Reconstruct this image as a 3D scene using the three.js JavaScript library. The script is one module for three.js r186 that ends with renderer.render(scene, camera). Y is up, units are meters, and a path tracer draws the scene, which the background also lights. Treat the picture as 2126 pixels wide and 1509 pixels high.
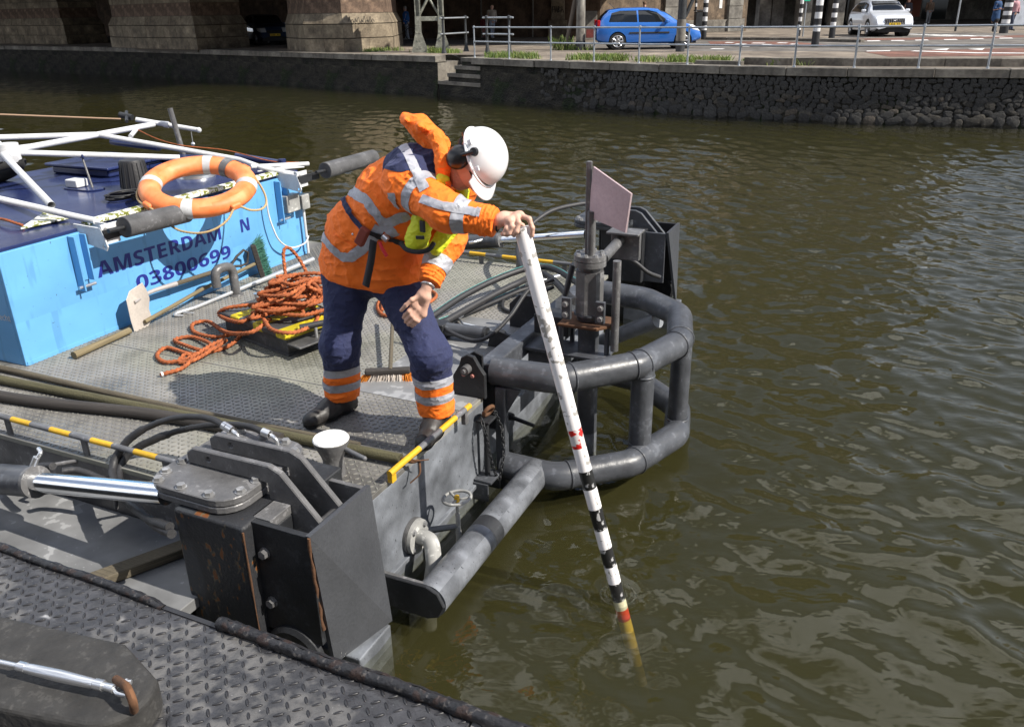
import * as THREE from 'three';
import { RoundedBoxGeometry } from 'three/addons/geometries/RoundedBoxGeometry.js';
import { mergeGeometries, mergeVertices, toCreasedNormals } from 'three/addons/utils/BufferGeometryUtils.js';
import { FontLoader } from 'three/addons/loaders/FontLoader.js';
import { TextGeometry } from 'three/addons/geometries/TextGeometry.js';

const V3 = THREE.Vector3, PI = Math.PI, { sin, cos, abs, min, max, sqrt, floor, atan2, hypot, exp, tan } = Math;
const clamp = (x, a = 0, b = 1) => min(b, max(a, x)), mixn = (a, b, t) => a + (b - a) * t, sstep = (a, b, x) => { const t = clamp((x - a) / (b - a)); return t * t * (3 - 2 * t); };
const rad = (d) => d * PI / 180;

// ---------- camera ----------
const scene = new THREE.Scene();
const PW = 2126, PH = 1509, FOC = 1720, PITCH = rad(23.1), ROLL = rad(1.0), EYE = new V3(0, 2.75, 0);
const fwd = new V3(0, -sin(PITCH), -cos(PITCH)), right0 = new V3(1, 0, 0), up0 = new V3().crossVectors(right0, fwd);
const camR = right0.clone().multiplyScalar(cos(ROLL)).addScaledVector(up0, -sin(ROLL)), camU = right0.clone().multiplyScalar(sin(ROLL)).addScaledVector(up0, cos(ROLL));
const camera = new THREE.PerspectiveCamera(2 * Math.atan(PH / 2 / FOC) * 180 / PI, PW / PH, 0.05, 600);
camera.position.copy(EYE);
camera.quaternion.setFromRotationMatrix(new THREE.Matrix4().makeBasis(camR, camU, fwd.clone().negate()));
scene.add(camera);

// ---------- barge frame: u towards the bow, v across to the far side, h up from the water ----------
const TURN = rad(25.1), UD = new V3(cos(TURN), 0, sin(TURN)), VD = new V3(sin(TURN), 0, -cos(TURN)), BO = new V3(-0.62895, 0, -3.56764);
const HD = 0.60, ST = 1.295;                                   // barge deck and street above the water

// ---------- sky, sun, exposure ----------
const SUN_EL = rad(43), SUN_TURN = rad(3);
const sunDir = UD.clone().multiplyScalar(cos(SUN_TURN)).addScaledVector(VD, sin(SUN_TURN)).multiplyScalar(cos(SUN_EL)); sunDir.y = sin(SUN_EL);
const skyTexture = () => {                                     // spring sky: blue air with broken white cloud all round
  const w = 1024, h = 512, d = new Float32Array(w * h * 4);
  for (let j = 0; j < h; j++) for (let i = 0; i < w; i++) {
    const el = ((j + 0.5) / h - 0.5) * PI, az = ((i + 0.5) / w - 0.5) * 2 * PI, y = sin(el), x = cos(el) * cos(az), z = cos(el) * sin(az), k = (j * w + i) * 4, yy = max(0, y), t = Math.pow(1 - yy, 2.8);
    let r = mixn(0.05, 0.66, t), g = mixn(0.1, 0.73, t), b = mixn(0.23, 0.82, t);
    const q = 1.5 / (yy + 0.22), n = fbm(x * q + 31, z * q + 17, 6, 0, 401), m = fbm(x * q * 2.3 + 5, z * q * 2.3 + 9, 4, 0, 409), c = sstep(0.56, 0.64, n), lit = 1.25 + 0.8 * m - 0.5 * max(0, n - 0.6);
    r = mixn(r, 0.72 * lit, c); g = mixn(g, 0.74 * lit, c); b = mixn(b, 0.78 * lit, c);
    const s = max(0, x * sunDir.x + y * sunDir.y + z * sunDir.z), halo = 0.25 * Math.pow(s, 24); r += halo; g += halo * 0.95; b += halo * 0.85;
    if (y < 0) { r = 0.12; g = 0.12; b = 0.11; }
    d[k] = r; d[k + 1] = g; d[k + 2] = b; d[k + 3] = 1;
  }
  const t = new THREE.DataTexture(d, w, h, THREE.RGBAFormat, THREE.FloatType); t.mapping = THREE.EquirectangularReflectionMapping; t.magFilter = THREE.LinearFilter; t.minFilter = THREE.LinearFilter; t.needsUpdate = true; return t;
};
const sun = new THREE.DirectionalLight(new THREE.Color(1, 0.94, 0.85), 5);
sun.position.copy(sunDir).multiplyScalar(60).add(new V3(0, 0, -12)); sun.target.position.set(0, 0, -12); scene.add(sun, sun.target);
sun.castShadow = true; sun.shadow.mapSize.set(4096, 4096); Object.assign(sun.shadow.camera, { left: -50, right: 50, top: 50, bottom: -50, near: 1, far: 160 });
const renderer = new THREE.WebGLRenderer({ antialias: true });
renderer.toneMapping = THREE.LinearToneMapping; renderer.toneMappingExposure = 1.5; renderer.shadowMap.enabled = true;

// ---------- pixels of the photograph to places ----------
const ray = (x, y) => fwd.clone().multiplyScalar(FOC).addScaledVector(camR, x - PW / 2).addScaledVector(camU, -(y - PH / 2)).normalize();
const cut = (x, y, p, n) => { const d = ray(x, y), t = p.clone().sub(EYE).dot(n) / d.dot(n); return EYE.clone().addScaledVector(d, t); };
const YUP = new V3(0, 1, 0);
const wp = (x, y, h = ST) => cut(x, y, new V3(0, h, 0), YUP);                       // on a level plane, world axes
const toUV = (p) => { const q = p.clone().sub(BO); return [q.dot(UD), q.dot(VD), p.y]; };
const hp = (x, y, h = HD) => toUV(wp(x, y, h));                                      // on a level plane, barge axes
const up = (x, y, u) => toUV(cut(x, y, BO.clone().addScaledVector(UD, u), UD));      // on the plane u = const
const vp = (x, y, v) => toUV(cut(x, y, BO.clone().addScaledVector(VD, v), VD));      // on the plane v = const
const L = ([u, v, h]) => new V3(u, h, -v);                                           // barge numbers to barge-local axes

// ---------- random numbers and noise ----------
let seed = 12345; const rnd = () => { seed = (seed * 1664525 + 1013904223) >>> 0; return seed / 4294967296; };
const rr = (a, b) => a + (b - a) * rnd();
const hash2 = (x, y, s = 0) => { let n = (x * 374761393 + y * 668265263 + s * 974634777) | 0; n = Math.imul(n ^ (n >>> 13), 1274126177); return ((n ^ (n >>> 16)) >>> 0) / 4294967296; };
const hash3 = (x, y, z) => hash2(x + z * 157, y - z * 113, z * 7 + 3);
const vnoise = (x, y, per = 0, s = 0) => { const xi = floor(x), yi = floor(y), fx = x - xi, fy = y - yi, w = (a) => per ? ((a % per) + per) % per : a, sx = fx * fx * (3 - 2 * fx), sy = fy * fy * (3 - 2 * fy);
  return mixn(mixn(hash2(w(xi), w(yi), s), hash2(w(xi + 1), w(yi), s), sx), mixn(hash2(w(xi), w(yi + 1), s), hash2(w(xi + 1), w(yi + 1), s), sx), sy); };
const fbm = (x, y, oct = 4, per = 0, s = 0) => { let a = 0.5, v = 0, t = 0; for (let i = 0; i < oct; i++) { v += a * vnoise(x, y, per, s + i); t += a; a *= 0.5; x *= 2; y *= 2; per *= 2; } return v / t; };
const noise3 = (x, y, z) => { const xi = floor(x), yi = floor(y), zi = floor(z), s = (t) => t * t * (3 - 2 * t), fx = s(x - xi), fy = s(y - yi), fz = s(z - zi), h = (a, b, c) => hash3(xi + a, yi + b, zi + c);
  return mixn(mixn(mixn(h(0, 0, 0), h(1, 0, 0), fx), mixn(h(0, 1, 0), h(1, 1, 0), fx), fy), mixn(mixn(h(0, 0, 1), h(1, 0, 1), fx), mixn(h(0, 1, 1), h(1, 1, 1), fx), fy), fz); };

scene.background = scene.environment = skyTexture();

// ---------- textures: uv is in metres, so repeat = 1 / size of the tile ----------
function tex(n, size, fn, srgb = false, m = n) {
  const d = new Uint8Array(n * m * 4);
  for (let y = 0; y < m; y++) for (let x = 0; x < n; x++) { const c = fn(x / n, y / m), i = (y * n + x) * 4; d[i] = clamp(c[0]) * 255; d[i + 1] = clamp(c[1] ?? c[0]) * 255; d[i + 2] = clamp(c[2] ?? c[0]) * 255; d[i + 3] = 255; }
  const t = new THREE.DataTexture(d, n, m, THREE.RGBAFormat); t.wrapS = t.wrapT = THREE.RepeatWrapping; t.magFilter = THREE.LinearFilter; t.minFilter = THREE.LinearFilter; t.needsUpdate = true;
  if (srgb) t.colorSpace = THREE.SRGBColorSpace;
  const [sx, sy] = Array.isArray(size) ? size : [size, size]; t.repeat.set(1 / sx, 1 / sy); return t;
}
const at = (t, size) => { const c = t.clone(); const [sx, sy] = Array.isArray(size) ? size : [size, size]; c.repeat.set(1 / sx, 1 / sy); c.needsUpdate = true; return c; };
const S2 = (v) => [v, v, v];
const T = {
  grime: tex(512, 1.3, (x, y) => { const a = fbm(x * 6, y * 6, 5, 6, 1), b = vnoise(x * 128, y * 128, 128, 9); return S2(0.78 + 0.22 * a - 0.10 * (b > 0.93) + 0.06 * b); }, true),
  worn: tex(512, 0.9, (x, y) => { const a = fbm(x * 8, y * 8, 5, 8, 21), b = fbm(x * 40, y * 40, 3, 40, 5), s = vnoise(x * 160, y * 160, 160, 3); let v = 0.55 + 0.35 * a + 0.1 * b; if (s > 0.965) v += 0.32; if (a * 0.5 + b * 0.5 > 0.66) v += 0.18; return S2(v); }, true),
  rough: tex(256, 0.8, (x, y) => S2(0.55 + 0.45 * fbm(x * 10, y * 10, 5, 10, 40))),
  fine: tex(256, 0.25, (x, y) => S2(fbm(x * 24, y * 24, 4, 24, 50))),
  lumpy: tex(256, 0.3, (x, y) => S2(fbm(x * 8, y * 8, 5, 8, 55))),
  wood: tex(256, [0.9, 0.07], (x, y) => { const g = fbm(x * 4, y * 10, 3, 4, 60), l = fbm(x * 6, y * 48, 3, 6, 62); return S2(0.5 + 0.3 * g + 0.3 * (l - 0.5)); }, true),
  stone: tex(512, 1.7, (x, y) => { const a = fbm(x * 5, y * 5, 6, 5, 70), b = fbm(x * 30, y * 30, 3, 30, 71); return [0.62 + 0.5 * (a - 0.4) + 0.2 * (b - 0.5), 0.6 + 0.5 * (a - 0.4) + 0.2 * (b - 0.5), 0.57 + 0.48 * (a - 0.4) + 0.18 * (b - 0.5)]; }, true),
  wrinkle: tex(512, 0.42, (x, y) => { const wx = x + 0.06 * fbm(x * 4, y * 4, 3, 4, 91), wy = y + 0.06 * fbm(x * 4 + 2, y * 4, 3, 4, 93), r = (f, s) => Math.pow(1 - 2 * abs(fbm(wx * f, wy * f * 1.0, 3, f, s) - 0.5), 4); return S2(0.45 * r(4, 94) + 0.35 * r(8, 95) + 0.2 * fbm(x * 32, y * 32, 2, 32, 96)); }),
  cloth: tex(128, 0.02, (x, y) => S2(0.5 + 0.25 * sin(x * 2 * PI * 16) + 0.25 * sin(y * 2 * PI * 16))),
};
const C = (r, g, b) => new THREE.Color().setRGB(r, g, b);
const M = {};
function mat(o) { const m = new THREE.MeshPhysicalMaterial({ roughness: 0.6, metalness: 0, ...o }); return m; }

// ---------- geometry ----------
function uvBox(g) {                                            // uv in metres, by the way each face points
  if (g.userData.keepUV) return g;
  if (g.index) g = g.toNonIndexed();
  const p = g.attributes.position, n = p.count, uv = new Float32Array(n * 2), a = new V3(), b = new V3(), c = new V3();
  for (let i = 0; i < n; i += 3) {
    a.fromBufferAttribute(p, i); b.fromBufferAttribute(p, i + 1); c.fromBufferAttribute(p, i + 2);
    const nn = b.clone().sub(a).cross(c.clone().sub(a)), ax = abs(nn.x), ay = abs(nn.y), az = abs(nn.z);
    for (let k = 0; k < 3; k++) { const x = p.getX(i + k), y = p.getY(i + k), z = p.getZ(i + k); const q = ay >= ax && ay >= az ? [x, -z] : ax >= az ? [-z, y] : [x, y]; uv[(i + k) * 2] = q[0]; uv[(i + k) * 2 + 1] = q[1]; }
  }
  g.setAttribute('uv', new THREE.BufferAttribute(uv, 2)); return g;
}
const fix = (g) => { for (const k of Object.keys(g.attributes)) if (!['position', 'normal', 'uv', 'color'].includes(k)) g.deleteAttribute(k); return g; };
function join(list) { const l = list.map((g) => { g = fix(g); if (g.index) { const k = g.userData.keepUV; g = g.toNonIndexed(); g.userData.keepUV = k; } if (!g.attributes.normal) g.computeVertexNormals(); return g; });
  const keep = l.some((g) => g.userData.keepUV); const r = mergeGeometries(keep ? l.map((g) => g.attributes.uv ? g : uvBox(g)) : l.map((g) => { g = uvBox(g); return g; })); r.userData.keepUV = true; return r; }
const boxAt = (x0, x1, y0, y1, z0, z1, r = 0) => { const w = abs(x1 - x0), h = abs(y1 - y0), d = abs(z1 - z0), q = min(r, w / 2.2, h / 2.2, d / 2.2); const g = q > 0.0005 ? new RoundedBoxGeometry(w, h, d, 1, q) : new THREE.BoxGeometry(w, h, d); return g.translate((x0 + x1) / 2, (y0 + y1) / 2, (z0 + z1) / 2); };
const bx = (u0, u1, v0, v1, h0, h1, r = 0.004) => boxAt(u0, u1, h0, h1, -v1, -v0, r);             // in barge numbers
const asV = (p) => p.isVector3 ? p : L(p);
function rod(a, b, r, r2 = r, seg = 16, caps = true) { a = asV(a); b = asV(b); const d = b.clone().sub(a), l = d.length(); const g = new THREE.CylinderGeometry(r2, r, l, seg, 1, !caps); g.applyQuaternion(new THREE.Quaternion().setFromUnitVectors(YUP, d.normalize())); const m = a.clone().add(b).multiplyScalar(0.5); return g.translate(m.x, m.y, m.z); }
function fillet(pts, R, n = 8) {                               // polyline with rounded corners
  const p = pts.map(asV), o = [p[0]];
  for (let i = 1; i < p.length - 1; i++) { const r = Array.isArray(R) ? R[i] : R, a = p[i - 1].clone().sub(p[i]), b = p[i + 1].clone().sub(p[i]), la = a.length(), lb = b.length(); a.normalize(); b.normalize(); const ang = Math.acos(clamp(a.dot(b), -1, 1)), t = min(r / tan(ang / 2), la * 0.49, lb * 0.49); const s = p[i].clone().addScaledVector(a, t), e = p[i].clone().addScaledVector(b, t);
    for (let k = 0; k <= n; k++) { const f = k / n; o.push(s.clone().multiplyScalar((1 - f) * (1 - f)).addScaledVector(p[i], 2 * f * (1 - f)).addScaledVector(e, f * f)); } }
  o.push(p[p.length - 1]); return o;
}
const smooth = (pts, n = 60, closed = false, tension = 0.5) => new THREE.CatmullRomCurve3(pts.map(asV), closed, 'catmullrom', tension).getSpacedPoints(n);
function sweep(pts, r, seg = 12, o = {}) {                     // a round bar along a polyline; r a number or a function of 0..1
  const P = pts.map(asV), n = P.length, pos = [], nor = [], uv = [], idx = [], rf = typeof r === 'function' ? r : () => r; let len = 0;
  const tan_ = (i) => (o.closed ? P[(i + 1) % n].clone().sub(P[(i - 1 + n) % n]) : P[min(n - 1, i + 1)].clone().sub(P[max(0, i - 1)])).normalize();
  let t0 = tan_(0), N = abs(t0.y) < 0.9 ? new V3(0, 1, 0) : new V3(1, 0, 0); N.addScaledVector(t0, -N.dot(t0)).normalize();
  const m = o.closed ? n + 1 : n;
  for (let j = 0; j < m; j++) { const i = j % n, t = tan_(i); if (j) { len += P[i].distanceTo(P[(j - 1) % n]); N.addScaledVector(t, -N.dot(t)).normalize(); } const Bn = t.clone().cross(N), R = rf(j / (m - 1));
    for (let k = 0; k <= seg; k++) { const a = k / seg * 2 * PI, x = cos(a), y = sin(a) * (o.flat ?? 1), rk = R * (o.shape ? o.shape(j / (m - 1), a, len) : 1), nx = N.x * cos(a) + Bn.x * sin(a), ny = N.y * cos(a) + Bn.y * sin(a), nz = N.z * cos(a) + Bn.z * sin(a);
      pos.push(P[i].x + rk * (N.x * x + Bn.x * y), P[i].y + rk * (N.y * x + Bn.y * y), P[i].z + rk * (N.z * x + Bn.z * y)); nor.push(nx, ny, nz); uv.push(len, a * R); } }
  for (let j = 0; j < m - 1; j++) for (let k = 0; k < seg; k++) { const a = j * (seg + 1) + k, b = a + seg + 1; idx.push(a, a + 1, b, b, a + 1, b + 1); }
  if (!o.closed && o.caps !== false) for (const [j, s] of [[0, -1], [n - 1, 1]]) { const c = pos.length / 3, t = tan_(j).multiplyScalar(s); pos.push(P[j].x, P[j].y, P[j].z); nor.push(t.x, t.y, t.z); uv.push(0, 0);
    for (let k = 0; k <= seg; k++) { const q = (j * (seg + 1) + k) * 3; pos.push(pos[q], pos[q + 1], pos[q + 2]); nor.push(t.x, t.y, t.z); uv.push(uv[q / 3 * 2] + 0.01, uv[q / 3 * 2 + 1]); }
    for (let k = 0; k < seg; k++) s > 0 ? idx.push(c, c + 1 + k, c + 2 + k) : idx.push(c, c + 2 + k, c + 1 + k); }
  const g = new THREE.BufferGeometry(); g.setAttribute('position', new THREE.Float32BufferAttribute(pos, 3)); g.setAttribute('normal', new THREE.Float32BufferAttribute(nor, 3)); g.setAttribute('uv', new THREE.Float32BufferAttribute(uv, 2)); g.setIndex(idx);
  if (o.shape) g.computeVertexNormals();
  g.userData.keepUV = true; return g;
}
// a flat plate cut to an outline; plane 'uv' lies level, 'uh' faces across (v), 'vh' faces the bow (u)
function plate(pts, plane, at0, thick, bevel = 0.004, holes = []) {
  const s = new THREE.Shape(pts.map(([x, y]) => new THREE.Vector2(x, y))); for (const [cx, cy, r] of holes) { const h = new THREE.Path(); h.absarc(cx, cy, r, 0, 2 * PI, true); s.holes.push(h); }
  const g = new THREE.ExtrudeGeometry(s, { depth: max(0.0005, thick - 2 * bevel), bevelEnabled: bevel > 0, bevelThickness: bevel, bevelSize: bevel, bevelOffset: -bevel, bevelSegments: 1, curveSegments: 8 }); g.translate(0, 0, bevel);
  const m = new THREE.Matrix4();
  if (plane === 'uv') m.set(1, 0, 0, 0, 0, 0, 1, at0, 0, -1, 0, 0, 0, 0, 0, 1);            // (u, v) and up
  else if (plane === 'uh') m.set(1, 0, 0, 0, 0, 1, 0, 0, 0, 0, 1, -at0, 0, 0, 0, 1);     // (u, h), thick towards -v
  else m.set(0, 0, 1, at0, 0, 1, 0, 0, -1, 0, 0, 0, 0, 0, 0, 1);                           // (v, h), thick towards +u
  return g.applyMatrix4(m);
}
const rounded = (x0, x1, y0, y1, r, n = 5) => { const o = []; for (const [cx, cy, a0] of [[x1 - r, y1 - r, 0], [x0 + r, y1 - r, 90], [x0 + r, y0 + r, 180], [x1 - r, y0 + r, 270]]) for (let k = 0; k <= n; k++) { const a = rad(a0 + 90 * k / n); o.push([cx + r * cos(a), cy + r * sin(a)]); } return o; };
function lathe(prof, a, dir, seg = 24) { const g = new THREE.LatheGeometry(prof.map(([r, y]) => new THREE.Vector2(r, y)), seg); const q = new THREE.Quaternion().setFromUnitVectors(YUP, dir.clone().normalize()); g.applyQuaternion(q); a = asV(a); return toCreasedNormals(g.translate(a.x, a.y, a.z), 0.6); }
const hexBolt = (a, dir, s = 0.02, h = 0.6) => { a = asV(a); const d = dir.clone().normalize(); const w = rod(a, a.clone().addScaledVector(d, s * 0.2), s * 1.25, s * 1.25, 14), k = rod(a.clone().addScaledVector(d, s * 0.2), a.clone().addScaledVector(d, s * (0.2 + h * 1.2)), s, s * 0.93, 6); return join([w, flatN(k)]); };
const flatN = (g) => { g = g.index ? g.toNonIndexed() : g; g.computeVertexNormals(); return g; };

// ---------- things and parts ----------
const taken = {}; const numbered = (n) => { const k = taken[n] = (taken[n] ?? -1) + 1; return k ? `${n}_${String(k).padStart(3, '0')}` : n; };
const bases = new Map();
const sh = (m) => { m.castShadow = m.receiveShadow = true; return m; };
function thing(name, label, category, base = [0, 0, 0], o = {}) {                    // base in barge numbers, or a world Vector3
  const g = new THREE.Group(); g.name = numbered(name); scene.add(g); g.userData = { label, category }; if (o.group) g.userData.group = o.group;
  if (base.isVector3) { g.position.copy(base); g.rotation.y = o.turn ?? 0; bases.set(g, o.local ? new V3() : base.clone()); }
  else { g.position.copy(BO).addScaledVector(UD, base[0]).addScaledVector(VD, base[1]); g.position.y += base[2]; g.rotation.y = -TURN; bases.set(g, L(base)); }
  return g;
}
function part(t, name, geo, m, parent = t, o = {}) {                                  // geometry in barge (or world) axes, moved to the thing's base
  let g = Array.isArray(geo) ? join(geo) : geo; g = uvBox(g); if (!g.attributes.normal) g.computeVertexNormals(); const b = bases.get(t); g.translate(-b.x, -b.y, -b.z);
  const me = sh(new THREE.Mesh(g, m)); me.name = name; parent.add(me); if (o.label) me.userData.label = o.label; if (o.kind) me.userData.kind = o.kind; return me;
}
function solo(name, label, category, geo, m, base = [0, 0, 0], o = {}) {             // a thing that is one mesh
  let g = Array.isArray(geo) ? join(geo) : geo; g = uvBox(g); if (!g.attributes.normal) g.computeVertexNormals(); const w = base.isVector3; const b = w ? base : L(base); g.translate(-b.x, -b.y, -b.z);
  const me = sh(new THREE.Mesh(g, m)); me.name = numbered(name); scene.add(me); me.userData = { label, category }; if (o.group) me.userData.group = o.group;
  if (w) me.position.copy(base); else { me.position.copy(BO).addScaledVector(UD, base[0]).addScaledVector(VD, base[1]); me.position.y += base[2]; me.rotation.y = -TURN; } return me;
}
function struct(name, geo, m) { let g = Array.isArray(geo) ? join(geo) : geo; g = uvBox(g); if (!g.attributes.normal) g.computeVertexNormals(); const me = sh(new THREE.Mesh(g, m)); me.name = numbered(name); me.userData.kind = 'structure'; scene.add(me); return me; }
function copyOf(t, label) { const c = t.clone(); c.name = numbered(t.name.replace(/_\d{3}$/, '')); c.userData = { ...t.userData, label: label ?? t.userData.label }; bases.set(c, bases.get(t)); scene.add(c); return c; }
// ---------- clipping a mesh by fields (kept where every field is >= 0), and distance fields to meshes ----------
function clipGeo(geo, fields, lift = 0) {
  const g = geo.index ? geo.toNonIndexed() : geo, p = g.attributes.position, n = g.attributes.normal, P = [], N = [], a = new V3(), b = new V3();
  for (let i = 0; i < p.count; i += 3) {
    let poly = [0, 1, 2].map((k) => ({ p: new V3().fromBufferAttribute(p, i + k), n: new V3().fromBufferAttribute(n, i + k) }));
    for (const f of fields) { const o = [], val = poly.map((q) => f(q.p, q.n)); for (let k = 0; k < poly.length; k++) { const k2 = (k + 1) % poly.length, va = val[k], vb = val[k2]; if (va >= 0) o.push(poly[k]); if ((va >= 0) !== (vb >= 0)) { const t = va / (va - vb); o.push({ p: poly[k].p.clone().lerp(poly[k2].p, t), n: poly[k].n.clone().lerp(poly[k2].n, t).normalize() }); } } poly = o; if (poly.length < 3) break; }
    if (poly.length < 3) continue;
    for (let k = 1; k < poly.length - 1; k++) for (const q of [poly[0], poly[k], poly[k + 1]]) { P.push(q.p.x + q.n.x * lift, q.p.y + q.n.y * lift, q.p.z + q.n.z * lift); N.push(q.n.x, q.n.y, q.n.z); }
  }
  const r = new THREE.BufferGeometry(); r.setAttribute('position', new THREE.Float32BufferAttribute(P, 3)); r.setAttribute('normal', new THREE.Float32BufferAttribute(N, 3)); return r;
}
function nets(sdf, lo, hi, c) {                                // surface nets: one vertex per crossed cell
  const nx = Math.ceil((hi[0] - lo[0]) / c) + 1, ny = Math.ceil((hi[1] - lo[1]) / c) + 1, nz = Math.ceil((hi[2] - lo[2]) / c) + 1, v = new Float32Array(nx * ny * nz), id = new Int32Array(nx * ny * nz).fill(-1), I = (x, y, z) => (z * ny + y) * nx + x;
  for (let z = 0; z < nz; z++) for (let y = 0; y < ny; y++) for (let x = 0; x < nx; x++) { const i = I(x, y, z); if (x > 0 && v[i - 1] > 6 * c && x % 3) { v[i] = v[i - 1] - c; continue; } v[i] = sdf(lo[0] + x * c, lo[1] + y * c, lo[2] + z * c); }
  const P = [], F = [];
  for (let z = 0; z < nz - 1; z++) for (let y = 0; y < ny - 1; y++) for (let x = 0; x < nx - 1; x++) { let sx = 0, sy = 0, sz = 0, k = 0; const e = (x0, y0, z0, x1, y1, z1) => { const a = v[I(x + x0, y + y0, z + z0)], b = v[I(x + x1, y + y1, z + z1)]; if ((a < 0) !== (b < 0)) { const t = a / (a - b); sx += x0 + (x1 - x0) * t; sy += y0 + (y1 - y0) * t; sz += z0 + (z1 - z0) * t; k++; } };
    e(0, 0, 0, 1, 0, 0); e(0, 1, 0, 1, 1, 0); e(0, 0, 1, 1, 0, 1); e(0, 1, 1, 1, 1, 1); e(0, 0, 0, 0, 1, 0); e(1, 0, 0, 1, 1, 0); e(0, 0, 1, 0, 1, 1); e(1, 0, 1, 1, 1, 1); e(0, 0, 0, 0, 0, 1); e(1, 0, 0, 1, 0, 1); e(0, 1, 0, 0, 1, 1); e(1, 1, 0, 1, 1, 1);
    if (k) { id[I(x, y, z)] = P.length / 3; P.push(lo[0] + (x + sx / k) * c, lo[1] + (y + sy / k) * c, lo[2] + (z + sz / k) * c); } }
  const quad = (a, b, c2, d, flip) => { if (a < 0 || b < 0 || c2 < 0 || d < 0) return; flip ? F.push(a, c2, b, a, d, c2) : F.push(a, b, c2, a, c2, d); };
  for (let z = 1; z < nz - 1; z++) for (let y = 1; y < ny - 1; y++) for (let x = 1; x < nx - 1; x++) { const s = v[I(x, y, z)] < 0; if (s !== (v[I(x + 1, y, z)] < 0)) quad(id[I(x, y - 1, z - 1)], id[I(x, y, z - 1)], id[I(x, y, z)], id[I(x, y - 1, z)], !s); if (s !== (v[I(x, y + 1, z)] < 0)) quad(id[I(x - 1, y, z - 1)], id[I(x - 1, y, z)], id[I(x, y, z)], id[I(x, y, z - 1)], !s); if (s !== (v[I(x, y, z + 1)] < 0)) quad(id[I(x - 1, y - 1, z)], id[I(x, y - 1, z)], id[I(x, y, z)], id[I(x - 1, y, z)], !s); }
  const g = new THREE.BufferGeometry(); g.setAttribute('position', new THREE.Float32BufferAttribute(P, 3)); g.setIndex(F); const N = new Float32Array(P.length), h = c * 0.5; for (let i = 0; i < P.length; i += 3) { const x = P[i], y = P[i + 1], z = P[i + 2], a = sdf(x + h, y, z) - sdf(x - h, y, z), b = sdf(x, y + h, z) - sdf(x, y - h, z), d = sdf(x, y, z + h) - sdf(x, y, z - h), l = 1 / (hypot(a, b, d) || 1); N[i] = a * l; N[i + 1] = b * l; N[i + 2] = d * l; } g.setAttribute('normal', new THREE.BufferAttribute(N, 3)); return g;
}
const cap = (x, y, z, a, b, ra, rb) => { const bx_ = b.x - a.x, by = b.y - a.y, bz = b.z - a.z, px = x - a.x, py = y - a.y, pz = z - a.z, t = clamp((px * bx_ + py * by + pz * bz) / (bx_ * bx_ + by * by + bz * bz + 1e-9)); return hypot(px - bx_ * t, py - by * t, pz - bz * t) - mixn(ra, rb, t); };
const smin = (a, b, k) => { const h = max(k - abs(a - b), 0) / k; return min(a, b) - h * h * k * 0.25; };
const ell = (x, y, z, c, r, q) => { let dx = x - c.x, dy = y - c.y, dz = z - c.z; if (q) { const w = new V3(dx, dy, dz).applyQuaternion(q); dx = w.x; dy = w.y; dz = w.z; } const k = hypot(dx / r[0], dy / r[1], dz / r[2]); return (k - 1) * min(r[0], r[1], r[2]) * (k > 1 ? 1.15 : 1); };
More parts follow.
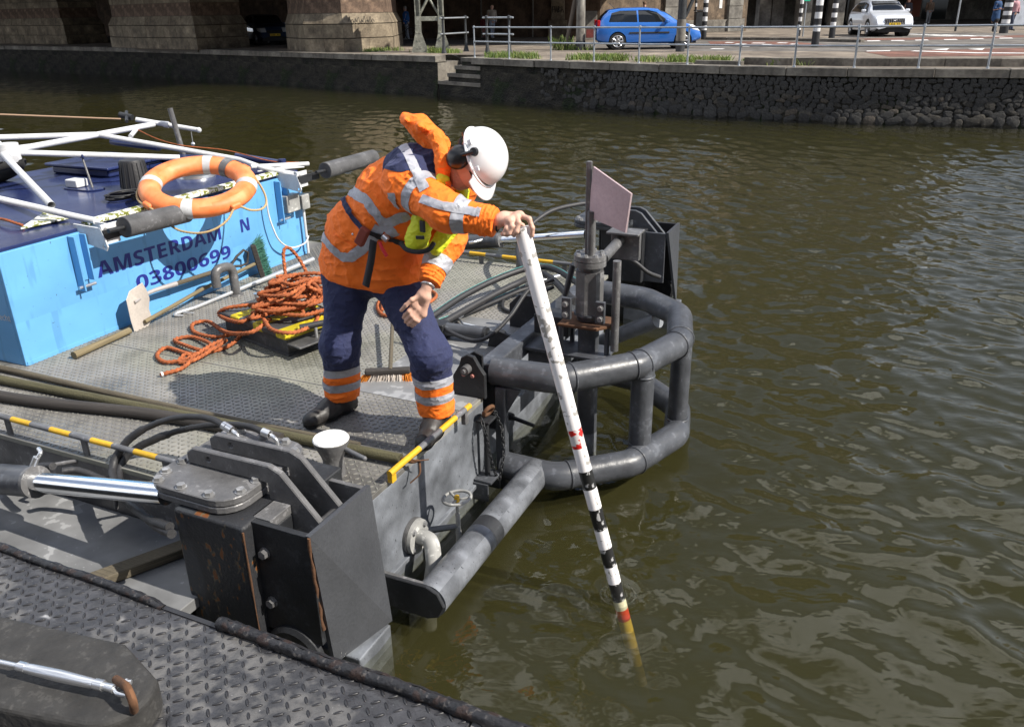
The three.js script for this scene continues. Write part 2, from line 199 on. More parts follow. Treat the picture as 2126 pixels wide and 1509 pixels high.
// ---------- water ----------
{
  const waves = []; { let s = 7; const r = () => { s = (s * 16807) % 2147483647; return s / 2147483647; };
    for (let i = 0; i < 52; i++) { const lam = 0.13 * Math.pow(15, r() * r() * 0.6 + r() * 0.4), dir = rad(-60 + 80 * (r() - 0.5) * 1.7 + (lam < 0.3 ? 60 * (r() - 0.5) : 0)), k = 2 * PI / lam, st = 0.029 * (lam < 0.2 ? 0.9 : lam > 0.9 ? 0.7 : 1.0); waves.push([cos(dir) * k, sin(dir) * k, st / k, r() * 7]); } }
  const PX = wp(1283, 1235, 0), rings = (x, z) => { const d = hypot(x - PX.x, z - PX.z); return d < 1.6 ? 0.0026 * exp(-d * 2.4) * sin(d * 46) : 0; };
  const hgt = (x, z) => { const far = hypot(x, z), amp = 0.55 + 0.9 * fbm(x * 0.35 + 9, z * 0.35 + 5, 3), fade = clamp(34 / (far + 8), 0.6, 1); let y = 0; const wx = x + 0.35 * vnoise(x * 0.9, z * 0.9, 0, 3), wz = z + 0.35 * vnoise(x * 0.9 + 40, z * 0.9, 0, 4); for (const [a, b, c, p] of waves) y += c * sin(a * wx + b * wz + p); return y * amp * fade + rings(x, z); };
  const axis = (a, b, f0, f1, s, g) => { const o = []; let x = f0; while (x < f1) { o.push(x); x += s; } let d = s; while (x < b) { o.push(x); d *= g; x += d; } o.push(b); x = f0; d = s; const lo = []; while (true) { d *= g; x -= d; if (x < a) break; lo.push(x); } lo.push(a); return [...lo.reverse(), ...o]; };
  const xs = axis(-62, 34, -2.5, 7.5, 0.034, 1.018), zs = axis(-82, 10, -9, -1, 0.034, 1.011).reverse();
  const nx = xs.length, nz = zs.length, pos = new Float32Array(nx * nz * 3), nor = new Float32Array(nx * nz * 3), idx = [];
  for (let j = 0; j < nz; j++) for (let i = 0; i < nx; i++) { const x = xs[i], z = zs[j], k = (j * nx + i) * 3; pos[k] = x; pos[k + 1] = hgt(x, z); pos[k + 2] = z; }
  for (let j = 0; j < nz; j++) for (let i = 0; i < nx; i++) { const a = (j * nx + max(0, i - 1)) * 3, b = (j * nx + min(nx - 1, i + 1)) * 3, c = (max(0, j - 1) * nx + i) * 3, d = (min(nz - 1, j + 1) * nx + i) * 3, gx = (pos[b + 1] - pos[a + 1]) / (pos[b] - pos[a]), gz = (pos[d + 1] - pos[c + 1]) / (pos[d + 2] - pos[c + 2]), l = 1 / hypot(gx, 1, gz), k = (j * nx + i) * 3; nor[k] = -gx * l; nor[k + 1] = l; nor[k + 2] = -gz * l; }
  for (let j = 0; j < nz - 1; j++) for (let i = 0; i < nx - 1; i++) { const a = j * nx + i, b = a + nx; idx.push(a, a + 1, b, a + 1, b + 1, b); }
  const g = new THREE.BufferGeometry(); g.setAttribute('position', new THREE.BufferAttribute(pos, 3)); g.setAttribute('normal', new THREE.BufferAttribute(nor, 3)); const uv = new Float32Array(nx * nz * 2); for (let i = 0; i < nx * nz; i++) { uv[2 * i] = pos[3 * i]; uv[2 * i + 1] = pos[3 * i + 2]; } g.setAttribute('uv', new THREE.BufferAttribute(uv, 2)); g.setIndex(idx); g.userData.keepUV = true;
  console.log('water grid', nx, nz);
  const ripple = tex(1024, 2.6, (x, y) => { const q = x + 0.03 * fbm(x * 12, y * 12, 2, 12, 83), w = y + 0.03 * fbm(x * 12 + 3, y * 12, 2, 12, 85); return S2(0.5 * (1 - abs(2 * fbm(q * 22, w * 34, 3, 22, 81) - 1)) + 0.3 * fbm(q * 44, w * 60, 2, 44, 87) + 0.2 * fbm(x * 10, y * 14, 2, 10, 89)); });
  const water = struct('water', g, mat({ color: C(0.93, 0.93, 0.86), roughness: 0.03, transmission: 1, ior: 1.34, thickness: 0, bumpMap: ripple, bumpScale: 0.0035, specularIntensity: 1 }));
  // murky water: thin clouds of silt one below the other, then the bed
  const bounds = [-62, 34, -82, 2.5];
  [[-0.05, 0.22], [-0.12, 0.26], [-0.20, 0.30], [-0.29, 0.36], [-0.40, 0.45], [-0.52, 0.6]].forEach(([y, o]) => { const p = new THREE.PlaneGeometry(96, 92).rotateX(-PI / 2).translate(-14, y, -36); const me = sh(new THREE.Mesh(p, mat({ color: C(0.052, 0.049, 0.02), roughness: 1, specularIntensity: 0, transparent: true, opacity: o }))); me.name = 'silt_layer'; me.userData.kind = 'stuff'; water.add(me); });
  struct('canal_bed', boxAt(-90, 60, -0.95, -0.75, -95, 12), mat({ color: C(0.045, 0.038, 0.012), roughness: 1, map: T.stone }));
}
// ---------- far bank: quay, street, railings ----------
M.quayDark = mat({ color: C(0.07, 0.066, 0.055), roughness: 0.95, map: tex(512, [3.1, 1.6], (x, y) => { const a = fbm(x * 8, y * 5, 5, 8, 101), m = fbm(x * 5, y * 4, 4, 5, 107), d = fbm(x * 30, y * 20, 3, 30, 103), k = sstep(0.52, 0.66, m), v = 0.35 + 0.75 * (a - 0.25) + 0.3 * (d - 0.5); return [v * mixn(1, 0.62, k), v * mixn(0.97, 0.9, k), v * mixn(0.9, 0.3, k)]; }, true), bumpMap: T.lumpy, bumpScale: 0.05 });
M.mortar = mat({ color: C(0.055, 0.052, 0.05), roughness: 1, bumpMap: T.lumpy, bumpScale: 0.03 });
M.coping = mat({ color: C(0.36, 0.345, 0.32), roughness: 0.85, map: T.stone, bumpMap: T.fine, bumpScale: 0.006 });
M.paving = mat({ color: C(0.42, 0.37, 0.32), roughness: 0.9, map: at(T.stone, 5), bumpMap: T.fine, bumpScale: 0.004 });
M.asphalt = mat({ color: C(0.3, 0.29, 0.285), roughness: 0.9, map: at(T.stone, 3.3) });
M.redLane = mat({ color: C(0.36, 0.17, 0.13), roughness: 0.9, map: at(T.stone, 2.7) });
M.roadWhite = mat({ color: C(0.75, 0.74, 0.72), roughness: 0.8, map: T.grime });
M.galv = mat({ color: C(0.42, 0.45, 0.48), roughness: 0.42, metalness: 0.55, map: T.grime });
M.iron = mat({ color: C(0.045, 0.05, 0.055), roughness: 0.55, map: T.worn });
M.grass = [0, 1, 2].map((i) => mat({ color: [C(0.12, 0.19, 0.03), C(0.16, 0.23, 0.04), C(0.22, 0.24, 0.07)][i], roughness: 0.9, side: THREE.DoubleSide, transmission: 0.3, thickness: 0 }));
const v2 = (p) => new V3(p.x, 0, p.z);
const quayL = [new V3(-75, 0, -86), ...[[0, 95], [150, 97], [300, 100], [450, 104], [600, 108], [760, 113], [907, 117]].map(([x, y]) => v2(wp(x, y)))];
const quayR = [...[[980, 120], [1090, 124.5], [1200, 128], [1350, 133], [1500, 137]].map(([x, y]) => v2(wp(x, y))), ...[[1620, 139.6], [1760, 141.5], [1900, 142.4], [2126, 143.6]].map(([x, y]) => v2(wp(x, y))), new V3(17.5, 0, -18.6), new V3(33, 0, -14)];
const copH = () => ST;
function along(poly) { const c = [0]; for (let i = 1; i < poly.length; i++) c.push(c[i - 1] + poly[i].distanceTo(poly[i - 1])); const f = (s) => { let i = 0; while (i < poly.length - 2 && s > c[i + 1]) i++; const t = (s - c[i]) / (c[i + 1] - c[i]); const p = poly[i].clone().lerp(poly[i + 1], t), d = poly[i + 1].clone().sub(poly[i]).normalize(); return { p, d, n: new V3(-d.z, 0, d.x) }; }; f.len = c[c.length - 1]; return f; }  // n points to the water
const fL = along(quayL), fR = along(quayR);
function strip(f, s0, s1, step, rows) {                        // rows: [out, y(s)] swept along the quay
  const pos = [], uv = [], idx = [], n = max(2, Math.ceil((s1 - s0) / step)); let k = 0;
  for (let i = 0; i <= n; i++) { const s = mixn(s0, s1, i / n), q = f(s); let a = 0; rows.forEach(([o, y], j) => { const yy = typeof y === 'function' ? y(s) : y, oo = typeof o === 'function' ? o(s) : o; pos.push(q.p.x + q.n.x * oo, yy, q.p.z + q.n.z * oo); uv.push(s, a); if (j < rows.length - 1) { const r1 = rows[j + 1], y1 = typeof r1[1] === 'function' ? r1[1](s) : r1[1], o1 = typeof r1[0] === 'function' ? r1[0](s) : r1[0]; a += hypot(y1 - yy, o1 - oo); } }); }
  const m = rows.length; for (let i = 0; i < n; i++) for (let j = 0; j < m - 1; j++) { const a = i * m + j, b = a + m; idx.push(a, b, a + 1, b, b + 1, a + 1); }
  const g = new THREE.BufferGeometry(); g.setAttribute('position', new THREE.Float32BufferAttribute(pos, 3)); g.setAttribute('uv', new THREE.Float32BufferAttribute(uv, 2)); g.setIndex(idx); const h = toCreasedNormals(g, 0.5); h.userData.keepUV = true; return h;
}
// ground of the far bank, one sheet to the horizon
{ const edge = [...quayL.slice(0, -1).map((p) => p), ...[]]; const pts = []; const back = (f, s) => { const q = f(s); return q.p.clone().addScaledVector(q.n, -0.3); };
  for (let s = 0; s < fL.len - 1.0; s += 2) pts.push(back(fL, s)); const e = fL(fL.len - 0.6); pts.push(e.p.clone().addScaledVector(e.n, -0.3)); pts.push(e.p.clone().addScaledVector(e.n, -1.25)); const r0 = fR(0.35); pts.push(r0.p.clone().addScaledVector(r0.n, -1.25).addScaledVector(r0.d, 0.6)); 
  for (let s = 0.95; s < fR.len; s += 1) { const q = fR(s); pts.push(q.p.clone().addScaledVector(q.n, -0.3)); }
  const shp = new THREE.Shape([...pts.map((p) => new THREE.Vector2(p.x, -p.z)), new THREE.Vector2(230, 18), new THREE.Vector2(230, 330), new THREE.Vector2(-260, 330), new THREE.Vector2(-260, 86)]);
  const g = new THREE.ShapeGeometry(shp).rotateX(-PI / 2).translate(0, ST, 0); struct('street', g, M.paving); }
// left quay wall
{ const t = thing('quay_wall', 'long mossy dark masonry quay wall below the viaduct piers', 'quay wall', fL(40).p.clone());
  part(t, 'wall_face', strip(fL, 0, fL.len, 1.5, [[0.35, -0.7], [0.12, -0.05], [0.0, 0.5], [-0.02, ST - 0.2], [-0.5, ST - 0.2]]), M.quayDark);
  const q = fL(fL.len); part(t, 'wall_end', (() => { const g = new THREE.BoxGeometry(0.5, 1.6, 1.2); g.rotateY(-atan2(q.d.z, q.d.x)); return g.translate(q.p.x - q.d.x * 0.27 - q.n.x * 0.62, ST - 1.0, q.p.z - q.d.z * 0.27 - q.n.z * 0.62); })(), M.coping);
  let s = 20; while (s < fL.len - 0.1) { const l = min(rr(0.9, 1.5), fL.len - s), a = fL(s + l / 2); const g = boxAt(-l / 2 + 0.008, l / 2 - 0.008, -0.2, rr(-0.004, 0.012), -0.5, 0.03 + rr(0, 0.02), 0.012); g.rotateY(-atan2(a.d.z, a.d.x)); g.translate(a.p.x, ST + 0.006, a.p.z); part(t, 'coping_stone', g, M.coping); s += l; }
}
// right quay wall of rubble
{ const t = thing('quay_wall', 'curved rubble stone quay wall under the galvanised railing', 'quay wall', fR(8).p.clone());
  part(t, 'wall_face', strip(fR, 0, fR.len, 0.6, [[0.2, -0.7], [0.06, 0.0], [0.0, 0.4], [-0.03, (s) => copH(s, 'R') - 0.19], [-0.6, (s) => copH(s, 'R') - 0.19]]), M.quayDark);
  let s = 0; while (s < 22) { const l = s < 0.1 ? 1.6 : rr(1.3, 2.0), a = fR(s + l / 2), h0 = copH(s + l / 2, 'R'); const g = boxAt(-l / 2 + 0.006, l / 2 - 0.006, -0.2, rr(0, 0.008), -0.45, 0.05 + rr(0, 0.015), 0.014); g.rotateY(-atan2(a.d.z, a.d.x)); g.translate(a.p.x, h0, a.p.z); part(t, 'coping_stone', g, M.coping); s += l; }
  const base = [0, 1, 2, 3].map((k) => { const g = new THREE.IcosahedronGeometry(1, 1), p = g.attributes.position; for (let i = 0; i < p.count; i++) { const x = p.getX(i), y = p.getY(i), z = p.getZ(i), f = 0.72 + 0.55 * noise3(x * 1.6 + k * 9, y * 1.6 + 3, z * 1.6); const sq = (v) => Math.sign(v) * Math.pow(abs(v), 0.62); p.setXYZ(i, sq(x) * f, sq(y) * f, z * f); } g.computeVertexNormals(); const q = uvBox(g); return q; });
  const tones = [C(0.105, 0.11, 0.118), C(0.15, 0.155, 0.163), C(0.12, 0.116, 0.108), C(0.19, 0.182, 0.167), C(0.25, 0.225, 0.2)].map((c) => mat({ color: c, roughness: 0.9, map: at(T.stone, 0.9), bumpMap: T.lumpy, bumpScale: 0.02 }));
  const b = bases.get(t), shapes = []; let count = 0; const extra = [];
  for (let row = 0; row < 10; row++) { let s2 = row % 2 ? 3.2 : 3.35; while (s2 < 17.5) { const w = rr(0.12, 0.3) * (row < 2 ? 1.35 : row > 6 ? 0.75 : 1), q = fR(s2 + w / 2), top = copH(s2, 'R') - 0.24; const y = 0.03 + (top - 0.03) * (row + 0.5) / 10 + rr(-0.03, 0.03), dens = sstep(3, 7, s2); s2 += w * rr(1.02, 1.2); if (rnd() > 0.25 + 0.75 * dens) continue;
    const m = new THREE.Mesh(base[floor(rnd() * 4)], tones[min(4, floor(rnd() * rnd() * 5.6))]); m.name = 'stone'; m.scale.set(w * 0.5, rr(0.055, 0.085) * (row < 2 ? 1.4 : 1.0), 0.034); m.position.set(q.p.x + q.n.x * (0.005 + (0.4 - min(0.4, y)) * 0.14), y, q.p.z + q.n.z * (0.005 + (0.4 - min(0.4, y)) * 0.14)).sub(b); m.rotation.set(0, -atan2(q.d.z, q.d.x), 0); m.rotateZ(rr(-0.4, 0.4)); sh(m); if (count++ < 298) t.add(m); else extra.push(m); } }
  if (extra.length) { const gs = extra.map((m) => { m.updateMatrix(); return m.geometry.clone().applyMatrix4(m.matrix); }); const me = sh(new THREE.Mesh(mergeGeometries(gs), tones[1])); me.name = 'stone_rest'; me.userData.kind = 'stuff'; t.add(me); }
  console.log('stones', count);
}
// steps down to the water
{ const a = fL(fL.len), t = thing('stone_steps', 'stone steps leading down from the street through the gap in the quay wall', 'steps', a.p.clone()); const gap = quayR[0].clone().sub(a.p), len = gap.length(), d = gap.clone().normalize(), n = new V3(-d.z, 0, d.x);
  [[0.02, 0.5], [0.55, 0.77], [0.95, 1.03], [1.3, ST - 0.004]].forEach(([s, h], i) => { const g = boxAt(s, len + (i < 3 ? 0.4 : 0.6), h - 0.13, h, -1.3 + 0.004 * i, 0.04 - 0.012 * i, 0.015); g.rotateY(-atan2(d.z, d.x)); part(t, 'step', g.translate(a.p.x, 0, a.p.z), M.coping); const k = boxAt(s + 0.03, len + 0.38, -0.6, h - 0.132, -1.28, 0.01 - 0.012 * i, 0); k.rotateY(-atan2(d.z, d.x)); part(t, 'riser', k.translate(a.p.x, 0, a.p.z), M.quayDark); });
  const g = boxAt(-0.3, len + 0.7, -0.5, ST - 0.01, -1.6, -1.306, 0.01); g.rotateY(-atan2(d.z, d.x)); part(t, 'back_wall', g.translate(a.p.x, 0, a.p.z), M.coping); }
// low retaining wall behind the railing
{ const t = thing('low_wall', 'low dark kerb wall holding up the street behind the railing', 'wall', fR(13).p.clone());
  let s = 7.2; while (s < 20) { const l = rr(1.0, 1.4), a = fR(s + l / 2), g = boxAt(-l / 2 + 0.005, l / 2 - 0.005, ST - 0.1, ST + 0.02 + 0.17 * sstep(6.8, 10, s) + rr(0, 0.006), -0.2, 0, 0.012); g.rotateY(-atan2(a.d.z, a.d.x)); const o = 0.34 + 0.45 * sstep(7, 11, s); part(t, 'kerb_block', g.translate(a.p.x - a.n.x * o, 0, a.p.z - a.n.z * o), M.coping); s += l; } }
// galvanised railing on the coping
{ const t = thing('railing', 'grey galvanised two-rail railing along the curved quay', 'railing', quayR[0].clone().setY(ST));
  const posts = [[995, 119], [1059, 122.5], [1140, 126], [1228, 129], [1322, 132], [1422, 135], [1530, 138], [1647, 140], [1773, 141.5], [1908, 142.5], [2053, 143]]; const P = [];
  const sOf = (p) => { let b = 0, bd = 1e9; for (let s = 0; s < 30; s += 0.05) { const d = fR(s).p.distanceTo(p); if (d < bd) { bd = d; b = s; } } return b; };
  for (const [x, y] of posts) { let s = sOf(v2(wp(x, y))); for (let k = 0; k < 3; k++) s = sOf(v2(wp(x, y, copH(s, 'R')))); P.push(s); } P.push(P[P.length - 1] + 2.1, P[P.length - 1] + 4.2, P[P.length - 1] + 6.3);
  const pt = (s, h) => { const q = fR(s); return q.p.clone().addScaledVector(q.n, -0.12).setY(copH(s, 'R') + h); };
  for (const s of P) { const q = part(t, 'post', rod(pt(s, -0.02), pt(s, 0.96), 0.026, 0.024, 10), M.galv); for (const g of [rod(pt(s, 0), pt(s, 0.05), 0.042, 0.03, 10), rod(pt(s, 0.47), pt(s, 0.55), 0.036, 0.036, 10), rod(pt(s, 0.92), pt(s, 1.0), 0.036, 0.03, 10)]) part(t, 'collar', g, M.galv, q); }
  for (const h of [0.51, 0.95]) { const pts = []; for (let s = P[0]; s <= P[P.length - 1]; s += 0.4) pts.push(pt(s, h)); part(t, 'rail', sweep(pts, 0.024, 8), M.galv); } }
// dark iron railings beside the steps
for (const [a, b, lab] of [[[922, 111], [968, 106.5], 'dark iron railing with knobbed posts beside the riveted steel column'], [[1012, 112.5], [1058, 114], 'dark iron railing with knobbed posts to the blue car side of the steps']]) {
  const A = wp(...a), Bp = wp(...b), t = thing('iron_railing', lab, 'railing', A.clone());
  for (const p of [A, Bp]) part(t, 'post', lathe([[0.001, 0], [0.11, 0], [0.1, 0.06], [0.06, 0.22], [0.045, 0.6], [0.065, 0.66], [0.045, 0.72], [0.04, 1.15], [0.07, 1.2], [0.06, 1.28], [0.001, 1.3]], p, YUP, 12), M.iron);
  const d = Bp.clone().sub(A).normalize().multiplyScalar(0.2); for (const h of [0.68, 1.22]) part(t, 'rail', rod(A.clone().sub(d).setY(ST + h), Bp.clone().add(d).setY(ST + h), 0.03, 0.03, 8), M.galv); }
// road surfaces and markings, thin sheets one above the other
function sheet(name, px, m, lift) { const p = px.map(([x, y]) => wp(x, y)); const s = new THREE.Shape(p.map((q) => new THREE.Vector2(q.x, -q.z))); struct(name, new THREE.ShapeGeometry(s).rotateX(-PI / 2).translate(0, ST + lift, 0), m); }
sheet('road', [[560, 97], [880, 90], [1200, 97], [1440, 106], [1640, 106], [1860, 108], [2300, 104], [2300, 70], [1900, 68], [1760, 76], [1640, 84.5], [1470, 83], [1240, 86], [800, 83], [560, 88]], M.asphalt, 0.004);
sheet('cycle_lane', [[1470, 86], [1640, 86.5], [1720, 93], [1580, 97], [1476, 93]], M.redLane, 0.008);
sheet('cycle_lane', [[1795, 108], [2200, 97.5], [2200, 115], [1850, 118]], M.redLane, 0.008);
sheet('cycle_lane', [[1700, 83], [1800, 80], [1960, 77], [2200, 71], [2200, 75], [1990, 82], [1800, 84]], M.redLane, 0.008);
const mark = (a) => sheet('road_marking', a, M.roadWhite, 0.012);
for (const [x, y, w] of [[1510, 88, 16], [1530, 91, 22], [1565, 89, 26], [1585, 92, 20], [1618, 88.5, 20], [1645, 91, 14], [1480, 101, 26], [1547, 96, 14], [1600, 95.5, 16]]) mark([[x, y], [x + w, y + 0.3], [x + w - 6, y + 1.7], [x - 6, y + 1.4]]);
for (const [x, y] of [[1800, 84.5], [1850, 84], [1900, 83], [1960, 82], [2015, 80.5], [2075, 79]]) mark([[x, y], [x + 26, y - 0.5], [x + 30, y + 1.2], [x + 2, y + 1.6]]);
mark([[1900, 105.6], [2030, 109.6], [2200, 110.6], [2200, 111.9], [2025, 111.2], [1890, 106.8]]); mark([[1935, 103], [1972, 101], [1966, 105]]); mark([[2010, 102.5], [2046, 100.5], [2040, 104.5]]); mark([[1800, 105.8], [1850, 105], [1848, 106.6], [1800, 107.4]]);
for (const k of [0, 1, 2, 3, 4]) mark([[1880 + k * 22, 71 + k * 0.5], [1894 + k * 22, 70.6 + k * 0.5], [1990 + k * 26, 75.4 + k * 0.1], [1966 + k * 26, 75.8 + k * 0.1]]);
for (const [a, b] of [[[1466, 82.5], [1655, 83.5]], [[1660, 85.5], [1792, 88]], [[1240, 85], [1400, 84]]]) { const A = wp(...a), D = wp(...b), n = floor(A.distanceTo(D) / 0.9), t = thing('kerb', a[0] === 1466 ? 'straight kerb before the brick building and bin' : a[0] === 1660 ? 'kerb of the traffic island with the striped posts' : 'kerb behind the blue hatchback', 'kerb', A.clone()); for (let i = 0; i < n; i++) { const p = A.clone().lerp(D, (i + 0.5) / n), l = A.distanceTo(D) / n, g = boxAt(-l / 2 + 0.008, l / 2 - 0.008, -0.02, 0.12, -0.15, 0.15, 0.015); g.rotateY(-atan2(D.z - A.z, D.x - A.x)); part(t, 'kerb_stone', g.translate(p.x, ST, p.z), M.coping); } }
// grass along the quay edge
function tufts(name, label, spots) { const gs = [[], [], []]; for (const [p, n, sp, hh] of spots) for (let i = 0; i < n; i++) { const a = rr(0, 2 * PI), r = sp * sqrt(rnd()), x = p.x + cos(a) * r, z = p.z + sin(a) * r * 0.6, h = hh * rr(0.5, 1.2), w = 0.012 * rr(0.7, 1.5), b = rr(0, 2 * PI), lean = rr(0.1, 0.8) * h, g = new THREE.BufferGeometry(), dx = cos(b), dz = sin(b); g.setAttribute('position', new THREE.Float32BufferAttribute([x - dz * w, ST, z + dx * w, x + dz * w, ST, z - dx * w, x + dx * lean * 0.4 + dz * w * 0.8, ST + h * 0.6, z + dz * lean * 0.4 - dx * w * 0.8, x + dx * lean, ST + h, z + dz * lean], 3)); g.setIndex([0, 1, 2, 0, 2, 3]); g.setAttribute('uv', new THREE.Float32BufferAttribute(8, 2)); g.computeVertexNormals(); gs[floor(rnd() * 2.6)].push(g); }
  const t = thing(name, label, 'grass', spots[0][0].clone()); t.userData.kind = 'stuff'; gs.forEach((l, i) => { if (l.length) { const m = mergeGeometries(l); m.userData.keepUV = true; part(t, 'blades', m, M.grass[i]); } }); }
{ const s1 = []; for (const [x0, x1, n, h] of [[740, 830, 18, 0.16], [860, 925, 22, 0.2], [930, 950, 8, 0.16], [1020, 1110, 30, 0.2], [1190, 1300, 34, 0.2], [1325, 1365, 10, 0.16], [1395, 1510, 34, 0.2], [1545, 1600, 12, 0.14], [1610, 1680, 10, 0.16]]) for (let i = 0; i < n; i++) { const x = rr(x0, x1), p = wp(x, 121 - (x < 1000 ? 8 + (1000 - x) * 0.018 : 0) + (x > 1000 ? (x - 1010) * 0.0255 : 0) - rr(1, 5)); p.y = 0; s1.push([p, 22, 0.28, h]); } tufts('grass', 'bright green grass tufts along the quay edge behind the railing', s1);
  tufts('grass', 'dry grass clump at the foot of the grey lamp post', [...Array(5)].map((_, i) => [v2(wp(1160 + i * 14, 104 - (i == 2 ? 2 : 0))), 60, 0.35, i < 2 ? 0.5 : 0.22])); }
// ---------- viaduct and buildings of the far bank ----------
M.pierStone = mat({ color: C(0.46, 0.4, 0.31), roughness: 0.9, map: at(T.stone, 2.1), bumpMap: T.fine, bumpScale: 0.008 });
M.pierStone2 = mat({ color: C(0.43, 0.37, 0.285), roughness: 0.9, map: at(T.stone, 1.4), bumpMap: T.fine, bumpScale: 0.008 });
M.joint = mat({ color: C(0.1, 0.085, 0.07), roughness: 1 });
M.brick = mat({ color: C(0.3, 0.21, 0.16), roughness: 0.9, map: at(T.stone, 0.8) });
M.brickTan = mat({ color: C(0.3, 0.23, 0.17), roughness: 0.9, map: at(T.stone, 1.1) });
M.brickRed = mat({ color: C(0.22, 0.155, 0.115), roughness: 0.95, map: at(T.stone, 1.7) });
M.concrete = mat({ color: C(0.42, 0.42, 0.41), roughness: 0.85, map: at(T.stone, 3) });
M.paleBlue = mat({ color: C(0.5, 0.54, 0.6), roughness: 0.5, map: T.grime });
M.shopGlass = mat({ color: C(0.03, 0.035, 0.035), roughness: 0.06, specularIntensity: 1 });
M.graffiti = mat({ color: C(0.02, 0.02, 0.02), roughness: 0.8 });
M.truss = mat({ color: C(0.34, 0.34, 0.28), roughness: 0.6, map: T.worn });
const prism = (poly, y0, y1, s0 = 1, s1 = 1) => { const c = poly.reduce((a, p) => a.add(p), new V3()).multiplyScalar(1 / poly.length), n = poly.length, pos = [], idx = []; for (const [y, s] of [[y0, s0], [y1, s1]]) for (const p of poly) pos.push(c.x + (p.x - c.x) * s, y, c.z + (p.z - c.z) * s); for (let i = 0; i < n; i++) { const j = (i + 1) % n; idx.push(i, j, n + i, j, n + j, n + i); } for (let i = 1; i < n - 1; i++) idx.push(n, n + i, n + i + 1); const g = new THREE.BufferGeometry(); g.setAttribute('position', new THREE.Float32BufferAttribute(pos, 3)); g.setIndex(idx); return flatN(g); };
function pier(poly, label, scrawl) {
  poly = poly.map(([x, z]) => new V3(x, 0, z)); const c = poly.reduce((a, p) => a.add(p), new V3()).multiplyScalar(1 / poly.length), t = thing('viaduct_pier', label, 'pier', c.clone().setY(ST), { group: 'stone piers of the viaduct' });
  part(t, 'core', prism(poly, ST - 0.1, 6.6, 0.955, 0.82), M.joint);
  const lev = [[0, 0.5, 1, 1], [0.52, 1.04, 0.995, 0.99], [1.06, 1.45, 1.0, 0.93], [2.02, 2.35, 0.925, 0.92], [2.37, 3.0, 0.9, 0.885], [3.02, 3.7, 0.89, 0.88]];
  lev.forEach(([y0, y1, s0, s1], li) => { for (let i = 0; i < poly.length; i++) { const a = poly[i].clone().sub(c), b = poly[(i + 1) % poly.length].clone().sub(c), l = a.distanceTo(b), n = max(1, Math.round(l / 1.15)); for (let k = 0; k < n; k++) { let f0 = k / n, f1 = (k + 1) / n; if (li % 2 && n > 1) { f0 = max(0, f0 - 0.5 / n); f1 = k === n - 1 ? 1 : f1 - 0.5 / n; } const e = 0.006 / l; const pt = (f, s) => a.clone().lerp(b, clamp(f)).multiplyScalar(s).add(c); const o = rr(0, 0.006); const q = [pt(f0 + e, s0 + o), pt(f1 - e, s0 + o), pt(f1 - e, s1 + o), pt(f0 + e, s1 + o)], w = [pt(f0 + e, s0 - 0.05), pt(f1 - e, s0 - 0.05), pt(f1 - e, s1 - 0.05), pt(f0 + e, s1 - 0.05)]; const ys = [y0 + 0.006, y0 + 0.006, y1 - 0.006, y1 - 0.006], pos = []; for (const A of [q, w]) A.forEach((p, j) => pos.push(p.x, ST + ys[j], p.z)); const g = new THREE.BufferGeometry(); g.setAttribute('position', new THREE.Float32BufferAttribute(pos, 3)); g.setIndex([0, 1, 2, 0, 2, 3, 4, 6, 5, 4, 7, 6, 0, 4, 5, 0, 5, 1, 3, 2, 6, 3, 6, 7, 0, 3, 7, 0, 7, 4, 1, 5, 6, 1, 6, 2]); part(t, 'stone_block', flatN(g), rnd() < 0.5 ? M.pierStone : M.pierStone2); } } });
  part(t, 'brick_band', prism(poly, ST + 1.46, ST + 2.01, 0.925, 0.92), M.brick);
  if (scrawl) for (const [x0, y0, w, h] of scrawl) { const a = poly[2].clone(), b = poly[3].clone(), pts = []; for (let i = 0; i <= 26; i++) { const f = x0 + w * i / 26, s = y0 > 2.3 ? 0.905 : y0 > 1.5 ? 0.94 : 1.0 - (y0 - 1.06) * 0.18 + 0.015; const p = a.clone().lerp(b, f).sub(c).multiplyScalar(s + 0.012).add(c); p.y = ST + y0 + h * (0.5 + 0.5 * sin(i * 2.1)) * (0.6 + 0.4 * sin(i * 0.9)); pts.push(p); } part(t, 'graffiti', sweep(smooth(pts, 110), 0.011, 5), M.graffiti, t, { label: 'black scribbled graffiti on the stone' }); }
  return t; }
pier([[-9.6, -38.9], [-8.3, -36.6], [-6.5, -35.6], [-4.75, -37.3], [-4.9, -42], [-9.4, -43]], 'sunlit tan stone viaduct pier with graffiti beside the steel column', [[0.12, 1.1, 0.5, 0.26], [0.05, 2.42, 0.5, 0.3]]);
pier([[-20.6, -46.4], [-17.5, -43.4], [-14.2, -40.8], [-12.5, -43.2], [-14.4, -47.6], [-19.5, -51]], 'shaded wide stone viaduct pier next to the dark blue car');
pier([[-36.5, -60.6], [-33, -57.6], [-26.2, -53.1], [-24.9, -55.6], [-27, -60], [-34, -65]], 'shaded far stone viaduct pier at the end of the mossy quay wall');
{ const t = thing('viaduct_deck', 'broad masonry viaduct deck carried by the stone piers', 'viaduct', new V3(-12, 5.6, -52)); const outline = [[-72, -70], [-36, -49], [-20, -38.5], [-10.2, -32.2], [-9.6, -35.5], [-6.2, -39.6], [-3, -38.6], [7.2, -38.2], [8.2, -49.5], [8, -66], [-72, -98]];
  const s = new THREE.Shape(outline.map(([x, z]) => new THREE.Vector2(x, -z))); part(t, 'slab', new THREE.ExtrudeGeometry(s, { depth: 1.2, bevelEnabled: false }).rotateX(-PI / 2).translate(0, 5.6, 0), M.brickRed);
  const s2 = new THREE.Shape(outline.map(([x, z]) => new THREE.Vector2(x * 1.004, -z))); part(t, 'parapet', new THREE.ExtrudeGeometry(s2, { depth: 1.0, bevelEnabled: false }).rotateX(-PI / 2).translate(0, 6.81, 0), M.pierStone2); }
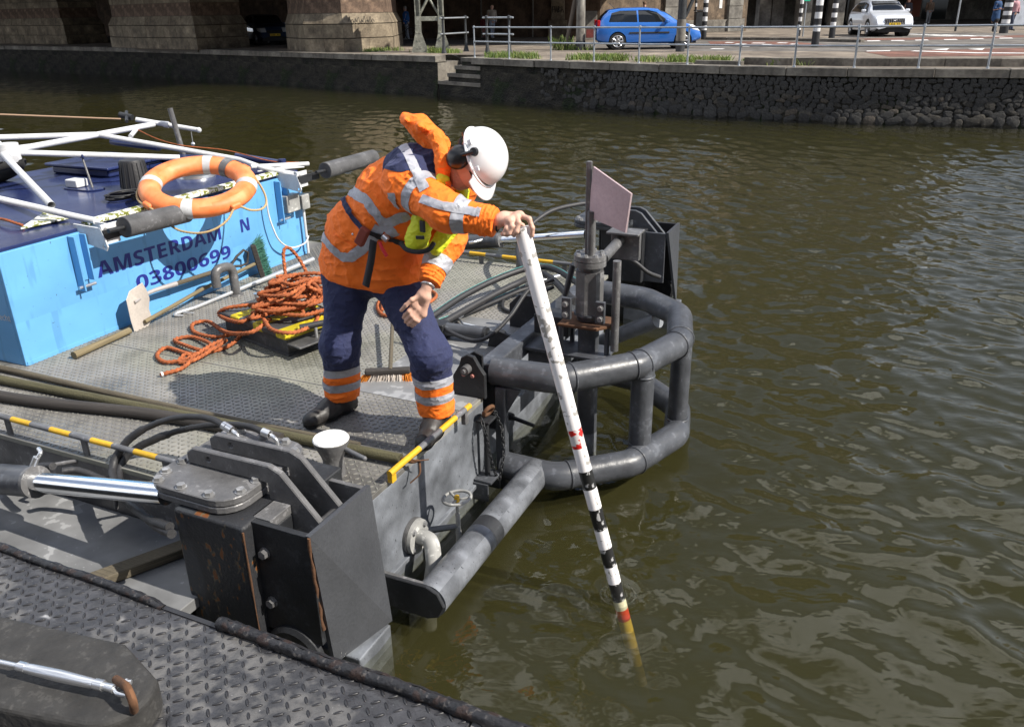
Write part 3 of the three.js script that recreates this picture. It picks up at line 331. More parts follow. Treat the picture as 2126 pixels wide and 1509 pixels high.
const facade = (A, D) => { const d = D.clone().sub(A).normalize(), n = new V3(-d.z, 0, d.x), L_ = A.distanceTo(D); const put = (s0, s1, y0, y1, o0, o1, r = 0.01) => { const g = boxAt(s0, s1, ST + y0, ST + y1, o0, o1, r); g.rotateY(-atan2(d.z, d.x)); return g.translate(A.x, 0, A.z); }; put.len = L_; return put; };
{ const A = new V3(-46, 0, -86), D = new V3(5.3, 0, -50.5); const mid = new V3(-6.65, 0, -53.2); const t = thing('viaduct_wall', 'dark brick wall of the passage under the viaduct', 'wall', mid.clone().setY(ST));
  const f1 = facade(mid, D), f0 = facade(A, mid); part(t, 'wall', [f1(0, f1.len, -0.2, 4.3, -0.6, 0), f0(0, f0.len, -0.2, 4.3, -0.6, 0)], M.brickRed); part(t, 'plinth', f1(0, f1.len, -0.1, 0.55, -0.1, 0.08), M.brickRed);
  const sx = (px) => { const p = wp(px, 78); return clamp((p.x - mid.x) / (D.x - mid.x)) * f1.len; };
  for (const px of [1001, 1108]) part(t, 'drain_pipe', f1(sx(px) - 0.04, sx(px) + 0.04, 0, 4.2, 0.002, 0.1), M.concrete);
  part(t, 'stone_pilaster', f1(sx(1148), sx(1176), 0.9, 4.2, -0.02, 0.16), M.pierStone); part(t, 'pilaster_base', f1(sx(1142), sx(1182), 0, 0.88, -0.02, 0.24), M.pierStone);
  const letters = [[[0, 0], [0.1, 1], [0.6, 0.95], [0.6, 0.5], [0.1, 0.5]], [[0.7, 0], [1.0, 1], [1.3, 0], [1.15, 0.4], [0.8, 0.4]], [[1.45, 0], [1.5, 1], [1.95, 0.8], [1.5, 0.5], [2, 0.25], [1.45, 0.05]], [[2.1, 0], [2.4, 1], [2.75, 0], [2.6, 0.4], [2.2, 0.4]]];
  const d = D.clone().sub(mid).normalize(), n = new V3(-d.z, 0, d.x); for (const l of letters) part(t, 'graffiti', sweep(l.map(([x, y]) => mid.clone().addScaledVector(d, sx(1148) + 0.05 + x * 0.24).addScaledVector(n, 0.17).setY(ST + 1.28 + y * 0.34)), 0.022, 5), M.graffiti, t, { label: 'black graffiti letters on the pilaster' }); }
{ const A = new V3(5.35, 0, -51.5), D = new V3(15.2, 0, -56.5), f = facade(A, D), t = thing('brick_building', 'brown brick building with pale stone pilasters behind the blue hatchback', 'building', A.clone().setY(ST)); const sx = (px) => { for (let s = 0; s < f.len; s += 0.02) { const p = A.clone().lerp(D, s / f.len).sub(EYE).setY(-1.45); const z = p.dot(fwd), x = PW / 2 + FOC * p.dot(camR) / z; if (x >= px) return s; } return f.len; };
  part(t, 'wall', f(0, f.len, -0.1, 9, -0.8, 0), M.brickTan); 
  for (const [a, b] of [[1374, 1404], [1506, 1534]]) { for (let k = 0; k < 5; k++) part(t, 'stone_block', f(sx(a), sx(b), 0.75 + k * 0.72, 0.75 + k * 0.72 + 0.7, -0.05, 0.22 + 0.02 * (k % 2), 0.02), M.concrete); part(t, 'plinth_block', f(sx(a) - 0.1, sx(b) + 0.1, 0, 0.73, -0.05, 0.36, 0.02), M.concrete); }
  for (const [a, b] of [[1408, 1454], [1458, 1503]]) part(t, 'plinth_block', f(sx(a), sx(b), 0, 0.7, -0.05, 0.2, 0.02), M.coping); part(t, 'notice', f(sx(1489), sx(1495), 1.35, 2.4, 0.001, 0.03, 0), M.roadWhite); }
{ const t = thing('modern_building', 'grey concrete building on square columns with a dark recessed ground floor', 'building', new V3(20, ST, -66)); const b = (x0, x1, y0, y1, z0, z1) => boxAt(x0, x1, ST + y0, ST + y1, z0, z1, 0.02);
  part(t, 'upper_floors', b(15.3, 30.5, 3.4, 25, -76, -60.2), M.brickTan); for (let fl = 0; fl < 7; fl++) for (let k = 0; k < 9; k++) part(t, 'window', b(15.9 + k * 1.62, 17.0 + k * 1.62, 4.3 + fl * 2.95, 6.2 + fl * 2.95, -60.22, -60.12), M.shopGlass); part(t, 'cornice', b(15.2, 30.6, 25.01, 25.5, -76, -59.9), M.concrete); part(t, 'back_wall', b(15.3, 30.5, 0, 3.4, -70.5, -70), M.concrete); part(t, 'floor_slab', b(15.3, 30.5, -0.1, 0.02, -70, -60.5), M.paving);
  for (const px of [1548, 1572, 1604, 1632, 1664, 1702]) { const p = wp(px, 60), x = p.x / p.z * -61.2 * -1 * -1, xx = (px - PW / 2) / FOC * 65; part(t, 'column', b(xx - 0.42, xx + 0.42, 0, 3.4, px % 3 ? -62.2 : -64.4, px % 3 ? -61.2 : -63.4), M.concrete); }
  for (let k = 0; k < 4; k++) { const x = 24.4 + k * 1.55; part(t, 'shop_window', b(x, x + 1.4, 0.25, 3.1, -68.4, -68.34), M.shopGlass); part(t, 'window_frame', [b(x - 0.06, x, 0.1, 3.3, -68.4, -68.28), b(x, x + 1.4, 0.1, 0.25, -68.4, -68.28)], M.iron); } }
{ const t = thing('shop_building', 'white panelled shop building with dark windows and an orange panel', 'building', new V3(34, ST, -72)); const b = (x0, x1, y0, y1, z0, z1) => boxAt(x0, x1, ST + y0, ST + y1, z0, z1, 0.02);
  part(t, 'wall', b(30.6, 60, 2.6, 11, -84, -66.2), M.concrete); part(t, 'recess_wall', b(30.6, 60, 0, 2.6, -84, -82.2), M.concrete); const oz = -74; part(t, 'orange_panel', b(32.2, 34.2, 0.4, 2.4, oz - 0.06, oz), mat({ color: C(0.35, 0.09, 0.04), roughness: 0.5 })); part(t, 'display_window', b(30.7, 32.1, 0.2, 2.5, oz - 0.06, oz), M.shopGlass); part(t, 'display_window', b(34.3, 36.4, 0.2, 2.5, oz - 0.06, oz), M.shopGlass);
  const px = (x, z) => (x - PW / 2) / FOC * (-z * 1.06); const z1 = -58; part(t, 'panel', b(px(1972, z1), px(2008, z1), 0, 3, z1 - 0.4, z1), M.paleBlue); part(t, 'panel', b(px(2009, z1), px(2030, z1), 0, 3, z1 - 0.35, z1 + 0.03), M.paleBlue);
  for (let k = 0; k < 4; k++) { const x = px(2034, z1) + k * 1.7; part(t, 'shop_window', b(x, x + 1.6, 0.9, 3, z1 - 0.1, z1 - 0.04), M.shopGlass); } part(t, 'window_sill', b(px(2031, z1), px(2031, z1) + 10, 0.76, 0.9, z1 - 0.3, z1 + 0.12), M.coping); part(t, 'low_wall', b(px(2031, z1), px(2031, z1) + 10, 0, 0.75, z1 - 0.3, z1 + 0.02), M.coping); part(t, 'canopy', b(px(1972, z1), px(1972, z1) + 16, 3.01, 4.2, z1 - 8, z1 + 0.4), M.concrete); }
// riveted steel column
{ const c = wp(895, 108), t = thing('steel_column', 'pale green riveted lattice steel column standing on the quay', 'column', c.clone()); const w = 0.44; const leg = (x0, x1) => part(t, 'leg', [boxAt(c.x + x0 - 0.1, c.x + x0 + 0.1, ST + 0.6, 5.6, c.z - 0.02, c.z + 0.02), boxAt(c.x + x0 - 0.1, c.x + x0 - 0.07, ST + 0.5, 5.6, c.z - 0.3, c.z + 0.14), boxAt(c.x + x0 + 0.07, c.x + x0 + 0.1, ST + 0.5, 5.6, c.z - 0.3, c.z + 0.14)], M.truss);
  leg(-w); leg(w); for (const s of [-1, 1]) { part(t, 'foot_plate', new THREE.ExtrudeGeometry(new THREE.Shape([[-0.3, 0], [0.36, 0], [0.12, 0.7], [0.1, 1.3], [-0.1, 1.3], [-0.12, 0.7]].map(([x, y]) => new THREE.Vector2(x, y))), { depth: 0.04, bevelEnabled: false }).translate(c.x + s * w, ST, c.z + 0.15), M.truss);
    for (let k = 0; k < 8; k++) part(t, 'rivet', new THREE.SphereGeometry(0.022, 6, 4).translate(c.x + s * w + (k % 2 ? 0.06 : -0.06), ST + 0.15 + floor(k / 2) * 0.28, c.z + 0.195), M.truss); }
  for (const y of [1.12, 2.65, 4]) part(t, 'cross_beam', boxAt(c.x - w, c.x + w, ST + y, ST + y + 0.16, c.z + 0.03, c.z + 0.13, 0.01), M.truss);
  for (const [y0, y1] of [[1.3, 2.6], [2.8, 4]]) for (const s of [-1, 1]) part(t, 'brace', rod(new V3(c.x - s * w * 0.9, ST + y0, c.z + 0.06 + 0.02 * s), new V3(c.x + s * w * 0.9, ST + y1, c.z + 0.06 + 0.02 * s), 0.05, 0.05, 4), M.truss); }
// posts, signs, bin
const pxPost = (name, label, cat, px, py, build) => { const c = wp(px, py), t = thing(name, label, cat, c.clone()); build(t, c, (y0, y1, r0, r1 = r0, seg = 16) => rod(c.clone().setY(ST + y0), c.clone().setY(ST + y1), r0, r1, seg)); return t; };
pxPost('lamp_post', 'thick pale grey lamp post with a leaning timber strut', 'lamp post', 1205, 104, (t, c, r) => { part(t, 'base', r(0, 0.34, 0.19, 0.185), M.iron); part(t, 'shaft', r(0.34, 8, 0.175, 0.13), M.concrete); part(t, 'strut', rod(new V3(c.x - 0.55, ST, c.z - 0.3), new V3(c.x - 0.05, ST + 2.6, c.z - 0.25), 0.09, 0.08, 6), mat({ color: C(0.34, 0.28, 0.22), roughness: 0.9, map: T.wood })); });
pxPost('lamp_post', 'dark lamp post with a pale grey collar in front of the blue car bonnet', 'lamp post', 1412, 107, (t, c, r) => { part(t, 'base', r(0, 0.36, 0.16), M.iron); part(t, 'collar', r(0.36, 1.06, 0.165), M.concrete); part(t, 'shaft', r(1.06, 8, 0.15, 0.12), M.iron); part(t, 'strut', rod(new V3(c.x + 0.12, ST + 1.15, c.z), new V3(c.x + 0.75, ST + 2.6, c.z - 0.1), 0.07, 0.07, 6), M.iron); });
M.postBlack = mat({ color: C(0.02, 0.02, 0.022), roughness: 0.5 }); M.postWhite = mat({ color: C(0.72, 0.72, 0.72), roughness: 0.5, map: T.grime });
function striped(px, py, r, n0, step, label) { return pxPost('striped_post', label, 'post', px, py, (t, c, rd) => { part(t, 'foot', rd(0, n0, r * 1.08, r * 1.05), M.postBlack); for (let k = 0; k < 9; k++) part(t, 'stripe', rd(n0 + k * step, n0 + (k + 1) * step, r), k % 2 ? M.postBlack : M.postWhite); part(t, 'upper_shaft', rd(n0 + 9 * step, 4.6, r * 0.9), M.galv); }); }
striped(1692, 98, 0.13, 0.55, 0.22, 'thick black and white banded post on the pavement before the traffic island');
striped(1727, 79, 0.13, 0.5, 0.2, 'black and white banded post beside the white car');
striped(1658, 75, 0.09, 0.3, 0.2, 'thin black and white banded post carrying a green sign');
striped(2084, 69, 0.19, 0.45, 0.19, 'broad black and white banded post next to the person in a blue coat');
striped(1461, 82, 0.12, 0.42, 0.2, 'black and white banded post beside the grey bin near the brick wall');
striped(1441, 78, 0.06, 0.5, 0.16, 'slim black and white banded post behind the blue car bonnet');
pxPost('street_sign', 'small green sign plate on a thin grey pole', 'sign', 1667, 76, (t, c, r) => { part(t, 'pole', r(0, 2.6, 0.035), M.galv); part(t, 'sign_plate', boxAt(c.x - 0.15, c.x + 0.15, ST + 1.62, ST + 2.25, c.z + 0.04, c.z + 0.07, 0.01), mat({ color: C(0.03, 0.42, 0.26), roughness: 0.4 })); });
pxPost('sign_pole', 'thin pale pole at the corner of the white panelled shop', 'pole', 1984, 65, (t, c, r) => { part(t, 'pole', r(0, 4.5, 0.045), M.galv); part(t, 'foot', r(0, 0.3, 0.06), M.iron); });
pxPost('litter_bin', 'dark grey litter bin beside a banded post', 'bin', 1451, 80, (t, c, r) => { part(t, 'body', boxAt(c.x - 0.26, c.x + 0.26, ST + 0.2, ST + 1.25, c.z - 0.25, c.z + 0.25, 0.03), M.iron); part(t, 'lid', boxAt(c.x - 0.29, c.x + 0.29, ST + 1.26, ST + 1.32, c.z - 0.28, c.z + 0.28, 0.02), M.iron); part(t, 'foot', r(0, 0.2, 0.1), M.iron); });
pxPost('cabinet', 'grey street cabinet with red and white graffiti behind the lamp post', 'cabinet', 1226, 82, (t, c, r) => { part(t, 'body', boxAt(c.x - 0.3, c.x + 0.3, ST, ST + 1.35, c.z - 0.2, c.z + 0.2, 0.02), M.concrete); part(t, 'door', boxAt(c.x - 0.26, c.x + 0.26, ST + 0.55, ST + 1.3, c.z + 0.2, c.z + 0.22, 0.005), M.concrete); part(t, 'graffiti', boxAt(c.x - 0.24, c.x + 0.2, ST + 0.1, ST + 0.5, c.z + 0.201, c.z + 0.206, 0), mat({ color: C(0.25, 0.05, 0.04), roughness: 0.7, map: T.worn })); });
// ---------- cars ----------
M.tyre = mat({ color: C(0.018, 0.018, 0.018), roughness: 0.85 }); M.rim = mat({ color: C(0.55, 0.56, 0.58), roughness: 0.3, metalness: 0.8 }); M.carGlass = mat({ color: C(0.012, 0.014, 0.016), roughness: 0.04, specularIntensity: 1 }); M.trimBlack = mat({ color: C(0.02, 0.02, 0.02), roughness: 0.6 }); M.plateYellow = mat({ color: C(0.75, 0.5, 0.02), roughness: 0.5 }); M.lens = mat({ color: C(0.75, 0.77, 0.8), roughness: 0.1, clearcoat: 1, metalness: 0.3 });
const curve1 = (pts, x) => { if (x <= pts[0][0]) return pts[0][1]; for (let i = 1; i < pts.length; i++) if (x <= pts[i][0]) { const t = (x - pts[i - 1][0]) / (pts[i][0] - pts[i - 1][0]), s = t * t * (3 - 2 * t); return mixn(pts[i - 1][1], pts[i][1], 0.5 * t + 0.5 * s); } return pts[pts.length - 1][1]; };
function car(o, name, label, pos, turn) {
  const t = thing(name, label, 'car', pos, { local: true, turn }), { len, W2, top, belt, wheelR, wx, glass } = o, NS = 70, NC = 16, pts = [];
  const width = (x) => W2 * (1 - 0.16 * Math.pow(clamp((abs(x) - len * 0.36) / (len * 0.14)), 2)), yb = (x) => 0.22 + 0.12 * Math.pow(abs(x) / (len / 2), 8);
  const sec = (x) => { const w = width(x), b = yb(x), tp = top(x), bl = min(belt(x), tp - 0.03), tw = w * mixn(0.97, o.tumble ?? 0.74, clamp((tp - bl) / 0.5)), q = [[w * 0.86, b], [w * 0.97, b + 0.05], [w, mixn(b, bl, 0.35)], [w * 1.0, mixn(b, bl, 0.6)], [w * 0.985, bl - 0.05], [w * 0.96, bl], [mixn(w * 0.96, tw, 0.5), mixn(bl, tp, 0.5)], [tw, tp - min(0.07, (tp - bl) * 0.3)], [tw * 0.9, tp - 0.02], [tw * 0.55, tp], [0, tp + 0.012]]; return q; };
  const P = [], idx = []; const m = 11; for (let i = 0; i <= NS; i++) { const x = -len / 2 + len * i / NS, q = sec(x); for (let k = 0; k < 2 * m - 1; k++) { const a = k < m ? q[k] : q[2 * m - 2 - k]; P.push(x, a[1], k < m ? a[0] : -a[0]); } } const st = 2 * m - 1; for (let i = 0; i < NS; i++) for (let k = 0; k < st - 1; k++) { const a = i * st + k, b = a + st; idx.push(a, b, a + 1, b, b + 1, a + 1); }
  for (const i of [0, NS]) { const c = P.length / 3; P.push(i ? len / 2 : -len / 2, 0.5, 0); for (let k = 0; k < st - 1; k++) i ? idx.push(c, i * st + k, i * st + k + 1) : idx.push(c, k + 1, k); }
  let g = new THREE.BufferGeometry(); g.setAttribute('position', new THREE.Float32BufferAttribute(P, 3)); g.setIndex(idx); g = toCreasedNormals(g, 0.7);
  { const n = g.attributes.normal; if (n.getZ(0) * g.attributes.position.getZ(0) < 0) for (let i = 0; i < n.count; i++) n.setXYZ(i, -n.getX(i), -n.getY(i), -n.getZ(i)); }
  let body = g; for (const x of wx) body = clipGeo(body, [(p) => abs(p.z) < W2 * 0.6 ? 1 : hypot(p.x - x, p.y - wheelR) - wheelR * 1.14]);
  part(t, 'body', body, o.paint); part(t, 'underside', boxAt(-len * 0.46, len * 0.46, 0.2, 0.7, -W2 * 0.75, W2 * 0.75), M.trimBlack);
  for (const gl of glass) { const f = gl.poly ? gl.poly.map(([x, y], i) => { const [x2, y2] = gl.poly[(i + 1) % gl.poly.length]; return (p) => (x2 - x) * (p.y - y) - (y2 - y) * (p.x - x); }) : []; for (const s of gl.sides ?? [1, -1]) { const gg = clipGeo(g, [...f, ...(gl.poly ? [(p) => s * p.z - W2 * 0.45] : []), ...(gl.fields ?? [])], 0.006); if (gg.attributes.position.count) part(t, gl.name, gg, M.carGlass); } }
  for (const x of wx) for (const s of [1, -1]) { const z = s * (W2 - 0.11); const w = part(t, 'wheel', [rod(new V3(x, wheelR, z - 0.1), new V3(x, wheelR, z + 0.1), wheelR, wheelR, 24)], M.tyre); part(t, 'rim', [rod(new V3(x, wheelR, z + s * 0.1), new V3(x, wheelR, z + s * 0.112), wheelR * 0.26, wheelR * 0.22, 12), ...[0, 1, 2, 3, 4, 5, 6].map((k) => { const a = k / 7 * 2 * PI; return rod(new V3(x + cos(a) * wheelR * 0.2, wheelR + sin(a) * wheelR * 0.2, z + s * 0.104), new V3(x + cos(a) * wheelR * 0.66, wheelR + sin(a) * wheelR * 0.66, z + s * 0.104), 0.034, 0.05, 5); }), new THREE.TorusGeometry(wheelR * 0.66, 0.02, 6, 22).translate(x, wheelR, z + s * 0.1)], M.rim, w); part(t, 'wheel_arch', rod(new V3(x, wheelR, s * (W2 - 0.5)), new V3(x, wheelR, s * (W2 - 0.24)), wheelR * 1.16, wheelR * 1.16, 20), M.trimBlack); }
  for (const s of [1, -1]) { const h = o.head; part(t, 'headlight', clipGeo(g, [(p) => s * p.z - h.z0, (p) => h.z1 - s * p.z, (p) => p.y - h.y0 - (p.x - len / 2) * -0.25, (p) => h.y1 - p.y, (p) => p.x - h.x], 0.008), o.lens ?? M.lens); part(t, 'mirror', new RoundedBoxGeometry(0.12, 0.14, 0.22, 2, 0.05).translate(o.mirror[0], o.mirror[1], s * (W2 + 0.06)), o.paint); }
  part(t, 'grille', clipGeo(g, [(p) => o.grille.z - abs(p.z), (p) => p.y - o.grille.y0, (p) => o.grille.y1 - p.y, (p) => p.x - len * 0.36], 0.007), M.trimBlack);
  if (o.vent) part(t, 'lower_vent', clipGeo(g, [(p) => o.vent.z - abs(p.z), (p) => p.y - o.vent.y0, (p) => o.vent.y1 - p.y, (p) => p.x - len * 0.36], 0.007), M.trimBlack);
  part(t, 'number_plate', boxAt(len / 2 + 0.005, len / 2 + 0.025, o.plate - 0.055, o.plate + 0.055, -0.26, 0.26, 0.004), M.plateYellow);
  for (let k = 0; k < 6; k++) if (k !== 2) part(t, 'plate_character', boxAt(len / 2 + 0.0255, len / 2 + 0.027, o.plate - 0.034, o.plate + 0.034, -0.2 + k * 0.07, -0.165 + k * 0.07, 0), M.trimBlack);
  (o.extra ?? (() => {}))(t, g); return t; }
const carPaint = (c) => mat({ color: c, roughness: 0.35, clearcoat: 1, clearcoatRoughness: 0.05, metalness: 0.1 });
const hatch = (paint) => ({ len: 3.92, W2: 0.83, wheelR: 0.3, wx: [-1.18, 1.27], paint, tumble: 0.76, top: (x) => curve1([[-1.96, 0.72], [-1.93, 0.9], [-1.7, 1.24], [-1.5, 1.4], [-1.0, 1.455], [-0.2, 1.465], [0.3, 1.42], [0.55, 1.32], [1.1, 0.99], [1.35, 0.92], [1.7, 0.83], [1.88, 0.68], [1.96, 0.5]], x), belt: (x) => curve1([[-1.96, 0.9], [-1, 0.95], [0.5, 0.9], [1.3, 0.86], [1.96, 0.6]], x),
  glass: [{ name: 'side_window', poly: [[-1.52, 0.98], [-0.46, 0.96], [-0.5, 1.36], [-1.1, 1.36], [-1.42, 1.28]] }, { name: 'side_window', poly: [[-0.4, 0.96], [0.75, 0.95], [0.25, 1.3], [-0.05, 1.37], [-0.43, 1.37]] }, { name: 'windscreen', sides: [1], fields: [(p, n) => n.x - 0.25, (p, n) => n.y - 0.2, (p) => p.y - 1.0, (p) => 1.4 - p.y, (p) => 0.6 - abs(p.z) - (1.4 - p.y) * -0.2, (p) => p.x - 0.2] }, { name: 'rear_window', sides: [1], fields: [(p, n) => -n.x - 0.3, (p) => p.y - 0.98, (p) => 1.36 - p.y, (p) => 0.55 - abs(p.z)] }],
  head: { z0: 0.42, z1: 0.8, y0: 0.6, y1: 0.82, x: 1.5 }, mirror: [0.62, 0.98], grille: { z: 0.38, y0: 0.56, y1: 0.7 }, vent: { z: 0.55, y0: 0.3, y1: 0.42 }, plate: 0.49,
  extra: (t) => { part(t, 'side_moulding', [boxAt(-0.75, 0.75, 0.56, 0.62, 0.826, 0.85, 0.01), boxAt(-0.75, 0.75, 0.56, 0.62, -0.85, -0.826, 0.01)], M.trimBlack); part(t, 'antenna', rod(new V3(-1.25, 1.44, 0), new V3(-1.5, 1.68, 0), 0.012, 0.008, 6), M.trimBlack); for (const s of [1, -1]) part(t, 'tail_light', boxAt(-1.95, -1.84, 0.78, 1.05, s * 0.6, s * 0.74, 0.02), mat({ color: C(0.4, 0.01, 0.01), roughness: 0.2 })); part(t, 'door_handle', boxAt(-0.3, -0.12, 0.82, 0.85, 0.82, 0.85, 0.01), o_blue); } });
const o_blue = carPaint(C(0.02, 0.14, 0.5));
{ const a = wp(1234, 105), b = wp(1458, 100), c = a.clone().add(b).multiplyScalar(0.5); c.y = ST + 0.004; c.z -= 0.7; car(hatch(o_blue), 'hatchback_car', 'bright blue hatchback car driving along the far quay', c, rad(-1)); }
{ const c = wp(1824, 77); c.y = ST + 0.004; c.z -= 2.3; c.x += 0.9; const white = carPaint(C(0.62, 0.65, 0.7));
  car({ len: 4.9, W2: 0.965, wheelR: 0.375, wx: [-1.5, 1.45], paint: white, tumble: 0.72, top: (x) => curve1([[-2.45, 0.85], [-2.3, 1.2], [-1.9, 1.5], [-1.2, 1.62], [0, 1.64], [0.4, 1.58], [0.75, 1.42], [1.25, 1.13], [1.6, 1.06], [2.15, 0.95], [2.36, 0.75], [2.45, 0.55]], x), belt: (x) => curve1([[-2.45, 1.0], [0, 1.05], [1.4, 0.98], [2.45, 0.7]], x),
    glass: [{ name: 'side_window', poly: [[-1.9, 1.1], [-0.1, 1.08], [-0.1, 1.52], [-1.3, 1.5]] }, { name: 'side_window', poly: [[-0.05, 1.08], [1.0, 1.08], [0.45, 1.44], [-0.05, 1.52]] }, { name: 'windscreen', sides: [1], fields: [(p, n) => n.x - 0.25, (p, n) => n.y - 0.2, (p) => p.y - 1.15, (p) => 1.56 - p.y, (p) => 0.72 - abs(p.z) - (p.y - 1.15) * 0.25, (p) => p.x - 0.2] }], head: { z0: 0.5, z1: 0.94, y0: 0.74, y1: 0.88, x: 1.9 }, mirror: [0.75, 1.14], grille: { z: 0.46, y0: 0.5, y1: 0.8 }, vent: { z: 0.8, y0: 0.28, y1: 0.36 }, plate: 0.56, lens: mat({ color: C(0.85, 0.88, 0.92), roughness: 0.15, clearcoat: 1 }),
    extra: (t) => { for (let k = -5; k <= 5; k++) part(t, 'grille_bar', boxAt(2.35, 2.44, 0.53, 0.79, k * 0.085 - 0.008, k * 0.085 + 0.008, 0), M.rim); for (let k = 0; k < 3; k++) part(t, 'emblem', new THREE.TorusGeometry(0.032, 0.008, 5, 12).rotateY(PI / 2).translate(2.44, 0.72, -0.05 + k * 0.05), M.rim); part(t, 'roof_rail', [rod(new V3(-1.4, 1.66, 0.62), new V3(0.2, 1.68, 0.62), 0.02), rod(new V3(-1.4, 1.66, -0.62), new V3(0.2, 1.68, -0.62), 0.02)], M.trimBlack); } }, 'white_suv', 'white sport utility car facing the canal beside a zebra crossing', c, rad(-96)); }
{ const c = wp(553, 95); c.y = ST + 0.004; c.z -= 2.4; c.x -= 0.6; const dk = carPaint(C(0.012, 0.03, 0.075)); car(hatch(dk), 'dark_car', 'dark blue car parked between two shaded viaduct piers', c, rad(-62)); }
// ---------- the bank behind the camera: its houses stand before the sky that the water and the shaded walls see ----------
struct('near_bank', boxAt(-120, 120, -0.6, 1.25, 10, 70), M.paving);
{ const tones = [C(0.26, 0.16, 0.12), C(0.2, 0.13, 0.1), C(0.32, 0.25, 0.19), C(0.24, 0.18, 0.15), C(0.36, 0.33, 0.28)], names = ['red brown', 'dark brown', 'ochre', 'grey brown', 'pale stone'], roof = mat({ color: C(0.2, 0.11, 0.08), roughness: 0.85, map: T.stone }), wins = new THREE.BoxGeometry(1.1, 1.7, 0.1);
  let x = -58; for (let i = 0; i < 12; i++) { const w = [9, 11, 8.5, 10.5][i % 4], h = [13, 15.5, 12, 14][(i * 7) % 4], t = thing('canal_house', `${names[i % 5]} brick canal house in the row across the canal from the viaduct`, 'house', new V3(x + w / 2, 1.25, 27), { group: 'canal houses on the bank opposite the viaduct' }); part(t, 'wall', boxAt(x + 0.02, x + w - 0.02, 1.25, 1.25 + h, 22, 32), mat({ color: tones[i % 5], roughness: 0.9, map: at(T.stone, 1.3) }));
    const s = new THREE.Shape([[0, 0], [w - 0.04, 0], [w / 2, 3.6]].map(([a, b]) => new THREE.Vector2(a, b))); part(t, 'roof', new THREE.ExtrudeGeometry(s, { depth: 10, bevelEnabled: false }).translate(x + 0.02, 1.25 + h + 0.01, 22), roof); part(t, 'door', boxAt(x + 0.9, x + 2.0, 1.25, 3.7, 21.94, 22.05), M.iron); for (let f = 0; f < 4; f++) for (let k = 0; k < 4; k++) if (f || k) { const m = sh(new THREE.Mesh(wins, M.shopGlass)); m.name = 'window'; m.position.set(x + (k + 0.5) * w / 4 - (x + w / 2), 1.6 + f * 3.1, 21.98 - 27); t.add(m); } x += w; } }
// ---------- the work barge ----------
M.steel = mat({ color: C(0.185, 0.183, 0.185), roughness: 0.48, map: T.worn, roughnessMap: T.rough, bumpMap: T.fine, bumpScale: 0.0015 });
M.steelBlue = mat({ color: C(0.1, 0.107, 0.122), roughness: 0.5, map: T.worn, roughnessMap: T.rough, bumpMap: T.lumpy, bumpScale: 0.002 });
M.steelBlack = mat({ color: C(0.028, 0.03, 0.034), roughness: 0.5, map: T.worn, bumpMap: T.fine, bumpScale: 0.0012 });
M.steelPale = mat({ color: C(0.265, 0.28, 0.3), roughness: 0.55, map: tex(512, 0.7, (x, y) => { const a = fbm(x * 6, y * 6, 5, 6, 201), s = vnoise(x * 90, y * 90, 90, 203), r = vnoise(x * 30, y * 30, 30, 207); let v = 0.6 + 0.5 * (a - 0.3); if (s > 0.955 || r > 0.975) v *= 0.3; if (s < 0.02) v += 0.25; return [v, v * 1.01, v * 1.03]; }, true), bumpMap: T.fine, bumpScale: 0.001 });
M.deck = mat({ color: C(0.4, 0.385, 0.36), roughness: 0.62, map: tex(1024, [3.4, 4.2], (x, y) => { const a = fbm(x * 6, y * 7, 6, 6, 211), b = fbm(x * 22, y * 26, 4, 22, 217), s = vnoise(x * 260, y * 300, 260, 219), st = fbm(x * 3 + 1, y * 3, 4, 3, 223), d = sstep(0.5, 0.62, a * 0.6 + b * 0.4); let v = 0.78 - 0.15 * d + 0.2 * (b - 0.5) - 0.14 * sstep(0.52, 0.62, st); if (s > 0.97) v -= 0.25; if (s < 0.006) v += 0.3; const g = 0.05 * sstep(0.48, 0.7, fbm(x * 5, y * 5, 4, 5, 229)); return [v - g * 0.2, v, v - g * 0.9]; }, true), roughnessMap: tex(512, [3.4, 4.2], (x, y) => S2(0.42 + 0.58 * sstep(0.3, 0.62, fbm(x * 5, y * 6, 5, 5, 231)))), bumpMap: T.fine, bumpScale: 0.0012 });
M.plainPlate = mat({ color: C(0.3, 0.305, 0.31), roughness: 0.55, map: at(T.worn, 2.3), roughnessMap: T.rough });
M.panel = mat({ color: C(0.06, 0.063, 0.07), roughness: 0.45, map: T.grime, roughnessMap: T.rough, bumpMap: T.fine, bumpScale: 0.001 });
M.steelWorn = mat({ color: C(0.26, 0.27, 0.285), roughness: 0.5, map: at(M.steelPale.map, 0.55), roughnessMap: T.rough, bumpMap: T.fine, bumpScale: 0.0015 });
M.bolt = mat({ color: C(0.5, 0.5, 0.5), roughness: 0.45, metalness: 0.5, map: T.worn });
M.rust = mat({ color: C(0.15, 0.068, 0.03), roughness: 0.9, map: T.worn, bumpMap: T.lumpy, bumpScale: 0.004 });
M.rustyBlack = mat({ color: C(1, 1, 1), roughness: 0.6, map: tex(512, [0.75, 0.9], (x, y) => { const a = fbm(x * 7, y * 5, 5, 7, 241), b = fbm(x * 40, y * 22, 3, 40, 243), e = fbm(x * 4, y * 2, 4, 4, 245), k = sstep(0.565, 0.66, a * 0.55 + b * 0.45), r = sstep(0.62, 0.69, a * 0.4 + b * 0.6) , p = sstep(0.5, 0.62, e) * 0.55; let c = [0.15 + 0.09 * p, 0.155 + 0.1 * p, 0.165 + 0.11 * p]; c = c.map((v, i) => mixn(v, [0.46, 0.41, 0.31][i], k * 0.75)); return c.map((v, i) => mixn(v, [0.42, 0.24, 0.1][i], r)); }, true), bumpMap: T.fine, bumpScale: 0.002 });
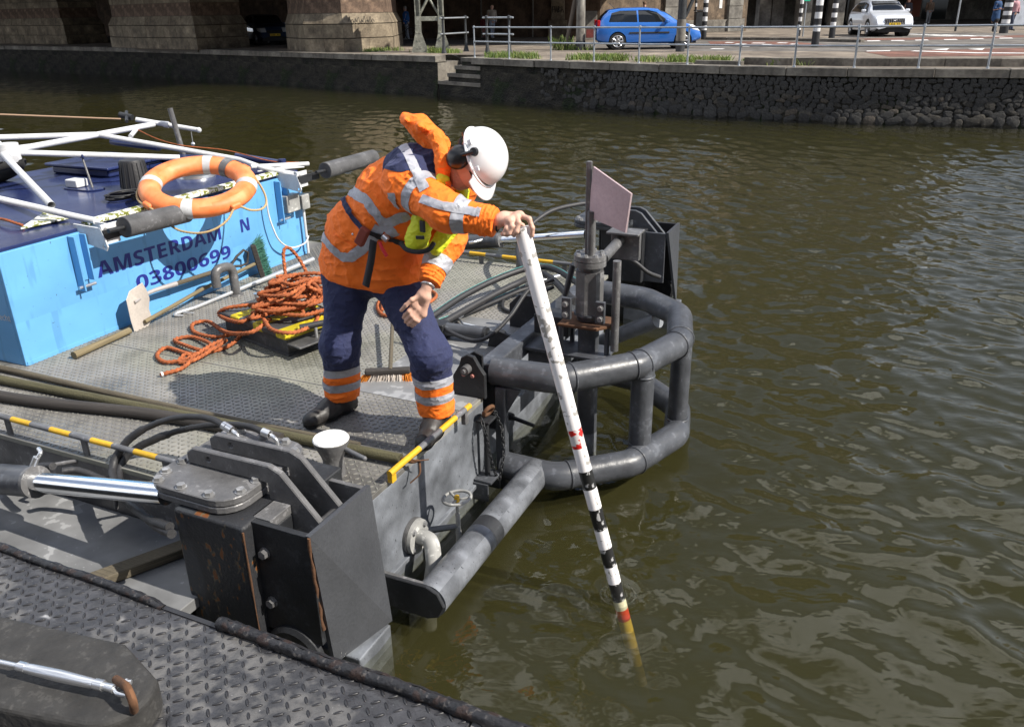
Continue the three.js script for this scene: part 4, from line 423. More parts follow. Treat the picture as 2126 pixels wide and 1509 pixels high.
M.yellow = mat({ color: C(0.72, 0.42, 0.015), roughness: 0.5, map: T.grime }); M.railGrey = mat({ color: C(0.2, 0.205, 0.22), roughness: 0.5, map: T.worn });
M.rubber = mat({ color: C(0.022, 0.022, 0.024), roughness: 0.55, bumpMap: T.fine, bumpScale: 0.001 }); M.chrome = mat({ color: C(0.82, 0.84, 0.86), roughness: 0.16, metalness: 1 }); M.zinc = mat({ color: C(0.66, 0.67, 0.68), roughness: 0.28, metalness: 0.85 });
const UPV = YUP, UV_ = new V3(1, 0, 0), VV_ = new V3(0, 0, -1);            // barge-local directions: bow, and across to the far side
const DECKV = [-0.43, 3.72];
{ const t = thing('work_barge', 'flat grey steel work barge with a tread plate deck', 'barge', [-2.5, 1.6, 0]);
  const deck = part(t, 'deck_plate', bx(-8.5, 0.0, DECKV[0], 1.06, HD - 0.03, HD, 0.004), M.deck);
  part(t, 'deck_plate', bx(-8.5, -0.1, 1.06, DECKV[1], HD - 0.03, HD - 0.0005, 0.003), M.deck);
  part(t, 'hull_front', bx(-0.4, -0.001, -0.36, 1.06, -0.6, HD - 0.03, 0.004), M.steelPale); part(t, 'hull_front', bx(-0.5, -0.12, 1.06, 3.7, -0.6, HD - 0.03, 0.004), M.steelPale, t, { label: 'recessed pale bow plate behind the tube fender' });
  part(t, 'hull_side', bx(-8.5, -0.4, DECKV[0] + 0.006, DECKV[0] + 0.12, -0.6, HD - 0.03, 0.004), M.steel); part(t, 'hull_side', bx(-8.5, -0.5, DECKV[1] - 0.12, DECKV[1] - 0.006, -0.6, HD - 0.03, 0.004), M.steel);
  part(t, 'rub_edge', bx(-0.02, 0.022, -0.3, 1.05, 0.055, 0.085, 0.006), M.steelPale);
  part(t, 'ledge', bx(-8.5, -0.55, -1.16, DECKV[0] + 0.004, 0.24, 0.3, 0.006), M.plainPlate); part(t, 'ledge_side', bx(-8.5, -0.55, -1.15, -1.1, -0.5, 0.238, 0.004), M.steel);
  part(t, 'plain_plate', plate([[-0.8, 0.84], [-0.02, 0.84], [-0.02, 1.05], [-0.14, 1.07], [-0.14, 2.3], [-0.75, 2.3]], 'uv', HD, 0.004, 0.0015), M.plainPlate, t, { label: 'smooth grey plate let into the tread deck' });
  for (const v of [0.82, 2.32]) part(t, 'weld_seam', rod([-3.05, v, HD], [-0.8, v, HD], 0.004, 0.004, 6), M.steel);
  // raised treads
  const tg = new THREE.SphereGeometry(1, 6, 4).scale(0.0155, 0.0042, 0.0054), spots = []; const sp = 0.036;
  for (let i = 0; i < 140; i++) for (let j = 0; j < 140; j++) { const u = -0.015 - i * sp, v = DECKV[0] + 0.03 + j * sp; if (v > DECKV[1] - 0.02 || (u > -0.14 && v > 1.04)) continue; if (u > -0.81 + (v - 0.84) * 0.034 && v > 0.83 && v < 2.31) continue; if (u < -3.12 && v > 0.25) continue; spots.push([u, v, (i + j) % 2]); }
  const im = new THREE.InstancedMesh(tg, M.deck, spots.length), mm = new THREE.Matrix4(), q = new THREE.Quaternion(), bs = bases.get(t); spots.forEach(([u, v, k], i) => { q.setFromAxisAngle(YUP, rad(45 + (k ? 90 : 0)) + 0.0); mm.compose(new V3(u, HD + 0.0006, -v).sub(bs), q, new V3(1, 1, 1)); im.setMatrixAt(i, mm); }); im.name = 'treads'; im.userData.kind = 'stuff'; sh(im); t.add(im); console.log('treads', spots.length);
}
// yellow and grey grab rails
function grabRail(label, a, b, n, phase, posts) { const t = thing('grab_rail', label, 'rail', [(a[0] + b[0]) / 2, a[1], HD]); for (let k = 0; k < n; k++) { const p = (f) => a.map((x, i) => mixn(x, b[i], f)); part(t, 'rail_band', rod(p(k / n), p((k + 1) / n), 0.0165, 0.0165, 12), (k + phase) % 2 ? M.yellow : M.railGrey); } for (const f of posts) { const p = a.map((x, i) => mixn(x, b[i], f)); part(t, 'post', bx(p[0] - 0.022, p[0] + 0.022, p[1] - 0.006, p[1] + 0.006, HD - 0.02, p[2] - 0.012, 0.003), M.steel); } }
grabRail('yellow and grey banded grab rail on the deck edge above the ledge', [-3.6, -0.4, 0.7], [-0.95, -0.4, 0.7], 17, 0, [0.1, 0.3, 0.51, 0.74, 0.96]);
grabRail('yellow and grey banded grab rail on the deck edge behind the bent worker', [-1.75, 3.63, 0.69], [-0.25, 3.63, 0.69], 9, 1, [0.06, 0.3, 0.55, 0.85]);
// small curved handles on the deck edge
for (const [x, y, lab] of [[125, 945, 'bent round bar hook on the deck edge above the chrome rod gland'], [280, 975, 'bent round bar hook on the deck edge beside the looping hoses']]) { const a = vp(x, y, -0.44); solo('cleat_hook', lab, 'hook', sweep(fillet([[a[0] + 0.1, -0.42, 0.56], [a[0] + 0.02, -0.5, 0.56], [a[0] - 0.05, -0.55, 0.5], [a[0] - 0.06, -0.55, 0.44]], 0.03), 0.011, 8), M.steel, [a[0], -0.44, 0.5], { group: 'hooks on the deck edge' }); }
// ---------- spud housings at the two bow corners ----------
function housing(label, s, vc, du, dh) {                       // s = 1: outer side towards -v; s = -1: mirrored
  const v = (x) => vc + s * (x + 0.47), uu = (x) => x + du, hh = (x) => x + dh, t = thing('spud_housing', label, 'spud housing', [du - 0.2, vc, 0.0]);
  const B_ = (u0, u1, v0, v1, h0, h1, r) => bx(uu(u0), uu(u1), min(v(v0), v(v1)), max(v(v0), v(v1)), hh(h0), hh(h1), r), P_ = (u, vv, h) => [uu(u), v(vv), hh(h)];
  const S = s > 0 ? M.steel : M.steelBlue;
  part(t, 'leg_box', B_(-0.6, -0.2, -0.79, -0.44, -0.4, 0.765, 0.02), s > 0 ? M.rustyBlack : M.steelBlack); part(t, 'leg_box', B_(-0.2, -0.13, -0.72, -0.44, -0.5, 0.72, 0.012), M.steelBlack);
  part(t, 'slide_block', B_(-0.5, -0.1, -0.4, -0.22, 0.3, 0.78, 0.01), M.steelBlack);
  const flange = (h0, h1, g) => { const pts = rounded(-0.79, -0.28, -0.765, -0.19, 0.12).map(([a, b]) => [uu(a), v(b)]); if (s < 0) pts.reverse(); return plate(pts, 'uv', hh(h0), h1 - h0, 0.004); };
  part(t, 'flange_plate', flange(0.772, 0.804), S); part(t, 'flange_plate', flange(0.808, 0.842), S);
  for (const [a, b] of [[-0.745, -0.66], [-0.72, -0.73], [-0.58, -0.735], [-0.42, -0.735], [-0.31, -0.66], [-0.31, -0.56], [-0.745, -0.56], [-0.745, -0.28], [-0.7, -0.22], [-0.56, -0.22], [-0.42, -0.22], [-0.32, -0.28], [-0.31, -0.36]]) part(t, 'bolt', hexBolt(P_(a, b, 0.842), UPV, 0.021), M.bolt);
  // two gusset plates carrying the pin
  for (const b of [-0.545, -0.4]) part(t, 'gusset', plate([[uu(-0.71), hh(0.845)], [uu(-0.25), hh(0.845)], [uu(-0.24), hh(0.5)], [uu(-0.1), hh(0.48)], [uu(0.06), hh(0.6)], [uu(0.07), hh(0.65)], [uu(-0.17), hh(0.91)], [uu(-0.23), hh(0.935)], [uu(-0.67), hh(0.93)], [uu(-0.71), hh(0.9)]], 'uh', v(b) + 0.016, 0.032, 0.005, [[uu(-0.58), hh(0.89), 0.012]]), S);
  part(t, 'pin_roller', rod(P_(0.0, -0.54, 0.635), P_(0.0, -0.4, 0.635), 0.055, 0.055, 24), S); part(t, 'pin_nut', hexBolt(P_(-0.05, -0.56, 0.575), VV_.clone().multiplyScalar(-s), 0.024), M.bolt); part(t, 'pin_nut', hexBolt(P_(-0.13, -0.56, 0.6), VV_.clone().multiplyScalar(-s), 0.018), M.bolt);
  part(t, 'stop_block', B_(-0.23, -0.13, -0.7, -0.56, 0.72, 0.765, 0.004), M.steel);
  // open box of thick plates on the bow side
  part(t, 'box_side', B_(-0.205, 0.1, -0.735, -0.705, 0.2, 0.765, 0.004), M.steelBlack);
  const q = (list) => { const g = new THREE.BufferGeometry(), p = list.map((c) => L(P_(...c))), w = p.map((c) => c.clone().add(new V3(-0.022, 0, 0))), pos = [...p, ...w].flatMap((c) => [c.x, c.y, c.z]); g.setAttribute('position', new THREE.Float32BufferAttribute(pos, 3)); g.setIndex([0, 1, 2, 0, 2, 3, 4, 6, 5, 4, 7, 6, 0, 4, 5, 0, 5, 1, 1, 5, 6, 1, 6, 2, 2, 6, 7, 2, 7, 3, 3, 7, 4, 3, 4, 0]); return flatN(g); };
  part(t, 'box_front', q([[0.105, -0.735, 0.77], [0.125, -0.7, 0.08], [0.21, -0.36, 0.085], [0.112, -0.3, 0.775]]), M.panel);
  part(t, 'box_back', B_(-0.18, 0.085, -0.325, -0.3, 0.3, 0.765, 0.004), S);
  if (s > 0) { part(t, 'rust_edge', sweep([0, 1, 2, 3, 4, 5, 6, 7, 8, 9].map((k) => P_(0.102 + 0.004 * sin(k * 3) - (k > 0) * 0.004, -0.737 + 0.002 * k, 0.765 - 0.054 * k)), (f) => 0.003 + 0.008 * vnoise(f * 14, 3), 6), M.rust, t, { label: 'rusty torn plate edge' });
    part(t, 'rust_edge', sweep([0, 1, 2, 3, 4, 5, 6, 7].map((k) => P_(-0.205, -0.788, 0.74 - 0.09 * k)), (f) => 0.002 + 0.007 * vnoise(f * 12, 9), 6), M.rust, t, { label: 'rusty corner of the leg box' }); }
  for (const h of [0.62, 0.36]) part(t, 'bolt', hexBolt(P_(-0.15, -0.735, h), VV_.clone().multiplyScalar(-s), 0.022, 0.8), M.steel);
  part(t, 'sheave', lathe([[0.03, 0.06], [0.13, 0.06], [0.15, 0.045], [0.15, 0.015], [0.13, 0], [0.001, 0]], P_(-0.06, -0.70, 0.1), VV_.clone().multiplyScalar(-s), 28), M.steelBlack); for (let k = 0; k < 6; k++) part(t, 'sheave_bolt', hexBolt([uu(-0.06) + cos(k) * 0.08, v(-0.70) - s * 0.06, hh(0.1) + sin(k) * 0.08], VV_.clone().multiplyScalar(-s), 0.014), M.steel);
  part(t, 'lower_post', B_(-0.3, 0.2, -0.62, -0.36, -0.6, 0.06, 0.01), M.steelPale, t, { label: 'pale lower post standing in the water' });
  return t; }
housing('dark grey spud housing with rust streaks beside the ledge and hydraulic rod', 1, -0.47, 0, 0);
housing('blue grey spud housing on the bow corner behind the pale sign board', -1, 4.42, 0.17, 0.11);
// hydraulic cylinders
function cylinder(label, a, b, c, r, rRod) { const A = asV(a), D = asV(b), E = asV(c), d = E.clone().sub(A).normalize(), t = thing('hydraulic_cylinder', label, 'hydraulic cylinder', [(a[0] + c[0]) / 2, a[1], a[2] - r]);
  part(t, 'barrel', rod(A, D, r, r, 28), M.steelBlue); part(t, 'gland', [rod(D.clone().addScaledVector(d, -0.012), D.clone().addScaledVector(d, 0.012), r * 1.04, r * 1.04, 28)], M.steel); part(t, 'rod', rod(D, E, rRod, rRod, 28), M.chrome); return t; }
{ const a = vp(-420, 962, -0.72), b = vp(72, 1000, -0.72), c = vp(345, 1026, -0.72); const t = cylinder('hydraulic cylinder with chrome rod driving the rusty spud housing', a, b, c, 0.079, 0.05);
  part(t, 'hose_fitting', [rod([b[0] - 0.02, b[1] + 0.02, b[2] + 0.07], [b[0] + 0.0, b[1] + 0.04, b[2] + 0.12], 0.017, 0.017, 6), sweep(fillet([[b[0], b[1] + 0.04, b[2] + 0.11], [b[0] + 0.015, b[1] + 0.06, b[2] + 0.14], [b[0] - 0.03, b[1] + 0.08, b[2] + 0.14]], 0.015), 0.011, 8)], M.zinc); }
{ const a = vp(880, 508, 3.86), b = vp(1038, 499, 3.86), c = vp(1215, 487, 3.86); const t = cylinder('black hydraulic cylinder with chrome rod behind the worker', a, b, c, 0.068, 0.038); part(t, 'hose_fitting', [rod([b[0] - 0.17, b[1] - 0.06, b[2]], [b[0] - 0.21, b[1] - 0.13, b[2] - 0.005], 0.017, 0.014, 8), rod([b[0] - 0.21, b[1] - 0.13, b[2] - 0.005], [b[0] - 0.25, b[1] - 0.15, b[2] - 0.01], 0.015, 0.015, 8)], M.zinc); }
// ---------- tube fender at the bow ----------
{ const t = thing('bow_fender', 'dark steel tube fender frame curving out from the bow over the water', 'fender', [0.5, 1.9, 0]), R = 0.088, FR = [0, 0.2, 0.2, 0.22, 0.22, 0.2, 0];
  const top = [[0.02, 1.17, 0.735], [0.44, 1.2, 0.735], [0.8, 1.58, 0.735], [0.95, 2.05, 0.735], [0.82, 2.56, 0.735], [0.5, 2.82, 0.735], [0.0, 2.88, 0.735]], low = [[0.1, 1.13, 0.115], [0.45, 1.12, 0.115], [0.82, 1.46, 0.115], [0.99, 1.95, 0.115], [0.9, 2.35, 0.115], [0.5, 2.7, 0.115], [-0.05, 2.8, 0.115]];
  part(t, 'upper_tube', sweep(fillet(top, FR, 10), R, 24), M.steelBlue); part(t, 'lower_tube', sweep(fillet(low, FR, 10), R, 24), M.steelBlue);
  const ringAt = (p, d) => { const g = new THREE.TorusGeometry(R + 0.001, 0.006, 6, 28); g.applyQuaternion(new THREE.Quaternion().setFromUnitVectors(new V3(0, 0, 1), d.clone().normalize())); const w = L(p); return g.translate(w.x, w.y, w.z); };
  const fu = fillet(top, FR, 10), fl = fillet(low, FR, 10); for (const [f, k] of [[fu, 11], [fu, 13], [fu, 22], [fu, 24], [fl, 11], [fl, 22], [fu, 33]]) { const p = f[k], d = f[k + 1].clone().sub(f[k - 1]); part(t, 'weld', ringAt([p.x, -p.z, p.y], d), M.steelBlue); }
  part(t, 'upright', rod([0.83, 1.62, 0.13], [0.83, 1.62, 0.72], 0.072, 0.072, 20), M.steelBlue); part(t, 'upright', rod([0.965, 2.05, 0.13], [0.965, 2.05, 0.72], 0.066, 0.066, 20), M.steelBlue);
  for (const p of [[0.83, 1.62, 0.19], [0.965, 2.05, 0.19], [0.83, 1.62, 0.66]]) { const g = new THREE.TorusGeometry(0.071, 0.007, 6, 24).rotateX(PI / 2), w = L(p); part(t, 'weld', g.translate(w.x, w.y, w.z), M.steelBlue); }
  part(t, 'bow_bar', rod([0.325, 1.13, 0.12], [0.325, -0.2, 0.12], 0.09, 0.09, 28), M.steelWorn, t, { label: 'worn grey tube running along the bow' }); part(t, 'end_plate', plate([[0.02, 0.21], [0.32, 0.215], [0.38, 0.19], [0.415, 0.12], [0.38, 0.05], [0.32, 0.025], [0.06, 0.03], [0.02, 0.08]], 'uh', -0.2, 0.022, 0.004), M.steelBlack); part(t, 'end_arm', bx(-0.02, 0.3, -0.2, -0.17, 0.03, 0.2, 0.004), M.steel);
  part(t, 'black_band', rod([0.325, 0.46, 0.12], [0.325, 0.36, 0.12], 0.0908, 0.0908, 28, false), M.steelBlack);
  part(t, 'brace_tube', rod([0.05, 2.95, 0.25], [0.62, 2.72, 0.62], 0.06, 0.06, 18), M.steelPale);
  part(t, 'cross_beam', bx(-0.08, 0.045, 1.13, 3.0, 0.665, 0.79, 0.014), M.steelBlue, t, { label: 'square cross beam with a worn top' }); part(t, 'beam_stub', bx(-0.075, 0.04, 1.14, 1.26, 0.35, 0.664, 0.01), M.steelBlack);
  part(t, 'corner_post', bx(0.055, 0.125, 1.1, 1.16, -0.05, 0.66, 0.012), M.steelBlue); part(t, 'lower_beam', bx(-0.07, 0.03, 1.25, 2.9, 0.28, 0.4, 0.01), M.steelPale); part(t, 'gusset', plate([[0.05, 0.655], [0.22, 0.655], [0.05, 0.35]], 'uh', 1.14, 0.014, 0.002), M.steelBlue);
  part(t, 'peg', rod([0.05, 1.32, 0.36], [0.24, 1.28, 0.35], 0.014, 0.012, 10), M.steelBlack); part(t, 'peg_collar', rod([0.04, 1.325, 0.36], [0.075, 1.32, 0.36], 0.028, 0.024, 12), M.steelBlack); }
// hinge plate with pin on the deck, beside the boot
{ const t = thing('hinge_plate', 'dark upright hinge plate with a pin at the end of the square beam', 'plate', [-0.08, 1.06, HD]); part(t, 'plate', plate([[-0.2, 0.605], [0.03, 0.605], [0.03, 0.76], [0.0, 0.8], [-0.04, 0.865], [-0.085, 0.875], [-0.125, 0.85], [-0.14, 0.8], [-0.2, 0.7]], 'uh', 1.06, 0.03, 0.004), M.steelBlack); part(t, 'pin', rod([-0.08, 1.06, 0.79], [-0.08, 0.98, 0.79], 0.03, 0.028, 16), M.steel); part(t, 'pin_bolt', hexBolt([-0.08, 0.98, 0.79], VV_.clone().multiplyScalar(-1), 0.013), M.bolt); for (const u of [-0.11, -0.05]) part(t, 'lock_bolt', hexBolt([u, 1.03, 0.745], VV_.clone().multiplyScalar(-1), 0.011), mat({ color: C(0.45, 0.2, 0.17), roughness: 0.7 })); part(t, 'plate', plate([[-0.13, 0.605], [-0.02, 0.605], [-0.02, 0.85], [-0.075, 0.87], [-0.12, 0.84]], 'uh', 1.125, 0.02, 0.003), M.steelBlack); }
// ---------- spud pole with its clamp and sign ----------
{ const u = 0.44, v = 1.7, t = thing('spud_pole', 'dark steel spud pole standing in the water inside the tube fender', 'spud pole', [u, v, 0]); part(t, 'pole', rod([u, v, -0.6], [u, v, 0.9], 0.067, 0.067, 26), M.steelBlue); part(t, 'pale_foot', rod([u, v, -0.55], [u, v, 0.16], 0.0685, 0.0685, 26, false), M.steelPale);
  const collar = (h0, h1) => plate([[u - 0.16, v - 0.14], [u + 0.1, v - 0.14], [u + 0.16, v - 0.06], [u + 0.16, v + 0.1], [u - 0.16, v + 0.1]], 'uv', h0, h1 - h0, 0.004); const k1 = thing('spud_clamp', 'bolted hydraulic clamp with hexagonal motor on top of the spud pole', 'clamp', [u, v, 0.7]);
  part(k1, 'lower_collar', collar(0.725, 0.745), M.steelBlue); part(k1, 'upper_collar', collar(0.925, 0.945), M.rust, k1, { label: 'rusty brown collar plate' }); for (const [a, b] of [[-0.14, -0.12], [0.14, -0.05], [-0.14, 0.08]]) part(k1, 'strut', rod([u + a, v + b, 0.745], [u + a, v + b, 0.925], 0.016, 0.016, 10), M.steelBlue);
  part(k1, 'motor', flatN(rod([u, v, 1.0], [u, v, 1.27], 0.092, 0.092, 8)), M.steel); part(k1, 'motor_foot', [rod([u, v, 0.95], [u, v, 0.985], 0.075, 0.08, 24), rod([u, v, 0.985], [u, v, 1.0], 0.095, 0.095, 24)], M.steelBlue); part(k1, 'motor_neck', rod([u, v, 1.27], [u, v, 1.3], 0.07, 0.07, 20), M.steel);
  part(k1, 'flange', rod([u, v, 1.3], [u, v, 1.335], 0.1, 0.1, 28), M.steel); part(k1, 'flange', rod([u, v, 1.339], [u, v, 1.37], 0.1, 0.1, 28), M.steel); for (let k = 0; k < 8; k++) part(k1, 'bolt', hexBolt([u + cos(k * PI / 4) * 0.08, v + sin(k * PI / 4) * 0.08, 1.37], UPV, 0.014), M.bolt);
  for (const s of [-1, 1]) { part(k1, 'side_plate', bx(u - 0.03 + s * 0.11, u + 0.03 + s * 0.11, v - 0.12, v - 0.09, 0.97, 1.11, 0.004), M.steelBlue); for (const h of [1.0, 1.07]) part(k1, 'bolt', hexBolt([u + s * 0.115, v - 0.12, h], VV_.clone().multiplyScalar(-1), 0.017), M.bolt); }
  part(k1, 'guide_bar', rod([u + 0.19, v - 0.05, 0.78], [u + 0.19, v - 0.05, 1.36], 0.025, 0.025, 14), M.steel); part(k1, 'stay', rod([u - 0.13, v + 0.05, 1.28], [u - 0.2, v + 0.1, 1.05], 0.02, 0.02, 6), M.steelBlue);
  part(k1, 'arm', rod([u + 0.05, v + 0.1, 1.32], [u + 0.02, v + 0.55, 1.33], 0.034, 0.034, 16), M.steel); part(k1, 'arm_plate', bx(u - 0.04, u + 0.16, v + 0.52, v + 0.56, 1.2, 1.38, 0.006), M.steel); part(k1, 'arm_lid', bx(u - 0.05, u + 0.17, v + 0.44, v + 0.6, 1.385, 1.4, 0.004), M.steel);
  part(k1, 'valve_block', bx(u - 0.38, u - 0.14, v - 0.0, v + 0.16, 0.8, 0.93, 0.008), M.steelBlack); part(k1, 'bracket_plate', bx(u - 0.4, u - 0.1, v - 0.12, v + 0.1, 0.72, 0.742, 0.004), M.steelBlue); part(k1, 'carrier', bx(0.05, 0.3, v - 0.08, v + 0.08, 0.5, 0.72, 0.01), M.steelBlue);
  const s = thing('sign_board', 'blank pale pink square board on a flat steel mast above the clamp', 'sign', [u, v, 1.37]); part(s, 'mast', bx(u - 0.035, u + 0.002, v - 0.012, v + 0.012, 1.37, 1.93, 0.008), M.steel); part(s, 'round_mast', rod([u + 0.012, v - 0.02, 1.37], [u + 0.012, v - 0.02, 1.64], 0.026, 0.026, 14), M.steel);
  const a = [0.456, 1.69, 1.9], b = hp(1312, 402, 1.80), c = hp(1300, 483, 1.575), d = [0.425, 1.70, 1.6], P = [a, b, c, d].map(L), n = P[1].clone().sub(P[0]).cross(P[3].clone().sub(P[0])).normalize().multiplyScalar(0.006), pos = [...P.map((p) => p.clone().add(n)), ...P.map((p) => p.clone().sub(n))].flatMap((p) => [p.x, p.y, p.z]), g = new THREE.BufferGeometry(); g.setAttribute('position', new THREE.Float32BufferAttribute(pos, 3)); g.setIndex([0, 1, 2, 0, 2, 3, 4, 6, 5, 4, 7, 6, 0, 4, 5, 0, 5, 1, 1, 5, 6, 1, 6, 2, 2, 6, 7, 2, 7, 3, 3, 7, 4, 3, 4, 0]); part(s, 'board', flatN(g), mat({ color: C(0.47, 0.36, 0.38), roughness: 0.65, map: T.grime })); }
// ---------- gear on the barge ----------
M.woodGrey = mat({ color: C(0.27, 0.225, 0.15), roughness: 0.85, map: T.wood, bumpMap: T.fine, bumpScale: 0.002 }); M.woodGreen = mat({ color: C(0.22, 0.2, 0.1), roughness: 0.9, map: T.wood, bumpMap: T.fine, bumpScale: 0.003 }); M.woodDark = mat({ color: C(0.11, 0.095, 0.085), roughness: 0.8, map: T.wood }); M.woodPale = mat({ color: C(0.5, 0.4, 0.22), roughness: 0.8, map: T.wood });
M.rope = mat({ color: C(0.55, 0.15, 0.045), roughness: 0.85, map: at(T.worn, 0.35), bumpMap: T.fine, bumpScale: 0.002 }); M.whitePaint = mat({ color: C(0.72, 0.73, 0.74), roughness: 0.4, map: T.grime }); M.pvc = mat({ color: C(0.5, 0.5, 0.48), roughness: 0.55, map: T.worn });
M.hoseRib = mat({ color: C(0.035, 0.036, 0.04), roughness: 0.6 }); M.hatchGrey = mat({ color: C(0.1, 0.1, 0.1), roughness: 0.6, map: T.worn, bumpMap: T.fine, bumpScale: 0.002 }); M.hatchYellow = mat({ color: C(0.75, 0.6, 0.02), roughness: 0.6, map: T.worn });
const ropeGeo = (pts, r, n, pitch = 0.034) => sweep(n ? smooth(pts, n) : pts, r, 9, { shape: (f, a, l) => 1 + 0.28 * cos(3 * (a + l * 2 * PI / pitch / 3)) });
const len3 = (pts) => { let l = 0; const p = pts.map(asV); for (let i = 1; i < p.length; i++) l += p[i].distanceTo(p[i - 1]); return l; };
const wrinkle = (f, a, l) => 1 + 0.06 * sin(l * 190) * (0.5 + 0.5 * sin(l * 37)) + 0.05 * sin(l * 61 + a);
// long wooden poles
solo('wooden_pole', 'thin grey wooden pole lying in the row across the tread deck', 'pole', sweep(smooth([[-4.2, 0.15, 0.625], hp(0, 764, 0.625), [-1.7, 0.18, 0.624], hp(745, 924, 0.622)], 30), (f) => 0.022 - 0.004 * f, 10), M.woodGrey, [-1.7, 0.18, HD]);
{ const t = thing('boat_hook', 'greenish wooden boat hook pole with a rusty iron hook', 'boat hook', [-1.5, 0.1, HD]); part(t, 'shaft', sweep(smooth([[-4.2, -0.02, 0.63], hp(0, 788, 0.63), [-1.4, 0.12, 0.63], hp(832, 953, 0.64)], 30), 0.0285, 12), M.woodGreen); const e = hp(845, 957, 0.64); part(t, 'iron_hook', [sweep(fillet([hp(825, 950, 0.64), hp(858, 960, 0.64), [0.06, 0.21, 0.63], [0.085, 0.17, 0.57], [0.045, 0.13, 0.53]], 0.04), (f) => 0.011 - 0.007 * f, 8), sweep(fillet([hp(838, 953, 0.642), hp(862, 957, 0.645), hp(890, 954, 0.63)], 0.02), (f) => 0.008 - 0.005 * f, 8)], M.rust); }
solo('wooden_pole', 'thick dark wooden pole lying beside the hoses at the deck edge', 'pole', sweep(smooth([[-4.2, -0.15, 0.635], hp(0, 822, 0.635), [-1.6, 0.05, 0.635], hp(585, 912, 0.635)], 30), 0.034, 12), M.woodDark, [-1.7, 0, HD]);
solo('wooden_post', 'short pale wooden fence post lying against the blue cabin wall', 'post', sweep([hp(152, 738, 0.63), hp(210, 712, 0.63), hp(268, 686, 0.63)], (f) => 0.028 - 0.003 * f, 8), M.woodPale, hp(210, 712, HD));
// painted grab rail over the bow edge
{ const a = hp(808, 984, 0.665), b = hp(975, 842, 0.70), t = thing('grab_rail', 'short yellow and grey grab rail sloping over the bow edge beside the boot', 'rail', [0.03, 0.35, HD]); const p = (f) => a.map((x, i) => mixn(x, b[i], f)); [[0, 0.34, 1], [0.34, 0.6, 0], [0.6, 0.8, 1], [0.8, 0.93, 0], [0.93, 1, 1]].forEach(([f0, f1, y]) => part(t, 'rail_band', rod(p(f0), p(f1), 0.0165, 0.0165, 14), y ? M.yellow : M.railGrey)); for (const f of [0.05, 0.96]) { const q = p(f); part(t, 'foot', bx(q[0] - 0.03, q[0] - 0.0, q[1] - 0.02, q[1] + 0.02, HD - 0.002, q[2] - 0.008, 0.004), f < 0.5 ? M.yellow : M.steel); } }
// bollard with a white cap
{ const b = hp(695, 985), t = thing('bollard', 'flared steel bollard with a bright white painted top', 'bollard', b); part(t, 'stem', lathe([[0.001, 0], [0.055, 0], [0.052, 0.09], [0.06, 0.12], [0.088, 0.185], [0.09, 0.198], [0.001, 0.198]], b, UPV, 28), M.steel); part(t, 'white_cap', lathe([[0.001, 0.2], [0.088, 0.199], [0.091, 0.205], [0.086, 0.212], [0.001, 0.214]], b, UPV, 28), mat({ color: C(0.8, 0.8, 0.78), roughness: 0.8, bumpMap: T.fine, bumpScale: 0.003 })); const e = hp(756, 952, 0.75); part(t, 'cross_bar', rod([b[0] + 0.03, b[1] + 0.02, 0.76], e, 0.0125, 0.0125, 12), M.railGrey); part(t, 'bar_end', new THREE.SphereGeometry(0.0135, 12, 8).translate(...L(e).toArray()), M.railGrey); }
// hoses of the rusty housing
{ const path1 = [vp(480, 893, -0.3), vp(462, 882, -0.3), vp(430, 868, -0.27), vp(380, 866, -0.26), vp(330, 877, -0.28), vp(282, 900, -0.33), vp(252, 930, -0.38), vp(234, 965, -0.44), vp(236, 1000, -0.52), vp(262, 1040, -0.64), vp(310, 1078, -0.76), vp(352, 1094, -0.82)], path2 = [vp(560, 902, -0.24), vp(545, 896, -0.24), vp(510, 884, -0.22), vp(450, 882, -0.22), vp(380, 892, -0.24), vp(320, 912, -0.29), vp(272, 938, -0.35), vp(250, 966, -0.41), vp(248, 1005, -0.5), vp(276, 1046, -0.62), vp(322, 1090, -0.76), vp(356, 1108, -0.84)];
  const mk = (p, label, fx, fy, gx, gy) => { const t = thing('hydraulic_hose', label, 'hose', [p[5][0], p[5][1], 0.5]); part(t, 'hose', sweep(smooth(p, 110), (f) => f < 0.35 ? 0.0165 : 0.021, 12, { shape: wrinkle }), M.rubber); part(t, 'ferrule', rod(p[1], p[0], 0.021, 0.021, 12), M.zinc); const q = L(p[0]), e = q.clone().add(new V3(0.055, -0.06, 0.012)); part(t, 'elbow', sweep(fillet([q, q.clone().add(new V3(0.045, -0.006, 0.012)), e], 0.03), 0.0105, 10), M.zinc); part(t, 'nut', rod(e, e.clone().add(new V3(0.002, -0.022, 0)), 0.02, 0.022, 6), M.zinc); };
  mk(path1, 'black sleeved hose looping from the first steel elbow over the grab rail'); mk(path2, 'black sleeved hose looping from the second steel elbow next to the wooden poles');
  solo('hydraulic_hose', 'black hose lying on the ledge behind the chrome rod', 'hose', sweep(smooth([vp(108, 968, -0.62), vp(85, 968, -0.6), vp(45, 975, -0.56), vp(-30, 985, -0.5), vp(-90, 990, -0.48)], 30), 0.02, 10, { shape: wrinkle }), M.rubber, [-2, -0.5, 0.3]);
  solo('hydraulic_hose', 'black hose from the cylinder port running to the looping hoses', 'hose', sweep(smooth([vp(128, 978, -0.6), vp(160, 976, -0.55), vp(200, 990, -0.52), vp(235, 1003, -0.5)], 26), 0.018, 10, { shape: wrinkle }), M.rubber, [-1.6, -0.5, 0.4]); }
